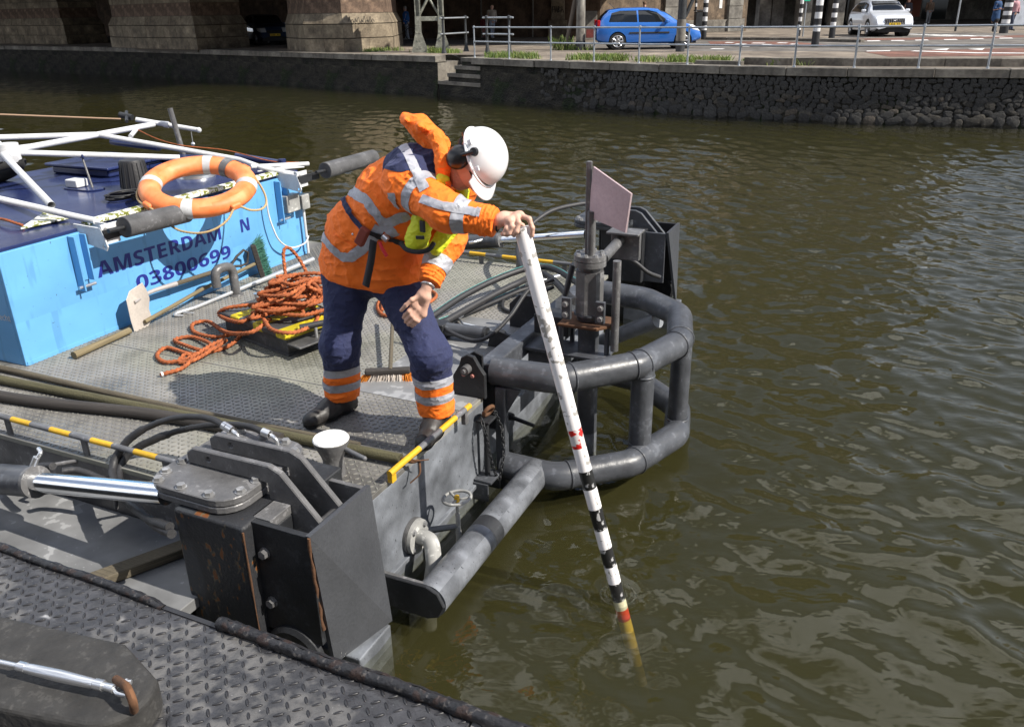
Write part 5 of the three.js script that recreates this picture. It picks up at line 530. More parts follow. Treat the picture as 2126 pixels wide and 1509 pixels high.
// a timber baulk on the ledge
solo('timber_baulk', 'weathered timber baulk lying on the ledge next to the rusty housing', 'timber', (() => { const g = new RoundedBoxGeometry(0.62, 0.05, 0.09, 2, 0.008); g.rotateY(rad(62)); const c = L(hp(305, 1165, 0.33)); return g.translate(c.x, 0.33, c.z); })(), M.woodGrey, hp(305, 1165, 0.305));
// valve with handwheel, and a pale drain elbow on the bow plate
{ const c = [0.19, 0.35, 0.35], t = thing('gate_valve', 'grey handwheel valve on a stem in front of the pale bow plate', 'valve', [0.19, 0.35, 0.0]); const tor = new THREE.TorusGeometry(0.076, 0.0085, 10, 36).rotateX(PI / 2).rotateZ(rad(6)), w = L(c); part(t, 'handwheel', tor.translate(w.x, w.y, w.z), M.pvc); for (let k = 0; k < 3; k++) { const a = k * 2 * PI / 3 + 0.5; part(t, 'spoke', rod([c[0], c[1], c[2] - 0.012], [c[0] + cos(a) * 0.074, c[1] + sin(a) * 0.074, c[2]], 0.007, 0.007, 6), M.pvc); } part(t, 'hub', rod([c[0], c[1], c[2] - 0.02], [c[0], c[1], c[2] + 0.012], 0.016, 0.014, 12), M.yellow); part(t, 'stem', rod([c[0], c[1], 0.0], [c[0], c[1], c[2] - 0.02], 0.009, 0.009, 10), M.pvc); part(t, 'sleeve', [rod([c[0], c[1], 0.14], [c[0], c[1], 0.25], 0.013, 0.013, 12), rod([c[0], c[1], 0.05], [c[0], c[1], 0.14], 0.016, 0.016, 12)], M.pvc); part(t, 'bracket_arm', rod([0.0, 0.28, 0.13], [c[0], c[1], 0.17], 0.02, 0.016, 4), M.steelPale); }
{ const f = [0.0, 0.18, 0.17], t = thing('drain_elbow', 'pale grey pipe elbow bolted by a round flange to the bow plate', 'pipe', [0.05, 0.15, 0.0]); part(t, 'flange', rod([0.0, 0.18, 0.17], [0.02, 0.18, 0.17], 0.1, 0.1, 28), M.steel); part(t, 'flange', rod([0.024, 0.18, 0.17], [0.046, 0.18, 0.17], 0.098, 0.095, 28), M.pvc); for (const a of [0.7, 2.3, 3.9, 5.4]) part(t, 'bolt', hexBolt([0.046, 0.18 + cos(a) * 0.075, 0.17 + sin(a) * 0.075], UV_, 0.014), M.bolt); part(t, 'pipe', sweep(fillet([[0.04, 0.18, 0.17], [0.13, 0.165, 0.185], [0.17, 0.11, 0.08], [0.155, 0.06, -0.12], [0.15, 0.05, -0.3]], [0, 0.06, 0.08, 0.1, 0], 10), 0.043, 20), M.pvc); }
// chain, shackle and bracket on the bow corner
{ const c = [0.03, 0.98, 0.6], t = thing('mooring_eye', 'rusty oval mooring eye on a dark bracket below the hinge plate', 'mooring eye', [0.05, 1.0, 0.1]); const ov = []; for (let k = 0; k < 26; k++) { const a = k / 26 * 2 * PI, x = 0.062 * Math.sign(cos(a)) * Math.pow(abs(cos(a)), 0.7), y = 0.036 * sin(a); ov.push([0.07 + y * 0.5, 0.99 + x * 0.75, 0.555 + y * 0.85 - x * 0.2]); } part(t, 'eye', sweep(ov, 0.0125, 10, { closed: true }), M.rust); part(t, 'eye_plate', bx(0.01, 0.1, 0.93, 1.04, 0.49, 0.505, 0.004), M.steelBlack); part(t, 'shaft', rod([0.055, 0.985, 0.12], [0.055, 0.985, 0.49], 0.017, 0.017, 12), M.steelBlack); part(t, 'shelf', bx(0.0, 0.12, 0.9, 1.06, 0.1, 0.118, 0.004), M.steelBlue); part(t, 'side_plate', plate([[0.0, -0.02], [0.1, -0.02], [0.1, 0.1], [0.0, 0.1]], 'uh', 0.905, 0.014, 0.002), M.steelBlue); part(t, 'side_plate', plate([[0.0, -0.02], [0.1, -0.02], [0.1, 0.1], [0.0, 0.1]], 'uh', 1.07, 0.014, 0.002), M.steelBlue);
  const chain = (pts, label) => { const ct = thing('chain', label, 'chain', pts[0]); const P = smooth(pts, max(4, Math.round(len3(pts) / 0.024))); for (let i = 0; i < P.length - 1; i++) { const d = P[i + 1].clone().sub(P[i]).normalize(), m = P[i].clone().lerp(P[i + 1], 0.5), side = new V3(d.z, 0, -d.x).normalize(), side2 = d.clone().cross(side), s = i % 2 ? side : side2, lp = []; for (let k = 0; k < 10; k++) { const a = k / 10 * 2 * PI; lp.push(m.clone().addScaledVector(d, cos(a) * 0.0175).addScaledVector(s, sin(a) * 0.0095)); } part(ct, 'link', sweep(lp, 0.0036, 5, { closed: true }), M.steelBlack); } };
  chain([[0.05, 0.93, 0.53], [0.09, 0.91, 0.44], [0.1, 0.93, 0.3], [0.11, 0.98, 0.14], [0.12, 1.0, 0.08]], 'black steel chain hanging from the rusty eye next to the bow plate'); chain([[0.09, 1.04, 0.53], [0.11, 1.07, 0.42], [0.13, 1.06, 0.3], [0.13, 1.04, 0.18], [0.12, 1.01, 0.075]], 'black steel chain hanging from the rusty eye next to the tube fender'); chain([[0.05, 1.05, 0.55], [0.07, 1.09, 0.48], [0.1, 1.1, 0.4], [0.115, 1.07, 0.36]], 'short loop of black chain between the rusty eye and the corner post'); }
// hatch box with a yellow and black lid
{ const c0 = hp(470, 690), c1 = hp(600, 738), c2 = hp(668, 690); const ang = atan2(c1[1] - c0[1], c1[0] - c0[0]), lx = hypot(c1[0] - c0[0], c1[1] - c0[1]), ly = 0.46, t = thing('deck_hatch', 'grey deck hatch with yellow striped lid under the heap of orange rope', 'hatch', c0); const put = (g) => { g.rotateY(ang); const o = L(c0); return g.translate(o.x, 0, o.z); };
  part(t, 'coaming', put(boxAt(0, lx, HD, HD + 0.12, -ly, 0, 0.008)), M.hatchGrey); part(t, 'base_rim', put(boxAt(-0.02, lx + 0.02, HD, HD + 0.012, -ly - 0.02, 0.02, 0.003)), M.hatchGrey); part(t, 'lid', put(boxAt(-0.035, lx + 0.035, HD + 0.125, HD + 0.175, -ly - 0.035, 0.035, 0.016)), M.hatchGrey);
  for (const [x0, x1] of [[0.13, 0.25], [0.4, 0.52], [0.66, lx + 0.036]]) part(t, 'yellow_stripe', put(boxAt(x0, x1, HD + 0.122, HD + 0.178, -ly - 0.037, 0.037, 0.016)), M.hatchYellow); part(t, 'clamp_plate', put(boxAt(lx + 0.03, lx + 0.17, HD + 0.09, HD + 0.105, -0.3, 0.03, 0.006)), M.hatchGrey); part(t, 'clamp_tab', put(boxAt(lx + 0.045, lx + 0.06, HD + 0.04, HD + 0.09, -0.16, -0.13, 0.003)), M.hatchGrey);
  part(t, 'clamp_lever', [put(rod(new V3(lx + 0.05, HD + 0.19, -0.08), new V3(lx + 0.14, HD + 0.2, -0.26), 0.022, 0.022, 14))], M.rubber); part(t, 'lever_button', put(rod(new V3(lx + 0.042, HD + 0.189, -0.064), new V3(lx + 0.05, HD + 0.19, -0.08), 0.014, 0.016, 12)), M.hatchYellow); part(t, 'clamp_bolt', put(rod(new V3(lx + 0.1, HD + 0.09, -0.17), new V3(lx + 0.1, HD + 0.19, -0.17), 0.012, 0.012, 8)), M.zinc); part(t, 'wing_nut', put(rod(new V3(-0.01, HD + 0.175, -0.3), new V3(-0.01, HD + 0.22, -0.3), 0.016, 0.022, 8)), M.zinc); }
// heap of orange rope
{ seed = 777; const c = hp(580, 645, 0.79), pts = []; const N = 96; let ra = 0; for (let i = 0; i < N; i++) { const f = i / N; ra += rr(-0.5, 1.9); const a = ra, r = (0.37 - 0.12 * f) * rr(0.35, 1.15), x = c[0] + cos(a) * r * 0.8 + 0.12, y = c[1] + 0.05 + sin(a) * r * 0.95, d = hypot((x - c[0] - 0.12) / 0.32, (y - c[1] - 0.05) / 0.36); pts.push([x, y, 0.795 + 0.25 * f * (1.15 - 0.6 * min(1, d)) + rr(0, 0.035) - 0.05 * max(0, d - 1)]); }
  const t = thing('rope_heap', 'heap of twisted orange mooring rope on the deck hatch', 'rope', [c[0], c[1], 0.78]); part(t, 'coil', ropeGeo(smooth(pts, 2600), 0.0128, 0), M.rope);
  part(t, 'upright_loop', ropeGeo([up(585, 640, -2.3), up(592, 580, -2.35), up(588, 525, -2.4), up(600, 515, -2.38), up(625, 545, -2.3), up(650, 600, -2.15), up(655, 640, -2.05)], 0.0128, 230), M.rope);
  const a = [hp(560, 662, 0.8), hp(520, 690, 0.79), hp(470, 690, 0.7), hp(432, 668, 0.63), hp(400, 672, 0.63), hp(404, 690, 0.62), hp(450, 700, 0.63), hp(500, 690, 0.66), hp(470, 720, 0.62), hp(400, 735, 0.62), hp(345, 722, 0.62), hp(325, 738, 0.62), hp(345, 752, 0.62), hp(395, 742, 0.635), hp(440, 715, 0.65), hp(468, 706, 0.65), hp(430, 728, 0.64), hp(380, 716, 0.63), hp(362, 705, 0.62), hp(400, 700, 0.62), hp(440, 720, 0.64), hp(400, 748, 0.63), hp(370, 752, 0.62), hp(385, 735, 0.65), hp(396, 745, 0.63), hp(375, 765, 0.62), hp(332, 778, 0.62)]; part(t, 'tail', ropeGeo(a, 0.0128, 760), M.rope); const e = L(a[a.length - 2]), e1 = L(a[a.length - 1]); part(t, 'taped_end', rod(e1.clone().lerp(e, 0.12), e1.clone().lerp(e, 0.02), 0.0165, 0.0165, 10), M.whitePaint);
  part(t, 'hanging_turn', ropeGeo([hp(540, 640, 0.8), hp(500, 668, 0.78), hp(455, 655, 0.74), hp(470, 640, 0.8), hp(530, 632, 0.83), hp(600, 625, 0.84), hp(650, 640, 0.8), hp(655, 668, 0.78), hp(610, 690, 0.8), hp(565, 685, 0.81), hp(545, 660, 0.82)], 0.0128, 330), M.rope);
  solo('orange_rope', 'short orange rope coil on the deck behind the worker\'s legs', 'rope', ropeGeo([hp(815, 610, 0.62), hp(790, 622, 0.62), hp(784, 640, 0.62), hp(800, 655, 0.62), hp(850, 650, 0.62), hp(890, 628, 0.62), hp(905, 612, 0.62), hp(880, 600, 0.62), hp(840, 602, 0.63), hp(800, 618, 0.64), hp(792, 645, 0.63)], 0.0128, 300), M.rope, hp(820, 630)); }
// tools against the cabin wall
{ const u = -2.93, t = thing('shovel', 'steel shovel with a wooden shaft leaning on the lettered blue wall', 'shovel', up(280, 640, u)); const A = up(312, 606, -2.96), D = up(478, 553, -2.98);
  const out = [[254, 622], [262, 604], [288, 586], [296, 600], [302, 618], [301, 640], [306, 660], [295, 680], [278, 701], [268, 690], [262, 665]].map(([x, y]) => up(x, y, u - 0.02)), sh_ = new THREE.Shape(out.map(([a, b, h]) => new THREE.Vector2(b, h))), g0 = new THREE.ExtrudeGeometry(sh_, { depth: 0.004, bevelEnabled: true, bevelSize: 0.001, bevelThickness: 0.001, bevelSegments: 1 }), m = new THREE.Matrix4().set(0, 0, 1, 0, 0, 1, 0, 0, -1, 0, 0, 0, 0, 0, 0, 1), cy = out.reduce((s, p) => s + p[1], 0) / out.length; g0.applyMatrix4(m); { const p = g0.attributes.position; for (let i = 0; i < p.count; i++) { const v = -p.getZ(i), h = p.getY(i); p.setX(i, p.getX(i) + u + 1.2 * Math.pow(hypot(v - cy, (h - 0.85) * 0.5), 2) ); } g0.computeVertexNormals(); } part(t, 'blade', g0, mat({ color: C(0.62, 0.56, 0.5), roughness: 0.5, metalness: 0.25, map: T.grime }));
  part(t, 'socket', sweep(smooth([up(278, 628, u + 0.02), A, up(365, 589, -2.97)], 14), (f) => 0.012 + 0.009 * f, 12), mat({ color: C(0.5, 0.47, 0.45), roughness: 0.5, metalness: 0.3, map: T.grime })); part(t, 'shaft', rod(up(362, 590, -2.97), D, 0.0185, 0.0175, 14), M.woodGrey);
  part(t, 'grip', sweep([up(478, 553, -2.98), up(490, 533, -2.97), up(505, 519, -2.96), up(514, 524, -2.96), up(513, 546, -2.97), up(500, 552, -2.97), up(478, 553, -2.98)].map(L), 0.011, 10), M.woodDark); }
{ const t = thing('deck_brush', 'deck brush with green bristles leaning on the blue wall', 'brush', up(545, 545, -2.95)); part(t, 'handle', sweep([up(536, 544, -2.96), up(420, 600, -2.93), up(300, 668, -2.88)], 0.0155, 12), M.woodPale); const a = up(524, 508, -2.95), b = up(546, 578, -2.93); part(t, 'stock', (() => { const A = L(a), D = L(b), d = D.clone().sub(A), l = d.length(); const g = new RoundedBoxGeometry(0.05, l, 0.045, 2, 0.008); g.applyQuaternion(new THREE.Quaternion().setFromUnitVectors(YUP, d.normalize())); const m = A.lerp(D, 0.5); return g.translate(m.x, m.y, m.z); })(), M.woodDark);
  seed = 91; const bs = []; for (let i = 0; i < 700; i++) { const f = rnd(), p = L(a).lerp(L(b), f).add(new V3(rr(-0.02, 0.02), rr(-0.015, 0.015), 0)), e = p.clone().add(new V3(rr(-0.03, 0.03), rr(-0.025, 0.04) + (0.5 - f) * 0.06, -0.105 * rr(0.8, 1.1))); bs.push(rod(p, e, 0.0024, 0.0018, 3, false)); } part(t, 'bristles', bs, mat({ color: C(0.03, 0.13, 0.09), roughness: 0.7 }), t, { kind: 'stuff' }); }
solo('boat_hook', 'aluminium telescopic boat hook lying along the foot of the blue wall', 'boat hook', [sweep([hp(650, 538, 0.66), hp(560, 575, 0.64), hp(478, 608, 0.63), hp(400, 640, 0.62)], (f) => f < 0.55 ? 0.021 : 0.016, 12), sweep(fillet([hp(402, 639, 0.62), hp(366, 650, 0.62), hp(360, 655, 0.615), hp(380, 655, 0.61)], 0.02), (f) => 0.016 - 0.008 * f, 10), rod(hp(378, 648, 0.62), hp(402, 650, 0.615), 0.008, 0.006, 8)], mat({ color: C(0.7, 0.71, 0.72), roughness: 0.35, metalness: 0.6, map: T.grime }), hp(478, 608));
{ const t = thing('vent_pipe', 'dark grey swan neck vent pipe standing on the deck before the blue wall', 'vent', hp(485, 612)); const a = hp(490, 612), h0 = a[2]; part(t, 'pipe', sweep(fillet([[a[0], a[1], HD], [a[0], a[1], HD + 0.26], [a[0] - 0.02, a[1] - 0.18, HD + 0.26], [a[0] - 0.02, a[1] - 0.18, HD + 0.12]], 0.085, 10), 0.037, 20), M.steel); part(t, 'base_ring', rod([a[0], a[1], HD], [a[0], a[1], HD + 0.012], 0.06, 0.055, 20), M.steel); }
// push broom by the worker
{ const a = hp(757, 772, 0.66), b = hp(852, 768, 0.66), t = thing('push_broom', 'wooden push broom with orange and white bristles behind the worker', 'broom', hp(805, 790)); const A = L(a), D = L(b), d = D.clone().sub(A), l = d.length(); const g = new RoundedBoxGeometry(l, 0.035, 0.055, 2, 0.012); g.rotateY(-atan2(d.z, d.x)); const m = A.clone().lerp(D, 0.5); part(t, 'stock', g.translate(m.x, m.y, m.z), M.woodDark);
  seed = 55; const o = [], w = []; for (let i = 0; i < 520; i++) { const f = rnd(), p = A.clone().lerp(D, f).add(new V3(rr(-0.01, 0.01), -0.015, rr(-0.022, 0.022))), e = p.clone().add(new V3((f - 0.5) * 0.06 + rr(-0.008, 0.008), -0.045, rr(0, 0.035))); (abs(f - 0.5) > 0.34 ? o : w).push(rod(p, e, 0.0028, 0.002, 3, false)); } part(t, 'bristles', w, mat({ color: C(0.62, 0.56, 0.5), roughness: 0.8 }), t, { kind: 'stuff', label: 'dirty white bristles' }); part(t, 'bristles', o, mat({ color: C(0.6, 0.2, 0.02), roughness: 0.8 }), t, { kind: 'stuff', label: 'orange bristles at both ends' });
  part(t, 'handle', rod(m.clone().add(new V3(0.02, 0.01, 0)), L(vp(816, 640, 1.9)), 0.0135, 0.0125, 12), M.woodGrey); }
// hoses, pipes and a small ram behind the worker
{ const hose = (pts, r, label, teal) => { const t = thing('hydraulic_hose', label, 'hose', pts[floor(pts.length / 2)]); part(t, 'hose', sweep(smooth(pts, 70), r, 12), M.rubber); if (teal) part(t, 'marking_line', sweep(smooth(pts.map(([u, v, h]) => [u - r * 0.35, v + r * 0.2, h + r * 0.86]), 70), 0.0028, 5), mat({ color: C(0.1, 0.5, 0.45), roughness: 0.6 })); return t; };
  hose([hp(850, 690, 0.64), hp(900, 655, 0.68), hp(960, 615, 0.72), hp(1030, 580, 0.76), hp(1100, 556, 0.8), hp(1150, 558, 0.82), [0.2, 2.2, 1.0]], 0.026, 'thick black hose with a teal line arching over the others to the clamp', true);
  hose([hp(860, 705, 0.64), hp(920, 670, 0.66), hp(1000, 625, 0.7), hp(1070, 590, 0.74), hp(1130, 570, 0.76), [0.25, 1.95, 0.96]], 0.026, 'thick black hose running below the teal lined one', false);
  hose([hp(880, 690, 0.63), hp(960, 655, 0.63), hp(1030, 625, 0.64), hp(1090, 600, 0.66), hp(1160, 585, 0.7)], 0.016, 'thin dark hose clipped to the bare steel pipes', false); hose([hp(870, 680, 0.63), hp(930, 660, 0.63), hp(1010, 630, 0.63), hp(1100, 590, 0.64)], 0.014, 'thin hose with a teal line lying flat on the deck', true);
  hose([vp(905, 668, 1.9), vp(940, 692, 1.75), vp(985, 707, 1.7), vp(1020, 695, 1.75), vp(1060, 655, 1.9), vp(1100, 600, 2.1), vp(1150, 580, 2.2)], 0.0145, 'black hose sagging across the small ram', false); hose([hp(1080, 600, 0.65), hp(1050, 615, 0.63), hp(1045, 640, 0.62), hp(1075, 645, 0.63), hp(1110, 615, 0.7), hp(1150, 595, 0.78)], 0.0145, 'black hose coiled beside the valve block', false);
  hose([vp(1085, 560, 3.0), vp(1075, 520, 3.3), vp(1090, 480, 3.6), vp(1140, 440, 3.9), vp(1200, 424, 4.2), vp(1245, 420, 4.35)], 0.02, 'black hose arching up to the housing behind the sign board', false); hose([vp(1300, 535, 3.6), vp(1320, 545, 3.6), vp(1345, 565, 3.65), vp(1370, 575, 3.75)], 0.018, 'black ribbed hose curving along the blue grey housing', false);
  solo('steel_pipe', 'bare bent steel pipe lying on the smooth plate', 'pipe', sweep(fillet([hp(1060, 596, 0.65), hp(1000, 632, 0.64), hp(952, 660, 0.63), hp(962, 672, 0.63), hp(1005, 682, 0.64)], 0.05), 0.011, 10), M.zinc, hp(1000, 640)); solo('steel_pipe', 'bare steel pipe end with a cap between the hoses', 'pipe', [rod(hp(1100, 590, 0.68), hp(1170, 570, 0.72), 0.018, 0.018, 12), rod(hp(1094, 592, 0.68), hp(1102, 589, 0.68), 0.022, 0.022, 12)], M.zinc, hp(1130, 580));
  const t = thing('hydraulic_ram', 'small dark hydraulic ram lying on the deck behind the square beam', 'hydraulic ram', hp(965, 705)); const a = hp(915, 682, 0.67), b = hp(1006, 692, 0.67); part(t, 'barrel', rod(a, b, 0.048, 0.048, 24), M.steelBlue); part(t, 'gland', rod(b, [b[0] + 0.02, b[1], b[2]], 0.05, 0.046, 24), M.steelBlack); part(t, 'rod_eye', [rod([b[0] + 0.02, b[1], b[2]], [b[0] + 0.1, b[1], b[2]], 0.025, 0.025, 12), rod([b[0] + 0.12, b[1] - 0.03, b[2]], [b[0] + 0.12, b[1] + 0.03, b[2]], 0.04, 0.04, 16)], M.steelBlack); part(t, 'lug', plate([[b[0] + 0.05, 0.605], [b[0] + 0.28, 0.605], [b[0] + 0.25, 0.7], [b[0] + 0.13, 0.73], [b[0] + 0.07, 0.69]], 'uh', b[1] - 0.04, 0.02, 0.003), M.steelBlack);
  part(t, 'foot', bx(a[0] - 0.12, a[0] + 0.05, a[1] - 0.06, a[1] + 0.06, HD, 0.72, 0.01), M.steelBlack);
  solo('valve_plate', 'dark rounded guard plate between the beam and the spud clamp', 'plate', plate([[-0.36, 0.605], [-0.06, 0.605], [-0.06, 0.82], [-0.1, 0.86], [-0.28, 0.86], [-0.36, 0.78]], 'uh', 2.25, 0.03, 0.004), M.steelBlack, [-0.2, 2.25, HD]); }
// ---------- blue deck house with its white tube frame ----------
M.blue = mat({ color: C(0.14, 0.4, 0.73), roughness: 0.36, map: tex(512, [1.7, 0.9], (x, y) => { const a = fbm(x * 5, y * 4, 5, 5, 361), st = fbm(x * 40, y * 3, 3, 40, 363), s = vnoise(x * 110, y * 70, 110, 367); let v = 0.88 + 0.12 * a - 0.12 * sstep(0.6, 0.8, st) * a; const c = s > 0.985; return [c ? 0.45 : v, c ? 0.3 : v, c ? 0.2 : v]; }, true), bumpMap: at(T.lumpy, 2.1), bumpScale: 0.006 }); M.navy = mat({ color: C(0.022, 0.034, 0.115), roughness: 0.28, map: T.grime, roughnessMap: T.rough }); M.navyInk = mat({ color: C(0.012, 0.02, 0.2), roughness: 0.45 });
M.buoy = mat({ color: C(0.85, 0.36, 0.13), roughness: 0.55, map: tex(256, 0.5, (x, y) => { const a = fbm(x * 6, y * 6, 4, 6, 331), b = vnoise(x * 60, y * 60, 60, 333); return [0.92 + 0.08 * a, 0.78 + 0.4 * (a - 0.4) - 0.1 * (b > 0.95), 0.7 + 0.7 * (a - 0.4)]; }, true) }); M.tapeSilver = mat({ color: C(0.6, 0.61, 0.62), roughness: 0.45, map: T.grime });
M.mossy = mat({ color: C(1, 1, 1), roughness: 0.8, map: tex(512, [1.1, 0.5], (x, y) => { const a = fbm(x * 16, y * 9, 6, 16, 341) * 0.65 + fbm(x * 90, y * 42, 3, 90, 345) * 0.35, k = sstep(0.5, 0.58, a); return [mixn(0.85, 0.42, k), mixn(0.85, 0.44, k), mixn(0.83, 0.14, k)]; }, true) });
const CU = -3.05, font = await new FontLoader().loadAsync('fonts/droid/droid_sans_bold.typeface.json');
{ const t = thing('deck_house', 'light blue steel deck house with navy roof and lettered front wall', 'deck house', [-4.2, 1.8, HD]);
  part(t, 'front_wall', bx(CU - 0.03, CU, 0.3, 3.36, HD, 1.375, 0.006), M.blue); part(t, 'side_wall', bx(-5.5, CU - 0.031, 0.302, 0.335, HD, 1.37, 0.004), M.blue); part(t, 'side_wall', bx(-5.5, CU - 0.031, 3.325, 3.358, HD, 1.37, 0.004), M.blue); part(t, 'rear_wall', bx(-5.5, -5.47, 0.336, 3.324, HD, 1.37, 0.004), M.blue);
  part(t, 'roof', bx(-5.52, CU - 0.02, 0.31, 3.35, 1.376, 1.4, 0.006), M.navy); part(t, 'roof_edge', bx(CU - 0.075, CU + 0.012, 1.0, 3.1, 1.4015, 1.435, 0.008), M.mossy, t, { label: 'white roof edge spotted with green moss' }); part(t, 'skirt', bx(CU, CU + 0.006, 0.31, 3.35, HD, HD + 0.03, 0.002), M.blue);
  const write = (txt, v0, h0, v1, h1, size, shear = 0) => { let x = 0; const adv = [...txt].map((c) => { const w = c === ' ' ? size * 0.33 : (font.data.glyphs[c].ha / font.data.resolution) * size, o = x; x += w; return [c, o]; }); const k = (v1 - v0) / x; for (const [c, o] of adv) { if (c === ' ') continue; const g = new TextGeometry(c, { font, size, depth: 0.0015, curveSegments: 5, bevelEnabled: false }); g.scale(k, 1, 1); const f = o / x; g.rotateY(PI / 2); g.translate(CU + 0.0012, mixn(h0, h1, f), -(v0 + o * k)); part(t, 'letter', g, M.navyInk); } };
  write('AMSTERDAM', 0.985, 1.022, 2.25, 1.005, 0.112); write('N', 2.46, 1.005, 2.6, 1.005, 0.112); write('03800699', 1.29, 0.835, 2.32, 0.83, 0.107);
  { const f2 = await new FontLoader().loadAsync('fonts/droid/droid_sans_regular.typeface.json'); const g = new TextGeometry('echt', { font: f2, size: 0.042, depth: 0.001, curveSegments: 4, bevelEnabled: false }); part(t, 'letter', g.translate(-3.2, 0.915, -0.3008), M.whitePaint, t, { label: 'small white lettering ending in echt' }); }
  // hinge bracket channels on the wall
  for (const [v, h0, h1] of [[0.86, 0.98, 1.37], [3.02, 0.98, 1.36]]) { part(t, 'wall_channel', [bx(CU, CU + 0.07, v - 0.05, v - 0.038, h0, h1, 0.003), bx(CU, CU + 0.07, v + 0.038, v + 0.05, h0 + 0.06, h1, 0.003), bx(CU, CU + 0.012, v - 0.05, v + 0.05, h0 + 0.06, h1, 0.003)], M.blue); part(t, 'hinge_pin', rod([CU + 0.045, v - 0.075, h0 + 0.03], [CU + 0.045, v + 0.06, h0 + 0.03], 0.012, 0.012, 10), M.zinc); }
  part(t, 'grey_junction_box', bx(CU + 0.002, CU + 0.09, 3.02, 3.2, 1.06, 1.22, 0.012), M.pvc, t, { label: 'grey electrical box' }); part(t, 'socket_box', bx(CU + 0.01, CU + 0.1, 3.22, 3.33, 1.05, 1.19, 0.01), M.pvc); part(t, 'conduit', rod([CU + 0.05, 3.28, 0.62], [CU + 0.05, 3.28, 1.05], 0.014, 0.014, 10), M.whitePaint);
  // on the roof
  part(t, 'roof_hatch', [bx(-5.2, -4.45, 2.4, 3.05, 1.4005, 1.47, 0.02)], M.navy); part(t, 'roof_hatch_lid', [bx(-5.24, -4.41, 2.36, 3.09, 1.472, 1.5, 0.012)], M.navy); part(t, 'roof_rail', [rod([-5.4, 3.3, 1.56], [-4.75, 3.3, 1.53], 0.034, 0.034, 14)], M.navy); part(t, 'roof_rail', [rod([-3.75, 3.3, 1.5], [-3.2, 3.3, 1.46], 0.03, 0.03, 14), rod([-3.2, 3.3, 1.38], [-3.2, 3.3, 1.5], 0.036, 0.036, 14)], M.navy); part(t, 'roof_box', bx(-4.5, -3.8, 3.05, 3.34, 1.4005, 1.48, 0.01), M.navy);
  part(t, 'skylight_dome', new THREE.SphereGeometry(0.16, 24, 10, 0, 2 * PI, 0, PI / 2).scale(1, 0.75, 1).translate(-3.75, 1.42, -2.75), mat({ color: C(0.08, 0.09, 0.1), roughness: 0.05, clearcoat: 1 })); part(t, 'dome_ring', rod([-3.75, 2.75, 1.4005], [-3.75, 2.75, 1.425], 0.175, 0.17, 24), M.zinc);
  const jb = hp(160, 388, 1.41); part(t, 'base_plate', plate(rounded(jb[0] - 0.12, jb[0] + 0.28, jb[1] - 0.09, jb[1] + 0.09, 0.085), 'uv', 1.4008, 0.012, 0.003), M.navy); part(t, 'white_box', bx(jb[0] - 0.07, jb[0] + 0.07, jb[1] - 0.06, jb[1] + 0.06, 1.414, 1.48, 0.01), M.whitePaint); part(t, 'wiper_arm', rod([jb[0] + 0.16, jb[1] + 0.02, 1.41], [jb[0] + 0.06, jb[1] + 0.06, 1.66], 0.01, 0.008, 8), M.steel); part(t, 'arm_head', bx(jb[0] + 0.0, jb[0] + 0.1, jb[1] + 0.03, jb[1] + 0.09, 1.655, 1.685, 0.006), M.navy); }
// basket turned upside down
{ const b = hp(283, 392, 1.402), t = thing('black_basket', 'black plastic basket turned upside down on the navy roof', 'basket', b); part(t, 'body', lathe([[0.125, 0], [0.13, 0.01], [0.12, 0.02], [0.1, 0.235], [0.095, 0.245], [0.001, 0.245]], b, UPV, 24), M.rubber); for (let k = 0; k < 18; k++) { const a = k / 18 * 2 * PI; part(t, 'rib', rod([b[0] + cos(a) * 0.123, b[1] + sin(a) * 0.123, 1.425], [b[0] + cos(a) * 0.1015, b[1] + sin(a) * 0.1015, 1.63], 0.004, 0.004, 5), M.rubber); }
  solo('cable_coil', 'black cable coiled on the roof beside the basket', 'cable', sweep(smooth([...Array(26)].map((_, i) => { const a = i * 1.2, p = hp(255, 412, 1.412); return [p[0] + cos(a) * (0.1 + 0.03 * sin(i)), p[1] + sin(a) * (0.13 + 0.02 * cos(i * 2)), 1.412 + 0.002 * i]; }), 160), 0.0075, 7), M.rubber, hp(255, 412, 1.405)); }
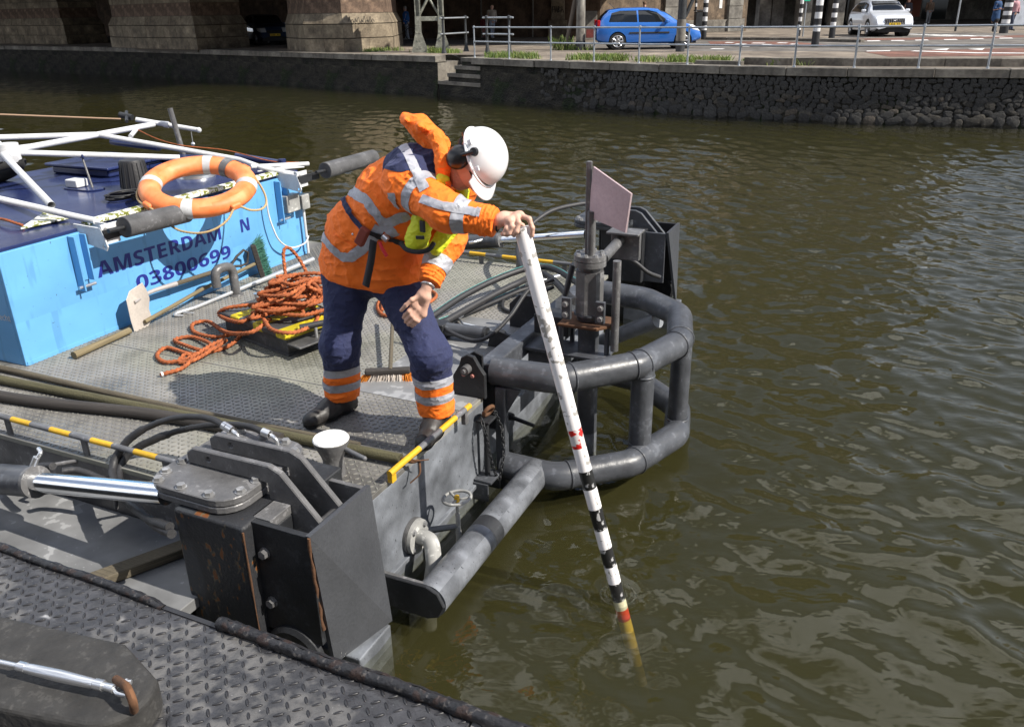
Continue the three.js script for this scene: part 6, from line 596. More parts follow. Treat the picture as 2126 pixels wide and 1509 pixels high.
// white tube frame
{ const fp = (x, y, k = 0.2) => { const n = UD.clone().multiplyScalar(k).add(YUP), p0 = BO.clone().addScaledVector(UD, -2.95); p0.y = 1.42; return toUV(cut(x, y, p0, n)); };
  const t = thing('tube_frame', 'white welded tube frame lying over the navy roof', 'frame', [-3.9, 2, 1.4]), W = M.whitePaint, R = 0.024; const tb = (a, b, r = R) => part(t, 'tube', rod(fp(...a), fp(...b), r, r, 14), W);
  tb([-160, 290], [205, 279]); tb([-120, 330], [60, 305], 0.026); tb([30, 311], [318, 258], 0.026); part(t, 'top_bar', rod(fp(282, 248), fp(413, 270), 0.024, 0.022, 14), W); part(t, 'bar_collar', rod(fp(340, 258), fp(350, 260), 0.029, 0.029, 14), W); part(t, 'bar_end', new THREE.SphereGeometry(0.027, 14, 10).translate(...L(fp(412, 270)).toArray()), W);
  part(t, 'long_tube', sweep(fillet([fp(200, 279), fp(496, 331), fp(545, 349), fp(608, 361)], 0.2), R, 14), W); tb([270, 283], [283, 267], 0.02); tb([20, 316], [372, 327]); tb([-60, 250], [30, 330], 0.03); part(t, 'node', rod([fp(15, 316)[0], fp(15, 316)[1], fp(15, 316)[2] - 0.06], [fp(15, 316)[0], fp(15, 316)[1], fp(15, 316)[2] + 0.07], 0.09, 0.09, 20), W); part(t, 'open_leg', sweep([fp(3, 318), fp(106, 426)], 0.027, 16, { caps: false }), W); part(t, 'side_tube', sweep(fillet([fp(-140, 382), fp(77, 431), fp(144, 447), fp(196, 458)], 0.2), R, 14), W);
  part(t, 'knee_plate', (() => { const a = [fp(42, 474, 0), fp(142, 452, 0), fp(92, 440, 0)].map((p) => L([p[0], p[1], 1.425])); const g = new THREE.BufferGeometry(), dn = new V3(0, -0.012, 0), p = [...a, ...a.map((q) => q.clone().add(dn))].flatMap((q) => [q.x, q.y, q.z]); g.setAttribute('position', new THREE.Float32BufferAttribute(p, 3)); g.setIndex([0, 1, 2, 3, 5, 4, 0, 3, 4, 0, 4, 1, 1, 4, 5, 1, 5, 2, 2, 5, 3, 2, 3, 0]); return flatN(g); })(), M.mossy); part(t, 'cross_tube', rod(fp(520, 346), fp(640, 340), 0.02, 0.02, 12), W); part(t, 'knee_plate', plate([[-3.2, 2.95], [-2.93, 3.28], [-3.1, 3.3]], 'uv', 1.44, 0.01, 0.002), W);
  for (const [v, s] of [[0.98, 1], [3.1, 1]]) { part(t, 'bracket', plate([[-3.1, 1.31], [-2.86, 1.27], [-2.82, 1.26], [-2.8, 1.29], [-2.82, 1.37], [-2.84, 1.42], [-3.1, 1.43]], 'uh', v - 0.05, 0.012, 0.002, [[-2.835, 1.29, 0.012]]), W); part(t, 'bracket', plate([[-3.1, 1.33], [-2.86, 1.3], [-2.84, 1.42], [-3.1, 1.43]], 'uh', v + 0.06, 0.012, 0.002), W); part(t, 'end_plate', bx(-2.845, -2.83, v - 0.06, v + 0.08, 1.3, 1.44, 0.002), W); for (const h of [1.34, 1.4]) part(t, 'bolt', hexBolt([-2.83, v - 0.03, h], UV_, 0.014), M.bolt); part(t, 'strap', bx(-2.83, -2.815, v - 0.06, v + 0.24, 1.335, 1.405, 0.003), M.steelBlack, t, { label: 'black flat bar carrying a fender' }); }
  // end clamp with the taut line, ball and mast stub
  part(t, 'clamp', [rod(fp(248, 238), fp(274, 244), 0.03, 0.03, 14), rod(fp(262, 232), fp(262, 252), 0.016, 0.016, 10)], M.steelBlack); part(t, 'ball_chain', rod(fp(396, 273), [fp(396, 273)[0], fp(396, 273)[1], fp(396, 273)[2] - 0.11], 0.004, 0.004, 6), M.zinc); part(t, 'ball', new THREE.SphereGeometry(0.02, 12, 8).translate(...L([fp(396, 273)[0], fp(396, 273)[1], fp(396, 273)[2] - 0.12]).toArray()), M.zinc); part(t, 'shackle', rod(fp(300, 250), fp(350, 254), 0.009, 0.009, 8), M.zinc);
  const ms = fp(372, 268); part(t, 'mast_stub', rod([ms[0], ms[1], ms[2] - 0.28], [ms[0] - 0.06, ms[1] - 0.02, ms[2] + 0.2], 0.026, 0.026, 14), M.steel);
  solo('tow_line', 'thin taut brown line running from the white frame over the water', 'rope', sweep([fp(250, 247), fp(-300, 226)], 0.008, 6), mat({ color: C(0.3, 0.2, 0.13), roughness: 0.9 }), fp(250, 247)); solo('thin_cord', 'thin orange cord stretched along the white frame', 'rope', sweep(smooth([fp(283, 268), fp(325, 288), fp(378, 302), fp(470, 312), fp(560, 334), fp(620, 337)], 24), 0.005, 6), M.rope, fp(325, 288)); solo('thin_cord', 'frayed orange cord on the corner of the navy roof', 'rope', ropeGeo([hp(-30, 450, 1.42), hp(8, 456, 1.44), hp(30, 463, 1.43), hp(46, 468, 1.42)], 0.009, 60), M.rope, hp(8, 456, 1.4)); }
// cylinder fenders on the frame
for (const [a, b, lab] of [[[256, 472], [386, 441], 'dark grey foam cylinder fender below the orange life ring'], [[674, 354], [775, 326], 'dark grey foam cylinder fender reaching out behind the worker\'s back']]) { const p = up(...a, -2.76), q = up(...b, -2.76), t = thing('cylinder_fender', lab, 'fender', p); part(t, 'foam', lathe((() => { const l = L(p).distanceTo(L(q)); return [[0.001, 0], [0.07, 0], [0.074, 0.004], [0.074, l - 0.004], [0.07, l], [0.001, l]]; })(), p, L(q).sub(L(p)), 30), mat({ color: C(0.13, 0.13, 0.135), roughness: 0.7, map: T.worn, bumpMap: T.fine, bumpScale: 0.0015 })); part(t, 'core_rod', rod([p[0], p[1] - 0.13, p[2] + 0.005], p, 0.016, 0.016, 10), M.steelBlack); }
// life ring
{ const c = up(412, 386, -2.88), t = thing('life_ring', 'faded orange life ring with silver bands and grab rope on the roof edge', 'life ring', [c[0], c[1], c[2] - 0.15]), R = 0.36, r = 0.083; const view = new V3(0.2, 0.955, 0.22).normalize(), q = new THREE.Quaternion().setFromUnitVectors(new V3(0, 0, 1), view), w = L(c); const tor = (r2, a0 = 0, al = 2 * PI, seg = 56) => { const g = new THREE.TorusGeometry(R, r2, 18, seg, al); g.rotateZ(a0); g.scale(1, 1, 0.85); g.applyQuaternion(q); return g.translate(w.x, w.y, w.z); };
  part(t, 'ring', tor(r), M.buoy); for (const a of [0.35, 1.9, 3.5, 5.05]) part(t, 'silver_band', tor(r + 0.0015, a - 0.1, 0.2, 8), M.tapeSilver); for (const a of [-0.4, 1.15, 2.7, 4.3]) { const p = new V3(cos(a) * (R + r), sin(a) * (R + r), 0).applyQuaternion(q).add(w); const g = new RoundedBoxGeometry(0.05, 0.09, 0.05, 2, 0.018); g.rotateZ(a); g.applyQuaternion(q); part(t, 'rope_lug', g.translate(p.x, p.y, p.z), M.buoy); }
  const pts = []; for (let k = 0; k < 4; k++) { const a0 = [-0.4, 1.15, 2.7, 4.3][k], a1 = k === 3 ? 2 * PI - 0.4 : [-0.4, 1.15, 2.7, 4.3][k + 1]; for (let i = 0; i < 7; i++) { const f = i / 7, a = mixn(a0, a1, f), s = 4 * f * (1 - f); const p = new V3(cos(a) * (R + r + 0.012), sin(a) * (R + r + 0.012), 0).applyQuaternion(q).add(w); p.y -= s * (p.x > w.x ? 0.13 : 0.03); if (p.x > w.x) p.x += s * 0.05; pts.push(p); } } part(t, 'grab_rope', sweep(smooth(pts, 700, true), 0.0085, 7, { closed: true, shape: (f, a, l) => 1 + 0.2 * cos(3 * a + l * 260) }), mat({ color: C(0.42, 0.31, 0.16), roughness: 0.9 })); part(t, 'holder_strap', tor(r + 0.005, 1.3, 0.22, 8), M.steel); }
solo('power_cable', 'white cable hanging in a loop from the grey boxes on the blue wall', 'cable', sweep(smooth([up(553, 415, -2.98), up(556, 440, -2.98), up(565, 470, -2.97), up(580, 500, -2.96), up(605, 514, -2.96), up(632, 505, -2.96), up(640, 490, -2.97)], 40), 0.008, 8), M.whitePaint, up(580, 500, -3));
{ const t = thing('tyre', 'old rubber tyre on the roof behind the white frame', 'tyre', [-5.3, 1.95, 1.42]); const p = hp(2, 372, 1.44); const g = new THREE.TorusGeometry(0.16, 0.06, 12, 28).rotateX(PI / 2).rotateZ(0.5).translate(p[0], 1.52, -p[1]); part(t, 'casing', g, M.tyre); for (let k = 0; k < 14; k++) { const a = k / 14 * 2 * PI; const c2 = new THREE.BoxGeometry(0.03, 0.02, 0.05).translate(0.16 + 0.06, 0, 0).rotateY(a).rotateZ(0.5).translate(p[0], 1.52, -p[1]); part(t, 'tread_block', c2, M.tyre); } }
// ---------- the worker with the sounding pole ----------
M.hiOrange = mat({ color: C(1.0, 0.19, 0.01), roughness: 0.75, sheen: 0.3, sheenColor: C(1, 0.4, 0.2), bumpMap: T.wrinkle, bumpScale: 0.008 }); M.hiYellow = mat({ color: C(0.62, 0.68, 0.02), roughness: 0.6 }); M.navyCloth = mat({ color: C(0.02, 0.027, 0.085), roughness: 0.85, sheen: 0.4, sheenColor: C(0.2, 0.22, 0.4), map: T.grime, bumpMap: T.wrinkle, bumpScale: 0.008 }); M.reflect = mat({ color: C(0.46, 0.47, 0.52), roughness: 0.5, metalness: 0.1, map: T.grime, bumpMap: T.wrinkle, bumpScale: 0.005 }); M.skin = mat({ color: C(0.6, 0.36, 0.27), roughness: 0.55, bumpMap: T.fine, bumpScale: 0.0012 }); M.blackCloth = mat({ color: C(0.018, 0.018, 0.022), roughness: 0.8 }); M.leather = mat({ color: C(0.022, 0.02, 0.019), roughness: 0.5, bumpMap: T.lumpy, bumpScale: 0.003 }); M.helmetWhite = mat({ color: C(0.8, 0.8, 0.81), roughness: 0.25, clearcoat: 0.4 }); M.plasticBlack = mat({ color: C(0.012, 0.012, 0.013), roughness: 0.3 }); M.greyKnit = mat({ color: C(0.4, 0.36, 0.36), roughness: 0.95 });
{ const J = { ankR: [-0.655, 0.56, 0.70], kneeR: [-0.56, 0.46, 1.07], hipR: [-0.58, 0.63, 1.45], ankL: [-0.045, 0.585, 0.70], kneeL: [-0.015, 0.5, 1.09], hipL: [-0.34, 0.68, 1.46], pel: [-0.46, 0.655, 1.5], mid: [-0.42, 0.63, 1.68], chest: [-0.2, 0.6, 1.88], up_: [-0.06, 0.575, 1.99], neck: [0.06, 0.55, 2.06], shR: [-0.035, 0.43, 2.0], elR: vp(925, 440, 0.31), wrR: vp(1030, 463, 0.345), shL: [0.05, 0.76, 1.95], elL: vp(928, 500, 0.66), wrL: vp(888, 592, 0.47), head: [0.255, 0.53, 2.09] }; for (const k in J) J[k] = L(J[k]);
  const caps = (list, k = 0.05) => (x, y, z) => { let d = 9; for (const [a, b, ra, rb] of list) { const c = cap(x, y, z, a, b, ra, rb); d = d > 8 ? c : smin(d, c, k); } return d; };
  const man = thing('person', 'worker in orange high visibility jacket and white helmet lowering a striped pole', 'person', [-0.33, 0.5, HD]);
  const folds = (amp, f1) => (x, y, z, d) => { if (abs(d) > 0.05) return d; const wx = x + 0.06 * noise3(x * 6, y * 6, z * 6 + 4), wy = y + 0.08 * noise3(x * 5 + 9, y * 5, z * 5); const c1 = 1 - 2 * abs(noise3(wx * f1 * 0.8, wy * f1 * 1.7, z * f1 * 0.8) - 0.5), c2 = 1 - 2 * abs(noise3(wx * f1 * 1.9 + wy * f1 * 1.6 + 7, wy * f1 * 2.6 - wx * f1, z * f1 * 1.9) - 0.5); return d + amp * (noise3(x * f1, y * f1 * 1.3, z * f1) - 0.5) * 1.4 - amp * 0.75 * c1 * c1 * c1 + amp * 0.3 - amp * 0.55 * Math.pow(c2, 5); };
  const box6 = (list, m) => { const lo = [9, 9, 9], hi = [-9, -9, -9]; for (const [a, b, r1, r2] of list) for (const [p, r] of [[a, r1], [b, r2]]) { [p.x, p.y, p.z].forEach((v, i) => { lo[i] = min(lo[i], v - r - m); hi[i] = max(hi[i], v + r + m); }); } return [lo, hi]; };
  // trousers
  const hemR = J.kneeR.clone().lerp(J.ankR, 0.92), hemL = J.kneeL.clone().lerp(J.ankL, 0.95);
  const tl = [[J.hipR, J.kneeR, 0.13, 0.097], [J.kneeR, hemR, 0.098, 0.1], [J.hipL, J.kneeL, 0.132, 0.099], [J.kneeL, hemL, 0.1, 0.101], [J.hipR, J.hipL, 0.122, 0.122], [J.pel, J.mid, 0.155, 0.14]], tf = folds(0.009, 8.5), ts0 = caps(tl, 0.06), cutHem = (x, y, z, d) => max(d, 0.715 + 0.0 - y, -9), ts = (x, y, z) => cutHem(x, y, z, tf(x, y, z, ts0(x, y, z)));
  const [tlo, thi] = box6(tl, 0.03), trou = nets(ts, tlo, thi, 0.0115); const legY = (p) => p.y - 0.0;
  const vR = (p) => 0.97 - 0.03 * cos((p.x + 0.6) * 30), hemTop = (p) => { const right = p.x < -0.33; const c = right ? J.ankR.x : J.ankL.x; return (right ? 0.925 : 0.955) + 0.16 * abs(p.x - c - 0.01) - p.y + (p.z + 0.45) * 0.1; };
  const trousers = part(man, 'trousers', clipGeo(trou, [(p) => -hemTop(p)]), M.navyCloth, man, { label: 'navy work trousers' }); part(man, 'trouser_leg_end', clipGeo(trou, [hemTop, (p) => -0.33 - p.x]), M.hiOrange, trousers); part(man, 'trouser_leg_end', clipGeo(trou, [hemTop, (p) => p.x + 0.33]), M.hiOrange, trousers);
  for (const s of [-1, 1]) for (const [a, b] of [[-0.004, 0.046], [0.094, 0.146]]) part(man, 'reflective_band', clipGeo(trou, [(p) => hemTop(p) - a, (p) => b - hemTop(p), (p) => s * (p.x + 0.33)], 0.0025), M.reflect, trousers);
  // jacket
  const cuffR = J.elR.clone().lerp(J.wrR, 0.99), cuffL = J.elL.clone().lerp(J.wrL, 0.95);
  const jl = [[J.pel, J.mid, 0.18, 0.19], [L([-0.56, 0.64, 1.5]), L([-0.5, 0.64, 1.66]), 0.168, 0.172], [L([-0.31, 0.65, 1.48]), L([-0.29, 0.61, 1.68]), 0.166, 0.158], [J.mid, J.chest, 0.2, 0.2], [J.chest, J.up_, 0.2, 0.165], [J.up_, J.neck, 0.155, 0.085], [J.shR, J.shL, 0.11, 0.1], [J.shR, J.elR, 0.108, 0.083], [J.elR, cuffR, 0.08, 0.058], [J.shL, J.elL, 0.098, 0.08], [J.elL, cuffL, 0.076, 0.058]];
  const jf = folds(0.013, 8), js0 = caps(jl, 0.055), hemPlane = (x, y, z) => 1.4 + (x + 0.45) * -0.12 - y; const dirR = cuffR.clone().sub(J.elR).normalize(), dirL = cuffL.clone().sub(J.elL).normalize();
  const js = (x, y, z) => { let d = jf(x, y, z, js0(x, y, z)); d = max(d, hemPlane(x, y, z)); const a = (x - cuffR.x) * dirR.x + (y - cuffR.y) * dirR.y + (z - cuffR.z) * dirR.z; if (a > -0.09 && hypot(x - cuffR.x, y - cuffR.y, z - cuffR.z) < 0.14) { d += 0.004 * sin(a * 330); d = max(d, a); } const b = (x - cuffL.x) * dirL.x + (y - cuffL.y) * dirL.y + (z - cuffL.z) * dirL.z; if (b > -0.07 && hypot(x - cuffL.x, y - cuffL.y, z - cuffL.z) < 0.13) { d += 0.003 * sin(b * 330); d = max(d, b); } return d; };
  const [jlo, jhi] = box6(jl, 0.03), jack = nets(js, jlo, jhi, 0.0105); const jacket = part(man, 'jacket', jack.clone(), M.hiOrange, man, { label: 'orange high visibility jacket with silver bands' });
  const segD = (p, a, b) => cap(p.x, p.y, p.z, a, b, 0, 0), tOf = (p, a, b) => { const d = b.clone().sub(a); return p.clone().sub(a).dot(d) / d.lengthSq(); };
  const isArmR = (p) => min(segD(p, J.shR, J.elR), segD(p, J.elR, cuffR)) , torsoOnly = (p) => min(segD(p, J.shR, J.elR) - 0.122, segD(p, J.elR, cuffR) - 0.1, segD(p, J.shL, J.elL) - 0.115, segD(p, J.elL, cuffL) - 0.1), band = (f, a, b, extra = [], m = M.reflect, lift = 0.003, name = 'reflective_band') => part(man, name, clipGeo(jack, [...extra, (p) => f(p) - a, (p) => b - f(p)], lift), m, jacket);
  const spine = (p) => { const q = tOf(p, J.pel, J.mid); return q; };
  const toLocal = (d) => new V3(d.dot(UD), d.y, -d.dot(VD)), eyeL = toLocal(EYE.clone().sub(BO)), hit = (x, y, sd = js) => { const d = toLocal(ray(x, y)); let t = 2.8; for (let i = 0; i < 160; i++) { const p = eyeL.clone().addScaledVector(d, t), v = sd(p.x, p.y, p.z); if (v < 0.001) return p; t += min(0.05, max(0.002, v * 0.7)); } return null; };
  const nrm = (p, sd = js) => { const h = 0.012; return new V3(sd(p.x + h, p.y, p.z) - sd(p.x - h, p.y, p.z), sd(p.x, p.y + h, p.z) - sd(p.x, p.y - h, p.z), sd(p.x, p.y, p.z + h) - sd(p.x, p.y, p.z - h)).normalize(); };
  const ribbon = (name, px, w, m, lift, parent = jacket, sd = js) => { const P = []; for (let i = 0; i < px.length - 1; i++) for (let k = 0; k < 8; k++) { const q = hit(mixn(px[i][0], px[i + 1][0], k / 8), mixn(px[i][1], px[i + 1][1], k / 8), sd); if (q) P.push(q); } const e = hit(...px[px.length - 1], sd); if (e) P.push(e); if (P.length < 3) return; const C_ = smooth(P, P.length, false), pos = [], nor = [], idx = [], NW = 7; C_.forEach((p, i) => { const t = C_[min(C_.length - 1, i + 2)].clone().sub(C_[max(0, i - 2)]).normalize(), n0 = nrm(p, sd), b = n0.clone().cross(t).normalize(); for (let k = 0; k < NW; k++) { const q = p.clone().addScaledVector(b, (k / (NW - 1) - 0.5) * w); for (let it = 0; it < 3; it++) { const v = sd(q.x, q.y, q.z); if (abs(v) < 0.06) q.addScaledVector(nrm(q, sd), -(v - lift)); } const n = nrm(q, sd); pos.push(q.x, q.y, q.z); nor.push(n.x, n.y, n.z); } }); for (let i = 0; i < C_.length - 1; i++) for (let k = 0; k < NW - 1; k++) { const a = i * NW + k, b = a + NW; idx.push(a, b, a + 1, b, b + 1, a + 1); } const g = new THREE.BufferGeometry(); g.setAttribute('position', new THREE.Float32BufferAttribute(pos, 3)); g.setAttribute('normal', new THREE.Float32BufferAttribute(nor, 3)); { const A = new V3().fromArray(pos, idx[0] * 3), B1 = new V3().fromArray(pos, idx[1] * 3), C1 = new V3().fromArray(pos, idx[2] * 3), N1 = new V3().fromArray(nor, idx[0] * 3); if (B1.sub(A).cross(C1.sub(A)).dot(N1) < 0) for (let i = 0; i < idx.length; i += 3) { const q = idx[i + 1]; idx[i + 1] = idx[i + 2]; idx[i + 2] = q; } } g.setIndex(idx); part(man, name, g, m, parent); };
  ribbon('reflective_band', [[800, 293], [777, 318], [752, 345], [730, 367], [720, 388], [735, 401], [757, 413], [777, 440], [796, 465], [822, 490]], 0.056, M.reflect, 0.003); ribbon('reflective_band', [[701, 401], [680, 430], [664, 462], [667, 487], [684, 511], [708, 532], [726, 535], [750, 518], [779, 487], [790, 470]], 0.056, M.reflect, 0.0042); ribbon('reflective_band', [[796, 466], [823, 455], [850, 446]], 0.054, M.reflect, 0.0054); ribbon('reflective_band', [[862, 352], [872, 372], [882, 395]], 0.05, M.reflect, 0.0062); ribbon('reflective_band', [[874, 412], [895, 420], [913, 425], [957, 435], [997, 441]], 0.042, M.reflect, 0.0054); ribbon('reflective_band', [[822, 292], [838, 305], [850, 325], [862, 352]], 0.046, M.reflect, 0.0042); ribbon('reflective_band', [[812, 400], [816, 418], [828, 433]], 0.046, M.reflect, 0.006);
  band((p) => tOf(p, J.shR, J.elR), 0.32, 0.5, [(p) => 0.125 - segD(p, J.shR, J.elR), (p) => p.x + 0.02], M.reflect, 0.003); band((p) => tOf(p, J.elR, cuffR), 0.22, 0.46, [(p) => 0.1 - segD(p, J.elR, cuffR)], M.reflect, 0.003); band((p) => tOf(p, J.elL, cuffL), 0.42, 0.7, [(p) => 0.1 - segD(p, J.elL, cuffL)]); band((p) => tOf(p, J.shL, J.elL), 0.55, 0.8, [(p) => 0.115 - segD(p, J.shL, J.elL)]);
  ribbon('pocket_flap', [[690, 486], [712, 500], [735, 512]], 0.012, M.hiOrange, 0.005); part(man, 'press_stud', new THREE.SphereGeometry(0.007, 10, 6).translate(...(hit(732, 486) ?? J.mid).toArray()), M.zinc, jacket);
  part(man, 'navy_yoke', clipGeo(jack, [(p) => 0.19 - hypot(p.x + 0.03, p.y - 2.08, (p.z + 0.585) * 0.75), (p) => segD(p, J.shR, J.elR) - 0.09, (p, n) => n.y + 0.1], 0.0028), M.navyCloth, jacket); 
  // hood and collar
  const hl = [[L(vp(866, 274, 0.57)), L(vp(910, 312, 0.57)), 0.026, 0.04], [L(vp(842, 249, 0.48)), L(vp(846, 246, 0.7)), 0.011, 0.011], [L(vp(872, 262, 0.46)), L(vp(876, 258, 0.7)), 0.02, 0.02], [L(vp(838, 243, 0.68)), L(vp(880, 262, 0.7)), 0.012, 0.03], [L(vp(838, 247, 0.57)), L(vp(872, 258, 0.57)), 0.011, 0.026], [L(vp(872, 258, 0.57)), L(vp(912, 295, 0.57)), 0.026, 0.038], [L(vp(905, 285, 0.62)), L(vp(920, 330, 0.64)), 0.034, 0.026], [L(vp(905, 285, 0.5)), L(vp(922, 330, 0.46)), 0.032, 0.024], [L(vp(922, 330, 0.46)), L(vp(918, 375, 0.44)), 0.026, 0.022], [L(vp(918, 375, 0.44)), L(vp(930, 405, 0.46)), 0.022, 0.018]], hf = folds(0.008, 14), hs0 = caps(hl, 0.06), [hlo, hhi] = box6(hl, 0.03); part(man, 'hood', nets((x, y, z) => hf(x, y, z, hs0(x, y, z)), hlo, hhi, 0.007), M.hiOrange, jacket, { label: 'folded orange hood' });
  // life jacket
  const vl = [[L(vp(918, 372, 0.43)), L(vp(893, 420, 0.4)), 0.03, 0.042], [L(vp(888, 430, 0.395)), L(vp(864, 500, 0.39)), 0.05, 0.055], [L(vp(960, 400, 0.64)), L(vp(935, 470, 0.6)), 0.035, 0.045], [L(vp(935, 470, 0.6)), L(vp(905, 512, 0.52)), 0.045, 0.04]], vf = folds(0.006, 22), vs0 = caps(vl, 0.025), [vlo, vhi] = box6(vl, 0.03), vg = nets((x, y, z) => vf(x, y, z, vs0(x, y, z)), vlo, vhi, 0.007), vest = part(man, 'life_jacket', vg, M.hiYellow, man, { label: 'yellow inflatable life jacket' });
  { const a = vp(838, 520, 0.36), b = vp(893, 520, 0.36); part(man, 'life_jacket_hem', sweep(smooth([vp(832, 505, 0.37), vp(845, 518, 0.345), vp(868, 523, 0.34), vp(890, 518, 0.36), vp(900, 505, 0.4)], 20), 0.012, 8), M.blackCloth, vest); const c = L(vp(877, 470, 0.335)); const g = new RoundedBoxGeometry(0.03, 0.055, 0.012, 2, 0.004); g.rotateY(-0.2); part(man, 'inflator_label', g.translate(c.x, c.y, c.z), M.plasticBlack, vest); const c2 = L(vp(872, 493, 0.328)); part(man, 'brand_tab', new RoundedBoxGeometry(0.05, 0.018, 0.008, 2, 0.003).rotateY(-0.15).rotateZ(0.12).translate(c2.x, c2.y, c2.z), M.plasticBlack, vest); }
  // belts
  { ribbon('belt', [[727, 356], [714, 371], [710, 391], [717, 423], [733, 450], [752, 472], [770, 482]], 0.034, M.navyCloth, 0.009, man); ribbon('waist_strap', [[765, 480], [782, 487], [800, 492], [838, 502]], 0.034, M.blackCloth, 0.011, man);
    part(man, 'buckle', rod(vp(795, 490, 0.345), vp(804, 498, 0.345), 0.02, 0.02, 4), M.zinc); part(man, 'hanging_strap', sweep(smooth([vp(775, 500, 0.36), vp(770, 540, 0.37), vp(764, 570, 0.38), vp(759, 594, 0.385)], 20), 0.021, 8, { flat: 0.2 }), M.blackCloth);
    { const a = L(vp(742, 500, 0.36)), b = L(vp(762, 482, 0.37)), d = b.clone().sub(a), g = new RoundedBoxGeometry(0.05, 0.1, 0.035, 2, 0.01); g.rotateZ(-0.55); part(man, 'pouch', g.translate((a.x + b.x) / 2, (a.y + b.y) / 2, (a.z + b.z) / 2), mat({ color: C(0.2, 0.04, 0.025), roughness: 0.8 }), man, { label: 'dark red webbing pouch' }); } part(man, 'red_tag', sweep(smooth([vp(788, 502, 0.335), vp(793, 515, 0.335), vp(803, 532, 0.335)], 8), 0.011, 6, { flat: 0.25 }), mat({ color: C(0.6, 0.02, 0.03), roughness: 0.7 })); }
  // boots
  const boot = (ank, toe, heel, knee, lab) => { const t0 = L(toe), h0 = L(heel), mid = h0.clone().lerp(t0, 0.55); const bl = [[h0.clone().setY(HD + 0.05), mid.clone().setY(HD + 0.055), 0.05, 0.052], [mid.clone().setY(HD + 0.055), t0.clone().setY(HD + 0.045), 0.056, 0.048], [h0.clone().lerp(t0, 0.14).setY(HD + 0.06), ank.clone().setY(HD + 0.16), 0.055, 0.062], [ank.clone().setY(HD + 0.14), mid.clone().setY(HD + 0.075), 0.058, 0.045]], s0 = caps(bl, 0.04), s = (x, y, z) => max(s0(x, y, z) + (abs(s0(x, y, z)) < 0.02 ? 0.004 * (noise3(x * 40, y * 40, z * 40) - 0.5) : 0), HD + 0.002 - y), [lo, hi] = box6(bl, 0.02), g = nets(s, lo, hi, 0.007); const b = part(man, 'boot', clipGeo(g, [(p) => p.y - HD - 0.024]), M.leather, man, { label: lab }); part(man, 'sole', clipGeo(g, [(p) => HD + 0.026 - p.y], 0.005), M.rubber, b); for (let k = 0; k < 4; k++) { const c = ank.clone().setY(HD + 0.15).lerp(mid.clone().setY(HD + 0.125), 0.35 + k * 0.2), side = t0.clone().sub(h0).normalize().cross(YUP).multiplyScalar(0.03); part(man, 'lace', rod(c.clone().add(side), c.clone().sub(side), 0.003, 0.003, 5), M.blackCloth, b); } };
  boot(J.ankR, [-0.715, 0.33, 0], [-0.652, 0.61, 0], J.kneeR, 'black leather work boot'); boot(J.ankL, [0.0, 0.36, 0], [-0.05, 0.64, 0], J.kneeL, 'scuffed black work boot');
  // head
  const hup = new V3(0.92, 0.39, 0.02).normalize(), hf0 = new V3(0.39, -0.91, 0.2), hfw = hf0.addScaledVector(hup, -hf0.dot(hup)).normalize(), hsd = hup.clone().cross(hfw).normalize();   // hsd: towards his left
  const HM = new THREE.Matrix4().makeBasis(hsd, hup, hfw).setPosition(J.head), HI = HM.clone().invert(), tmp = new V3(); const hp_ = (x, y, z) => new V3(x, y, z).applyMatrix4(HM);
  const Lc = (a, b, c) => new V3(a, b, c), headS = (x, y, z) => { tmp.set(x, y, z).applyMatrix4(HI); const X = tmp.x, Y = tmp.y, Z = tmp.z; let d = ell(X, Y, Z, Lc(0, 0.045, -0.012), [0.079, 0.1, 0.1]); d = smin(d, ell(X, Y, Z, Lc(0, -0.03, 0.025), [0.063, 0.085, 0.075]), 0.04); d = smin(d, cap(X, Y, Z, Lc(0, -0.085, 0.055), Lc(0, -0.095, 0.062), 0.03, 0.026), 0.04); d = smin(d, cap(abs(X), Y, Z, Lc(0.052, -0.055, -0.005), Lc(0.02, -0.09, 0.055), 0.022, 0.02), 0.03); d = smin(d, cap(X, Y, Z, Lc(0, 0.02, 0.093), Lc(0, -0.022, 0.113), 0.009, 0.014), 0.016); d = smin(d, cap(abs(X), Y, Z, Lc(0.008, -0.028, 0.103), Lc(0.012, -0.028, 0.1), 0.009, 0.009), 0.01); d = smin(d, cap(abs(X), Y, Z, Lc(0.015, 0.033, 0.083), Lc(0.045, 0.035, 0.07), 0.012, 0.011), 0.02); d = smin(d, cap(abs(X), Y, Z, Lc(0.0, -0.058, 0.091), Lc(0.02, -0.06, 0.083), 0.0075, 0.005), 0.006); d = max(d, -cap(abs(X), Y, Z, Lc(0, -0.0525, 0.102), Lc(0.024, -0.055, 0.088), 0.0022, 0.0018)); d = smin(d, cap(X, Y, Z, Lc(0, -0.05, -0.02), Lc(0, -0.2, -0.05), 0.058, 0.065), 0.03); d = smin(d, cap(abs(X), Y, Z, Lc(0.078, 0.015, -0.012), Lc(0.084, -0.02, -0.006), 0.014, 0.009), 0.01); return d; };
  const lo3 = J.head.clone().subScalar(0.27), hi3 = J.head.clone().addScalar(0.22), headG = nets(headS, lo3.toArray(), hi3.toArray(), 0.005);
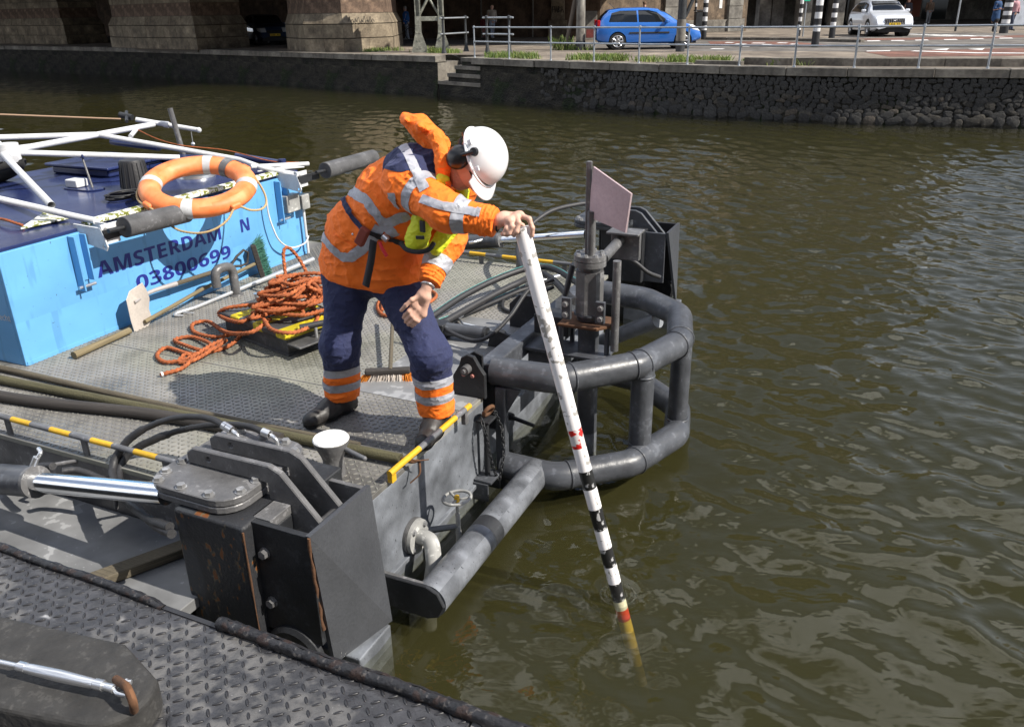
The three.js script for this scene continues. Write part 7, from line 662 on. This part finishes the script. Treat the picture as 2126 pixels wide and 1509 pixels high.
  // hands
  const hand = (palm, fingers, pr) => { const list = [...palm]; const s = (x, y, z) => { let d = 9; for (const [a, b, ra, rb] of palm) { const c = cap(x, y, z, a, b, ra, rb); d = d > 8 ? c : smin(d, c, 0.022); } for (const f of fingers) { let e = 9; for (let i = 0; i < f.length - 1; i++) { const r0 = 0.0122 - i * 0.0008, c = cap(x, y, z, f[i], f[i + 1], r0, r0 - 0.0009); e = min(e, c); if (i && abs(c) < 0.02) e = smin(e, hypot(x - f[i].x, y - f[i].y, z - f[i].z) - r0 * 1.06, 0.006); } d = smin(d, e, 0.009); } return d; }; const all = [...palm, ...fingers.flatMap((f) => f.slice(1).map((q, i) => [f[i], q, 0.012, 0.012]))], [lo, hi] = box6(all, 0.012); return nets(s, lo, hi, 0.0035); };
  const G = (l) => l.map((p) => L(p)); const PT = [0.585, 0.36, 1.855];
  const handR = hand([[J.wrR, L([0.5, 0.35, 1.895]), 0.031, 0.028], [L([0.5, 0.375, 1.892]), L([0.575, 0.37, 1.907]), 0.024, 0.0165], [L([0.495, 0.33, 1.885]), L([0.55, 0.315, 1.892]), 0.026, 0.0165], [L([0.57, 0.37, 1.907]), L([0.55, 0.315, 1.892]), 0.0155, 0.0155]],
    [G([[0.578, 0.368, 1.908], [0.624, 0.356, 1.898], [0.641, 0.352, 1.86], [0.64, 0.354, 1.825]]), G([[0.572, 0.342, 1.905], [0.592, 0.314, 1.888], [0.588, 0.301, 1.852], [0.572, 0.305, 1.832]]), G([[0.556, 0.325, 1.896], [0.566, 0.3, 1.873], [0.556, 0.294, 1.842], [0.54, 0.302, 1.83]]), G([[0.538, 0.317, 1.886], [0.542, 0.295, 1.861], [0.53, 0.292, 1.838], [0.517, 0.302, 1.832]]), G([[0.495, 0.37, 1.885], [0.53, 0.408, 1.868], [0.565, 0.418, 1.85]])]);
  const vl2 = (x, y, v) => L(vp(x, y, v)); const handL = hand([[J.wrL, vl2(880, 612, 0.45), 0.029, 0.027], [vl2(874, 612, 0.445), vl2(860, 632, 0.425), 0.023, 0.0165], [vl2(886, 618, 0.455), vl2(878, 652, 0.445), 0.022, 0.016], [vl2(860, 632, 0.425), vl2(878, 652, 0.445), 0.0165, 0.016]],
    [[vl2(860, 632, 0.425), vl2(849, 646, 0.402), vl2(841, 654, 0.405), vl2(838, 659, 0.415)], [vl2(866, 640, 0.43), vl2(854, 655, 0.405), vl2(845, 663, 0.408), vl2(842, 668, 0.418)], [vl2(872, 647, 0.437), vl2(860, 662, 0.412), vl2(851, 670, 0.413), vl2(848, 674, 0.422)], [vl2(878, 652, 0.445), vl2(867, 666, 0.422), vl2(859, 673, 0.422), vl2(856, 677, 0.43)], [vl2(874, 612, 0.44), vl2(855, 622, 0.405), vl2(842, 634, 0.39), vl2(833, 644, 0.39)]]);
  const bl = [[J.pel, J.mid, 0.14, 0.14], [J.mid, J.chest, 0.14, 0.14], [J.chest, J.neck, 0.13, 0.07], [J.neck, J.head, 0.06, 0.055], [J.shR, J.shL, 0.07, 0.07], [J.shR, J.elR, 0.05, 0.042], [J.elR, J.wrR, 0.04, 0.029], [J.shL, J.elL, 0.05, 0.042], [J.elL, J.wrL, 0.04, 0.029], [J.hipR, J.kneeR, 0.085, 0.06], [J.kneeR, J.ankR, 0.055, 0.042], [J.hipL, J.kneeL, 0.085, 0.06], [J.kneeL, J.ankL, 0.055, 0.042], [J.hipR, J.hipL, 0.09, 0.09]], [blo, bhi] = box6(bl, 0.02);
  part(man, 'body', [nets(caps(bl, 0.04), blo, bhi, 0.022), headG.clone(), handR, handL], M.skin);
  const nl = (p) => p.clone().applyMatrix4(HI); const face = (f, lift, m, name, lab) => part(man, name, clipGeo(headG, f, lift), m, man, lab ? { label: lab } : {});
  face([(p) => { const q = nl(p); return 0.055 - q.z + 0.6 * max(0, q.y - 0.05); }, (p) => { const q = nl(p); return q.y + 0.135; }, (p) => { const q = nl(p); return -(q.z - 0.02 - 1.2 * (q.y - 0.005)) ; }, ], 0.006, M.greyKnit, 'head_cloth', 'grey pink cloth worn under the helmet');
  face([(p) => -0.045 - nl(p).y, (p) => nl(p).z - 0.005 - 0.25 * (nl(p).y + 0.045), (p) => nl(p).y + 0.13], 0.0015, mat({ color: C(0.52, 0.36, 0.3), roughness: 0.9, map: T.grime, bumpMap: T.fine, bumpScale: 0.004 }), 'stubble', 'short grey stubble');
  for (const s of [-1, 1]) { const g = new THREE.SphereGeometry(1, 14, 10).scale(0.026, 0.018, 0.008); g.rotateY(s * 0.35); g.applyMatrix4(HM.clone().multiply(new THREE.Matrix4().makeTranslation(s * 0.034, 0.018, 0.092))); part(man, 'sunglass_lens', g, mat({ color: C(0.008, 0.008, 0.01), roughness: 0.08 })); part(man, 'glasses_arm', rod(hp_(s * 0.058, 0.022, 0.085), hp_(s * 0.082, 0.02, 0.0), 0.0035, 0.0035, 6), M.plasticBlack); }
  // helmet with ear defenders
  const hel = (g) => g.applyMatrix4(HM.clone().multiply(new THREE.Matrix4().makeTranslation(0, 0.07, -0.012)).multiply(new THREE.Matrix4().makeRotationX(-0.03)).multiply(new THREE.Matrix4().makeScale(0.92, 0.92, 0.92)));
  const dome = new THREE.SphereGeometry(1, 40, 20, 0, 2 * PI, 0, PI * 0.52); { const p = dome.attributes.position; for (let i = 0; i < p.count; i++) { const x = p.getX(i), y = p.getY(i), z = p.getZ(i), ridge = 1 + 0.03 * exp(-(x * x) / 0.03) * sstep(-0.2, 0.5, y); p.setXYZ(i, x * 0.118 * (1 + 0.06 * (1 - y)), y * 0.132 * ridge, z * 0.142 * (1 + 0.05 * (1 - y))); } dome.computeVertexNormals(); }
  const helmet = part(man, 'helmet', hel(dome), M.helmetWhite, man, { label: 'white safety helmet' }); const rim = []; for (let k = 0; k < 48; k++) { const a = k / 48 * 2 * PI; rim.push(new V3(sin(a) * 0.128, -0.01 - 0.012 * max(0, cos(a)), cos(a) * 0.154)); } part(man, 'helmet_rim', hel(sweep(rim, 0.007, 8, { closed: true })), M.helmetWhite, helmet);
  { const NS = 24, NR = 6, P = [], I = []; for (let j = 0; j <= NR; j++) for (let k = 0; k <= NS; k++) { const a = (k / NS - 0.5) * 2.1, r = j / NR, ext = 0.062 * Math.pow(cos(a * 0.72), 1.2); P.push(sin(a) * 0.126 + sin(a) * ext * r * 0.35, -0.012 - 0.03 * r * r - 0.012 * cos(a), cos(a) * 0.15 + ext * r); } for (let j = 0; j < NR; j++) for (let k = 0; k < NS; k++) { const a = j * (NS + 1) + k, b = a + NS + 1; I.push(a, b, a + 1, b, b + 1, a + 1); } const g = new THREE.BufferGeometry(); g.setAttribute('position', new THREE.Float32BufferAttribute([...P, ...P.map((v, i) => i % 3 === 1 ? v - 0.004 : v)], 3)); const m = P.length / 3; g.setIndex([...I, ...I.map((i) => i + m)]); g.computeVertexNormals(); part(man, 'helmet_peak', hel(g), M.helmetWhite, helmet); }
  for (const s of [-1, 1]) { for (const [y, z] of [[0.02, -0.06], [0.015, 0.075], [0.018, -0.01]]) part(man, 'helmet_slot', hel(new RoundedBoxGeometry(0.008, 0.022, 0.026, 2, 0.003).translate(s * (0.127 - abs(z) * 0.12), y, z)), M.helmetWhite, helmet); const cup = new THREE.SphereGeometry(1, 22, 16).scale(0.038, 0.07, 0.06).translate(s * 0.108, -0.075, -0.02), cupM = part(man, 'ear_defender', hel(cup), M.plasticBlack, man, { label: 'black ear defender cup' }); part(man, 'cushion', hel(new THREE.TorusGeometry(0.036, 0.011, 10, 24).rotateY(PI / 2).scale(1, 1.2, 1).translate(s * 0.09, -0.075, -0.02)), M.rubber, cupM); part(man, 'rim_line', hel(new THREE.TorusGeometry(0.041, 0.0025, 6, 28).rotateY(PI / 2).scale(1, 1.22, 1.0).translate(s * 0.1, -0.075, -0.02)), mat({ color: C(0.3, 0.03, 0.02), roughness: 0.4 }), cupM); part(man, 'arm', hel(join([rod(new V3(s * 0.128, -0.05, -0.02), new V3(s * 0.134, 0.035, -0.005), 0.011, 0.012, 8), rod(new V3(s * 0.126, 0.035, -0.005), new V3(s * 0.142, 0.035, -0.005), 0.023, 0.02, 14)])), M.plasticBlack, cupM); for (let k = 0; k < 5; k++) part(man, 'cup_lettering', hel(boxAt(s * 0.1345 - 0.0006, s * 0.1345 + 0.0006, -0.062 - k * 0.0, -0.054, -0.038 + k * 0.008, -0.033 + k * 0.008, 0)), M.whitePaint, cupM); }
  part(man, 'helmet_strap', hel(sweep([...Array(13)].map((_, k) => { const a = PI * 0.62 + k / 12 * PI * 0.76; return new V3(sin(a) * 0.098, -0.05 - 0.02 * sin((a - PI / 2)), cos(a) * 0.13); }), 0.012, 8, { flat: 0.3 })), M.blackCloth, helmet); part(man, 'helmet_knob', hel(rod(new V3(0, -0.055, -0.128), new V3(0, -0.055, -0.15), 0.022, 0.02, 14)), M.plasticBlack, helmet);
  // wrist beads and watch
  { const c = cuffR.clone().lerp(J.wrR, 1).addScaledVector(dirR, 0.012), n = dirR, a = new V3(0, 1, 0).addScaledVector(n, -n.y).normalize(), b = n.clone().cross(a); for (let k = 0; k < 22; k++) { const f = k / 22 * 2 * PI; part(man, 'bead', new THREE.SphereGeometry(0.0048, 8, 6).translate(c.x + a.x * cos(f) * 0.034 + b.x * sin(f) * 0.034, c.y + a.y * cos(f) * 0.034 + b.y * sin(f) * 0.034, c.z + a.z * cos(f) * 0.034 + b.z * sin(f) * 0.034), M.plasticBlack); }
    const w = J.wrL.clone().addScaledVector(dirL, 0.0), wt = new THREE.TorusGeometry(0.031, 0.007, 8, 24); wt.applyQuaternion(new THREE.Quaternion().setFromUnitVectors(new V3(0, 0, 1), dirL)); part(man, 'watch', wt.translate(w.x, w.y, w.z), M.zinc); const rg = new THREE.TorusGeometry(0.0105, 0.002, 6, 14); const rp = vl2(874, 653, 0.43); part(man, 'ring', rg.translate(rp.x, rp.y, rp.z), mat({ color: C(0.8, 0.6, 0.25), roughness: 0.2, metalness: 1 })); }
  // sounding pole
  const T0 = L(PT), W0 = L([1.104, 0.351, 0]), dir = W0.clone().sub(T0), full = T0.clone().addScaledVector(dir, 1.36), pole = thing('sounding_pole', 'worn white pole with black bands being pushed down into the water', 'pole', [1.104, 0.351, 0]); const at2 = (f) => T0.clone().lerp(full, f), rP = (f) => mixn(0.0365, 0.032, f), len = T0.distanceTo(full);
  M.poleWhite = mat({ color: C(1, 1, 1), roughness: 0.45, map: tex(512, [0.9, 0.25], (x, y) => { const a = fbm(x * 14, y * 5, 5, 14, 351), b = fbm(x * 50, y * 12, 3, 50, 353), k = sstep(0.61, 0.64, a * 0.6 + b * 0.4); return [mixn(0.9, 0.6, k), mixn(0.89, 0.59, k), mixn(0.89, 0.57, k)]; }, true) }); M.poleRed = mat({ color: C(1, 1, 1), roughness: 0.5, map: tex(256, [0.25, 0.2], (x, y) => { const k = sstep(0.53, 0.56, fbm(x * 5, y * 4, 5, 5, 357)); return [mixn(0.78, 0.72, k), mixn(0.76, 0.1, k), mixn(0.75, 0.08, k)]; }, true) }); M.poleBlack = mat({ color: C(1, 1, 1), roughness: 0.4, map: tex(256, [0.3, 0.2], (x, y) => { const k = sstep(0.66, 0.7, fbm(x * 9, y * 7, 4, 9, 359)); return S2(mixn(0.12, 0.6, k)); }, true) });
  const wf = 1 / 1.36, pf = (x, y) => { let b = 0, bd = 1e9; for (let i = 0; i <= 400; i++) { const f = i / 400, p = at2(f), w = p.clone(), q = BO.clone().addScaledVector(UD, w.x).addScaledVector(VD, -w.z); q.y += w.y; q.sub(EYE); const z = q.dot(fwd), Y = PH / 2 - FOC * q.dot(camU) / z; if (abs(Y - y) < bd) { bd = abs(Y - y); b = f; } } return b; };
  const stops = [[478, 'w'], [888, 'r'], [928, 'w'], [974, 'k'], [1013, 'w'], [1054, 'k'], [1096, 'w'], [1134, 'k'], [1172, 'w'], [1208, 'k'], [1243, 'y'], [1262, 'R'], [1285, 'Y']], fs = stops.map(([y]) => y === 478 ? 0 : pf(0, y)); stops.forEach(([y, k], i) => { const f0 = fs[i], f1 = i + 1 < fs.length ? fs[i + 1] : 1; part(pole, 'band', rod(at2(f0), at2(f1), rP(f0), rP(f1), 22, i === 0), { w: M.poleWhite, r: M.poleRed, k: M.poleBlack, y: mat({ color: C(0.7, 0.66, 0.5), roughness: 0.5 }), R: mat({ color: C(0.6, 0.06, 0.03), roughness: 0.5 }), Y: mat({ color: C(0.75, 0.5, 0.06), roughness: 0.5 }) }[k]); });
  // water thrown up round the pole
  seed = 4242; const drops = []; for (let i = 0; i < 70; i++) { const a = rr(0, 2 * PI), r = 0.04 + 0.16 * rnd() * rnd(), s = rr(0.0012, 0.0045); drops.push(new THREE.IcosahedronGeometry(s, 1).translate(1.104 + cos(a) * r, 0.004 + rr(0, 0.05) * (1 - r * 3), -0.351 + sin(a) * r)); } for (let k = 0; k < 3; k++) { const ring = []; for (let i = 0; i < 40; i++) { const a = i / 40 * 2 * PI, r = 0.045 + k * 0.02 + 0.006 * vnoise(i * 0.6, k); ring.push([1.104 + cos(a) * r, 0.351 + sin(a) * r, 0.004 + 0.012 * vnoise(i * 0.5, k * 7) * (k < 2)]); } drops.push(sweep(ring, (f) => 0.0028 + 0.004 * vnoise(f * 14, k + 9), 6, { closed: true })); }
  const sp = solo('splash', 'small splash of clear water where the pole enters the canal', 'splash', drops, mat({ color: C(1, 1, 1), roughness: 0.05, transmission: 1, ior: 1.33, thickness: 0 }), [1.104, 0.351, 0]); sp.userData.kind = 'stuff'; }
// ---------- people on the far bank ----------
function passer(label, px, py, o) { const p0 = wp(px, py), s = o.s ?? 1, t = thing('person', label, 'person', p0, { local: true, turn: o.turn ?? 0 }), st = o.step ?? 0.16, V = (x, y, z) => new V3(x * s, y * s, z * s), sit = o.sit ?? 0;
  const J = { hl: V(0, 0.92, 0.09), hr: V(0, 0.92, -0.09), kl: V(st * 0.6 + sit * 0.35, 0.5, 0.09), kr: V(-st * 0.3 + sit * 0.2, 0.5, -0.09), al: V(st, 0.08, 0.09), ar: V(-st, 0.1, -0.09), ch: V(0.02, 1.3, 0), nk: V(0.03, 1.48, 0), hd: V(0.05, 1.62, 0), sl: V(0, 1.4, 0.19), sr: V(0, 1.4, -0.19), el: V(-st * 0.5, 1.12, 0.24), er: V(st * 0.5, 1.12, -0.24), wl: V(o.arms ? 0.28 : -st * 0.1, o.arms ? 1.15 : 0.86, 0.2), wr: V(o.arms ? 0.28 : st * 0.9, o.arms ? 1.15 : 0.88, -0.2) };
  const Ls = [[J.hl, J.kl, 0.1, 0.075], [J.kl, J.al, 0.07, 0.055], [J.hr, J.kr, 0.1, 0.075], [J.kr, J.ar, 0.07, 0.055], [J.hl, J.hr, 0.12, 0.12], [V(0, 0.98, 0), J.ch, 0.16, 0.18], [J.ch, J.nk, 0.16, 0.06], [J.nk, J.hd, 0.055, 0.06], [J.sl, J.sr, 0.08, 0.08], [J.sl, J.el, 0.07, 0.055], [J.el, J.wl, 0.052, 0.04], [J.sr, J.er, 0.07, 0.055], [J.er, J.wr, 0.052, 0.04], [V(0.055, 1.6, 0), V(0.05, 1.67, 0), 0.085, 0.095], [J.al, J.al.clone().add(V(0.16, -0.03, 0)), 0.045, 0.04], [J.ar, J.ar.clone().add(V(0.16, -0.03, 0)), 0.045, 0.04]].map(([a, b, r, q]) => [a, b, r * s, q * s]); if (o.coat) Ls.push([V(0, 0.95, 0), V(0, 0.62, 0), 0.17 * s, 0.2 * s]); if (o.bag) Ls.push([V(-0.16, 1.3, 0), V(-0.18, 1.08, 0), 0.12 * s, 0.13 * s]);
  const sd = (x, y, z) => { let d = 9; for (const [a, b, r, q] of Ls) { const c = cap(x, y, z, a, b, r, q); d = d > 8 ? c : smin(d, c, 0.03); } return d; }; const g = nets(sd, [-0.45, -0.02, -0.42], [0.5, 1.85 * s, 0.42], 0.034); const c = (rgb) => mat({ color: C(...rgb), roughness: 0.85 }); const w = (o.coat ? 0.66 : 0.95) * s, tm = c(o.top), bm = c(o.legs);
  const handF = (p) => min(p.distanceTo(J.wl), p.distanceTo(J.wr)) - 0.06 * s; part(t, 'body', clipGeo(g, [(p) => p.y - 0.1]), M.skin).scale.setScalar(0.985); part(t, 'jacket', clipGeo(g, [(p) => p.y - w + (abs(p.z) > 0.18 * s ? 0.2 : 0), (p) => 1.5 * s - p.y, handF], 0.004), tm); part(t, 'trousers', clipGeo(g, [(p) => w + 0.01 - p.y, (p) => p.y - 0.09 * s, (p) => 0.21 * s - abs(p.z)], 0.003), bm); part(t, 'shoe', clipGeo(g, [(p) => 0.1 * s - p.y, (p) => p.z], 0.004), c(o.shoes ?? [0.05, 0.05, 0.05])); part(t, 'shoe', clipGeo(g, [(p) => 0.1 * s - p.y, (p) => -p.z], 0.004), c(o.shoes ?? [0.05, 0.05, 0.05])); part(t, 'hair', clipGeo(g, [(p) => p.y - 1.6 * s, (p) => 0.06 * s - p.x + (p.y - 1.66 * s) * 1.2], 0.008), c(o.hair ?? [0.05, 0.035, 0.02])); return t; }
passer('person in a pale jacket and light jeans walking before the dark wall', 1022, 80, { top: [0.42, 0.38, 0.33], legs: [0.3, 0.36, 0.46], turn: -1.2, shoes: [0.5, 0.5, 0.5] }); passer('child in a dark red coat beside the person in light jeans', 1005, 80, { s: 0.68, top: [0.16, 0.025, 0.03], legs: [0.3, 0.14, 0.13], turn: -1.4, step: 0.08, hair: [0.3, 0.18, 0.08] });
passer('person in a red jacket and blue jeans under the viaduct', 962, 77, { top: [0.3, 0.02, 0.03], legs: [0.05, 0.07, 0.12], turn: 2.6 }); passer('person in black clothes beside the one in the red jacket', 950, 76, { top: [0.012, 0.012, 0.014], legs: [0.015, 0.018, 0.03], turn: 2.4 }); passer('dark figure with a backpack near the steel column', 930, 77, { top: [0.015, 0.018, 0.02], legs: [0.014, 0.016, 0.02], turn: 2.2, bag: 1 });
passer('person in a beige coat walking past the shop', 1926, 50, { top: [0.2, 0.14, 0.1], legs: [0.32, 0.34, 0.36], turn: -1.9, coat: 0, shoes: [0.6, 0.6, 0.6] }); passer('person in dark clothes with a bag behind the white car', 1880, 54, { top: [0.03, 0.03, 0.04], legs: [0.03, 0.03, 0.05], turn: -1.7, bag: 1, hair: [0.25, 0.22, 0.2] }); passer('person in a long blue coat holding a phone by the banded post', 2062, 67, { top: [0.015, 0.05, 0.13], legs: [0.01, 0.01, 0.012], turn: -1.0, coat: 1, arms: 1, step: 0.06 }); passer('person in a checked pink shirt behind the broad banded post', 2098, 64, { top: [0.4, 0.22, 0.24], legs: [0.03, 0.04, 0.07], turn: -1.2 }); passer('person in black seen over the roof of the blue hatchback', 1337, 79, { top: [0.012, 0.012, 0.014], legs: [0.02, 0.02, 0.03], turn: 2.2, hair: [0.12, 0.07, 0.04] });
// cyclist
{ const p = wp(846, 84); const c = passer('cyclist in a blue jacket and pale jeans beside a bicycle under the viaduct', 846, 83, { top: [0.015, 0.09, 0.3], legs: [0.33, 0.36, 0.42], turn: 2.9, step: 0.1, shoes: [0.5, 0.5, 0.5], hair: [0.3, 0.3, 0.3] }); const b = p.clone().add(new V3(-0.25, 0, 0.35)), t = thing('bicycle', 'dark city bicycle held by the cyclist in the blue jacket', 'bicycle', b, { local: true, turn: 0.25 }); for (const x of [-0.52, 0.52]) { const w = part(t, 'wheel', new THREE.TorusGeometry(0.33, 0.02, 8, 30).translate(x, 0.35, 0), M.tyre); for (let k = 0; k < 8; k++) part(t, 'spoke', rod(new V3(x + cos(k * PI / 4) * 0.32, 0.35 + sin(k * PI / 4) * 0.32, 0), new V3(x, 0.35, 0), 0.003, 0.003, 4), M.galv, w); } for (const [a, d] of [[[-0.52, 0.35], [-0.1, 0.35]], [[-0.1, 0.35], [-0.2, 0.85]], [[-0.52, 0.35], [-0.18, 0.75]], [[-0.18, 0.75], [0.34, 0.85]], [[-0.1, 0.35], [0.36, 0.75]], [[0.52, 0.35], [0.32, 1.0]]]) part(t, 'frame_tube', rod(new V3(a[0], a[1], 0), new V3(d[0], d[1], 0), 0.018, 0.018, 8), M.iron); part(t, 'saddle', new THREE.SphereGeometry(0.12, 12, 8).scale(1, 0.4, 0.6).translate(-0.21, 0.9, 0), M.tyre); part(t, 'handlebar', rod(new V3(0.3, 1.02, -0.26), new V3(0.3, 1.02, 0.26), 0.014, 0.014, 8), M.galv); }
// ---------- the boat alongside, from whose deck the picture is taken ----------
{ const VE = -1.238, H = 0.7;
  M.tarDeck = mat({ color: C(1, 1, 1), roughness: 0.5, map: tex(1024, [1.6, 1.2], (x, y) => { const a = fbm(x * 7, y * 6, 6, 7, 301), b = fbm(x * 34, y * 30, 4, 34, 307), s = vnoise(x * 240, y * 200, 240, 311), sand = sstep(0.5, 0.6, a * 0.7 + b * 0.3), salt = sstep(0.68, 0.8, fbm(x * 5 + 3, y * 9, 5, 5, 313) * 0.7 + b * 0.3); let c = [0.2, 0.2, 0.21].map((v) => v * (0.7 + 0.7 * b)); c = c.map((v, i) => mixn(v, [0.42, 0.41, 0.39][i] * (0.75 + 0.5 * b), sand * 0.5)); c = c.map((v) => mixn(v, 0.72, salt * 0.8)); if (s > 0.975) c = c.map((v) => v + 0.25); return c; }, true), roughnessMap: tex(512, [1.6, 1.2], (x, y) => S2(0.45 + 0.55 * fbm(x * 9, y * 9, 5, 9, 317))), bumpMap: T.lumpy, bumpScale: 0.006 });
  M.tarTread = mat({ color: C(0.03, 0.03, 0.034), roughness: 0.42, map: T.worn }); M.crust = mat({ color: C(1, 1, 1), roughness: 0.5, map: tex(256, [0.4, 0.3], (x, y) => { const a = fbm(x * 9, y * 7, 5, 9, 321), b = fbm(x * 30, y * 20, 3, 30, 323), r = sstep(0.56, 0.66, a), w = sstep(0.7, 0.76, b); let c = [0.12, 0.12, 0.13].map((v) => v * (0.7 + 0.8 * b)); c = c.map((v, i) => mixn(v, [0.36, 0.2, 0.12][i], r * 0.25)); return c.map((v, i) => mixn(v, [0.45, 0.43, 0.4][i], w * 0.45)); }, true), bumpMap: T.lumpy, bumpScale: 0.012 });
  const t = thing('steel_boat', 'black tarred steel boat deck moored beside the barge', 'boat', [0, -2, 0]); part(t, 'deck_plate', bx(-6, 1.12, -5, VE, H - 0.03, H, 0.004), M.tarDeck); part(t, 'deck_plate', bx(1.125, 3.5, -5, VE, H - 0.03, H - 0.003, 0.004), mat({ color: C(0.3, 0.29, 0.28), roughness: 0.7, map: T.worn }), t, { label: 'smooth grey end plate of the boat deck' }); part(t, 'hull_side', bx(-6, 3.4, -1.6, VE - 0.01, -0.6, H - 0.03, 0.004), M.steelBlack);
  const edge = (u) => VE - 0.006 + 0.004 * sin(u * 9); const mkEdge = (u0, u1, r, lab) => { const P = []; for (let u = u0; u <= u1; u += 0.012) P.push([u, edge(u), H + r * 0.75 - (u > u1 - 0.06 ? (u - u1 + 0.06) * 0.3 : 0)]); return part(t, 'gunwale_bead', sweep(P, (f) => r * (0.8 + 0.45 * fbm(f * (u1 - u0) * 26, 2, 3)), 10, { shape: (f, a, l) => 0.82 + 0.4 * fbm(l * 40 + 5, a * 2.2, 3) }), M.crust, t, { label: lab }); };
  mkEdge(-6, -0.19, 0.016, 'rusty deck edge bar'); mkEdge(0.08, 3.2, 0.023, 'lumpy tarred and rusted edge bead'); part(t, 'edge_strip', bx(-0.19, 0.08, VE - 0.02, VE + 0.001, H, H + 0.006, 0.002), M.tarTread);
  const tg = new THREE.SphereGeometry(1, 8, 5).scale(0.0185, 0.0048, 0.006), spots = [], sp = 0.0425; for (let i = 0; i < 130; i++) for (let j = 0; j < 40; j++) { const u = 1.1 - i * sp, v = VE - 0.035 - j * sp; if (u < -2.5) continue; spots.push([u, v, (i + j) % 2]); } const im = new THREE.InstancedMesh(tg, M.tarTread, spots.length), mm = new THREE.Matrix4(), q = new THREE.Quaternion(), bs = bases.get(t); spots.forEach(([u, v, k], i) => { q.setFromAxisAngle(YUP, rad(45 + (k ? 90 : 0))); mm.compose(new V3(u + (hash2(i, 3) - 0.5) * 0.003, H + 0.0012 - 0.002 * hash2(i, 7), -v).sub(bs), q, new V3(1, 1, 1)); im.setMatrixAt(i, mm); }); im.name = 'treads'; im.userData.kind = 'stuff'; sh(im); t.add(im);
  // heavy rubber fender block and a turnbuckle
  const b = thing('fender_block', 'worn black rubber fender block with a rounded end on the tarred deck', 'fender', hp(180, 1420, H)); { const A = hp(-120, 1395, H), E = hp(318, 1480, H), d = L(E).sub(L(A)), l = d.length(); const pr = []; const w = 0.16, hgt = 0.11; const s = new THREE.Shape(); s.moveTo(0, -w); s.lineTo(l - w * 0.6, -w); s.absarc(l - w * 0.6, -w * 0.3, w * 0.7, -PI / 2, 0.6, false); s.lineTo(l - 0.2, w * 0.8); s.lineTo(0, w); s.closePath(); const g = new THREE.ExtrudeGeometry(s, { depth: hgt - 0.03, bevelEnabled: true, bevelSize: 0.025, bevelThickness: 0.02, bevelSegments: 4, curveSegments: 12 }).rotateX(-PI / 2); g.rotateY(-atan2(d.z, d.x)); const o = L(A); part(b, 'block', g.translate(o.x, H + 0.02, o.z), mat({ color: C(0.05, 0.048, 0.045), roughness: 0.75, map: at(T.worn, 0.5), bumpMap: T.lumpy, bumpScale: 0.006 })); }
  const k = thing('turnbuckle', 'shiny steel turnbuckle with a rusty shackle lying on the rubber block', 'turnbuckle', hp(130, 1400, H + 0.14)); const P = (x, y, h = H + 0.165) => L(hp(x, y, h)); part(k, 'thread', rod(P(-60, 1362), P(45, 1385), 0.009, 0.009, 12), M.zinc); part(k, 'lock_nut', rod(P(38, 1383), P(54, 1387), 0.017, 0.017, 6), M.zinc); part(k, 'body', lathe((() => { const l = P(54, 1387).distanceTo(P(195, 1420)); return [[0.001, 0], [0.015, 0], [0.0165, 0.02], [0.019, l * 0.5], [0.0165, l - 0.02], [0.015, l], [0.001, l]]; })(), P(54, 1387), P(195, 1420).sub(P(54, 1387)), 16), M.zinc); part(k, 'lock_nut', rod(P(196, 1420), P(214, 1424), 0.018, 0.018, 6), M.zinc); part(k, 'jaw', [rod(P(214, 1424), P(236, 1430), 0.012, 0.014, 10), sweep(smooth([P(236, 1430), P(250, 1418), P(272, 1416)], 8), 0.008, 8), sweep(smooth([P(236, 1430), P(244, 1440), P(266, 1444)], 8), 0.008, 8)], M.zinc); part(k, 'jaw_pin', rod(P(262, 1412), P(262, 1446), 0.007, 0.007, 8), M.zinc); part(k, 'shackle', sweep(fillet([P(240, 1410, H + 0.16), P(262, 1425, H + 0.2), P(275, 1455, H + 0.18), P(278, 1475, H + 0.12)], 0.03), 0.013, 10), M.rust); }
renderer.render(scene, camera);
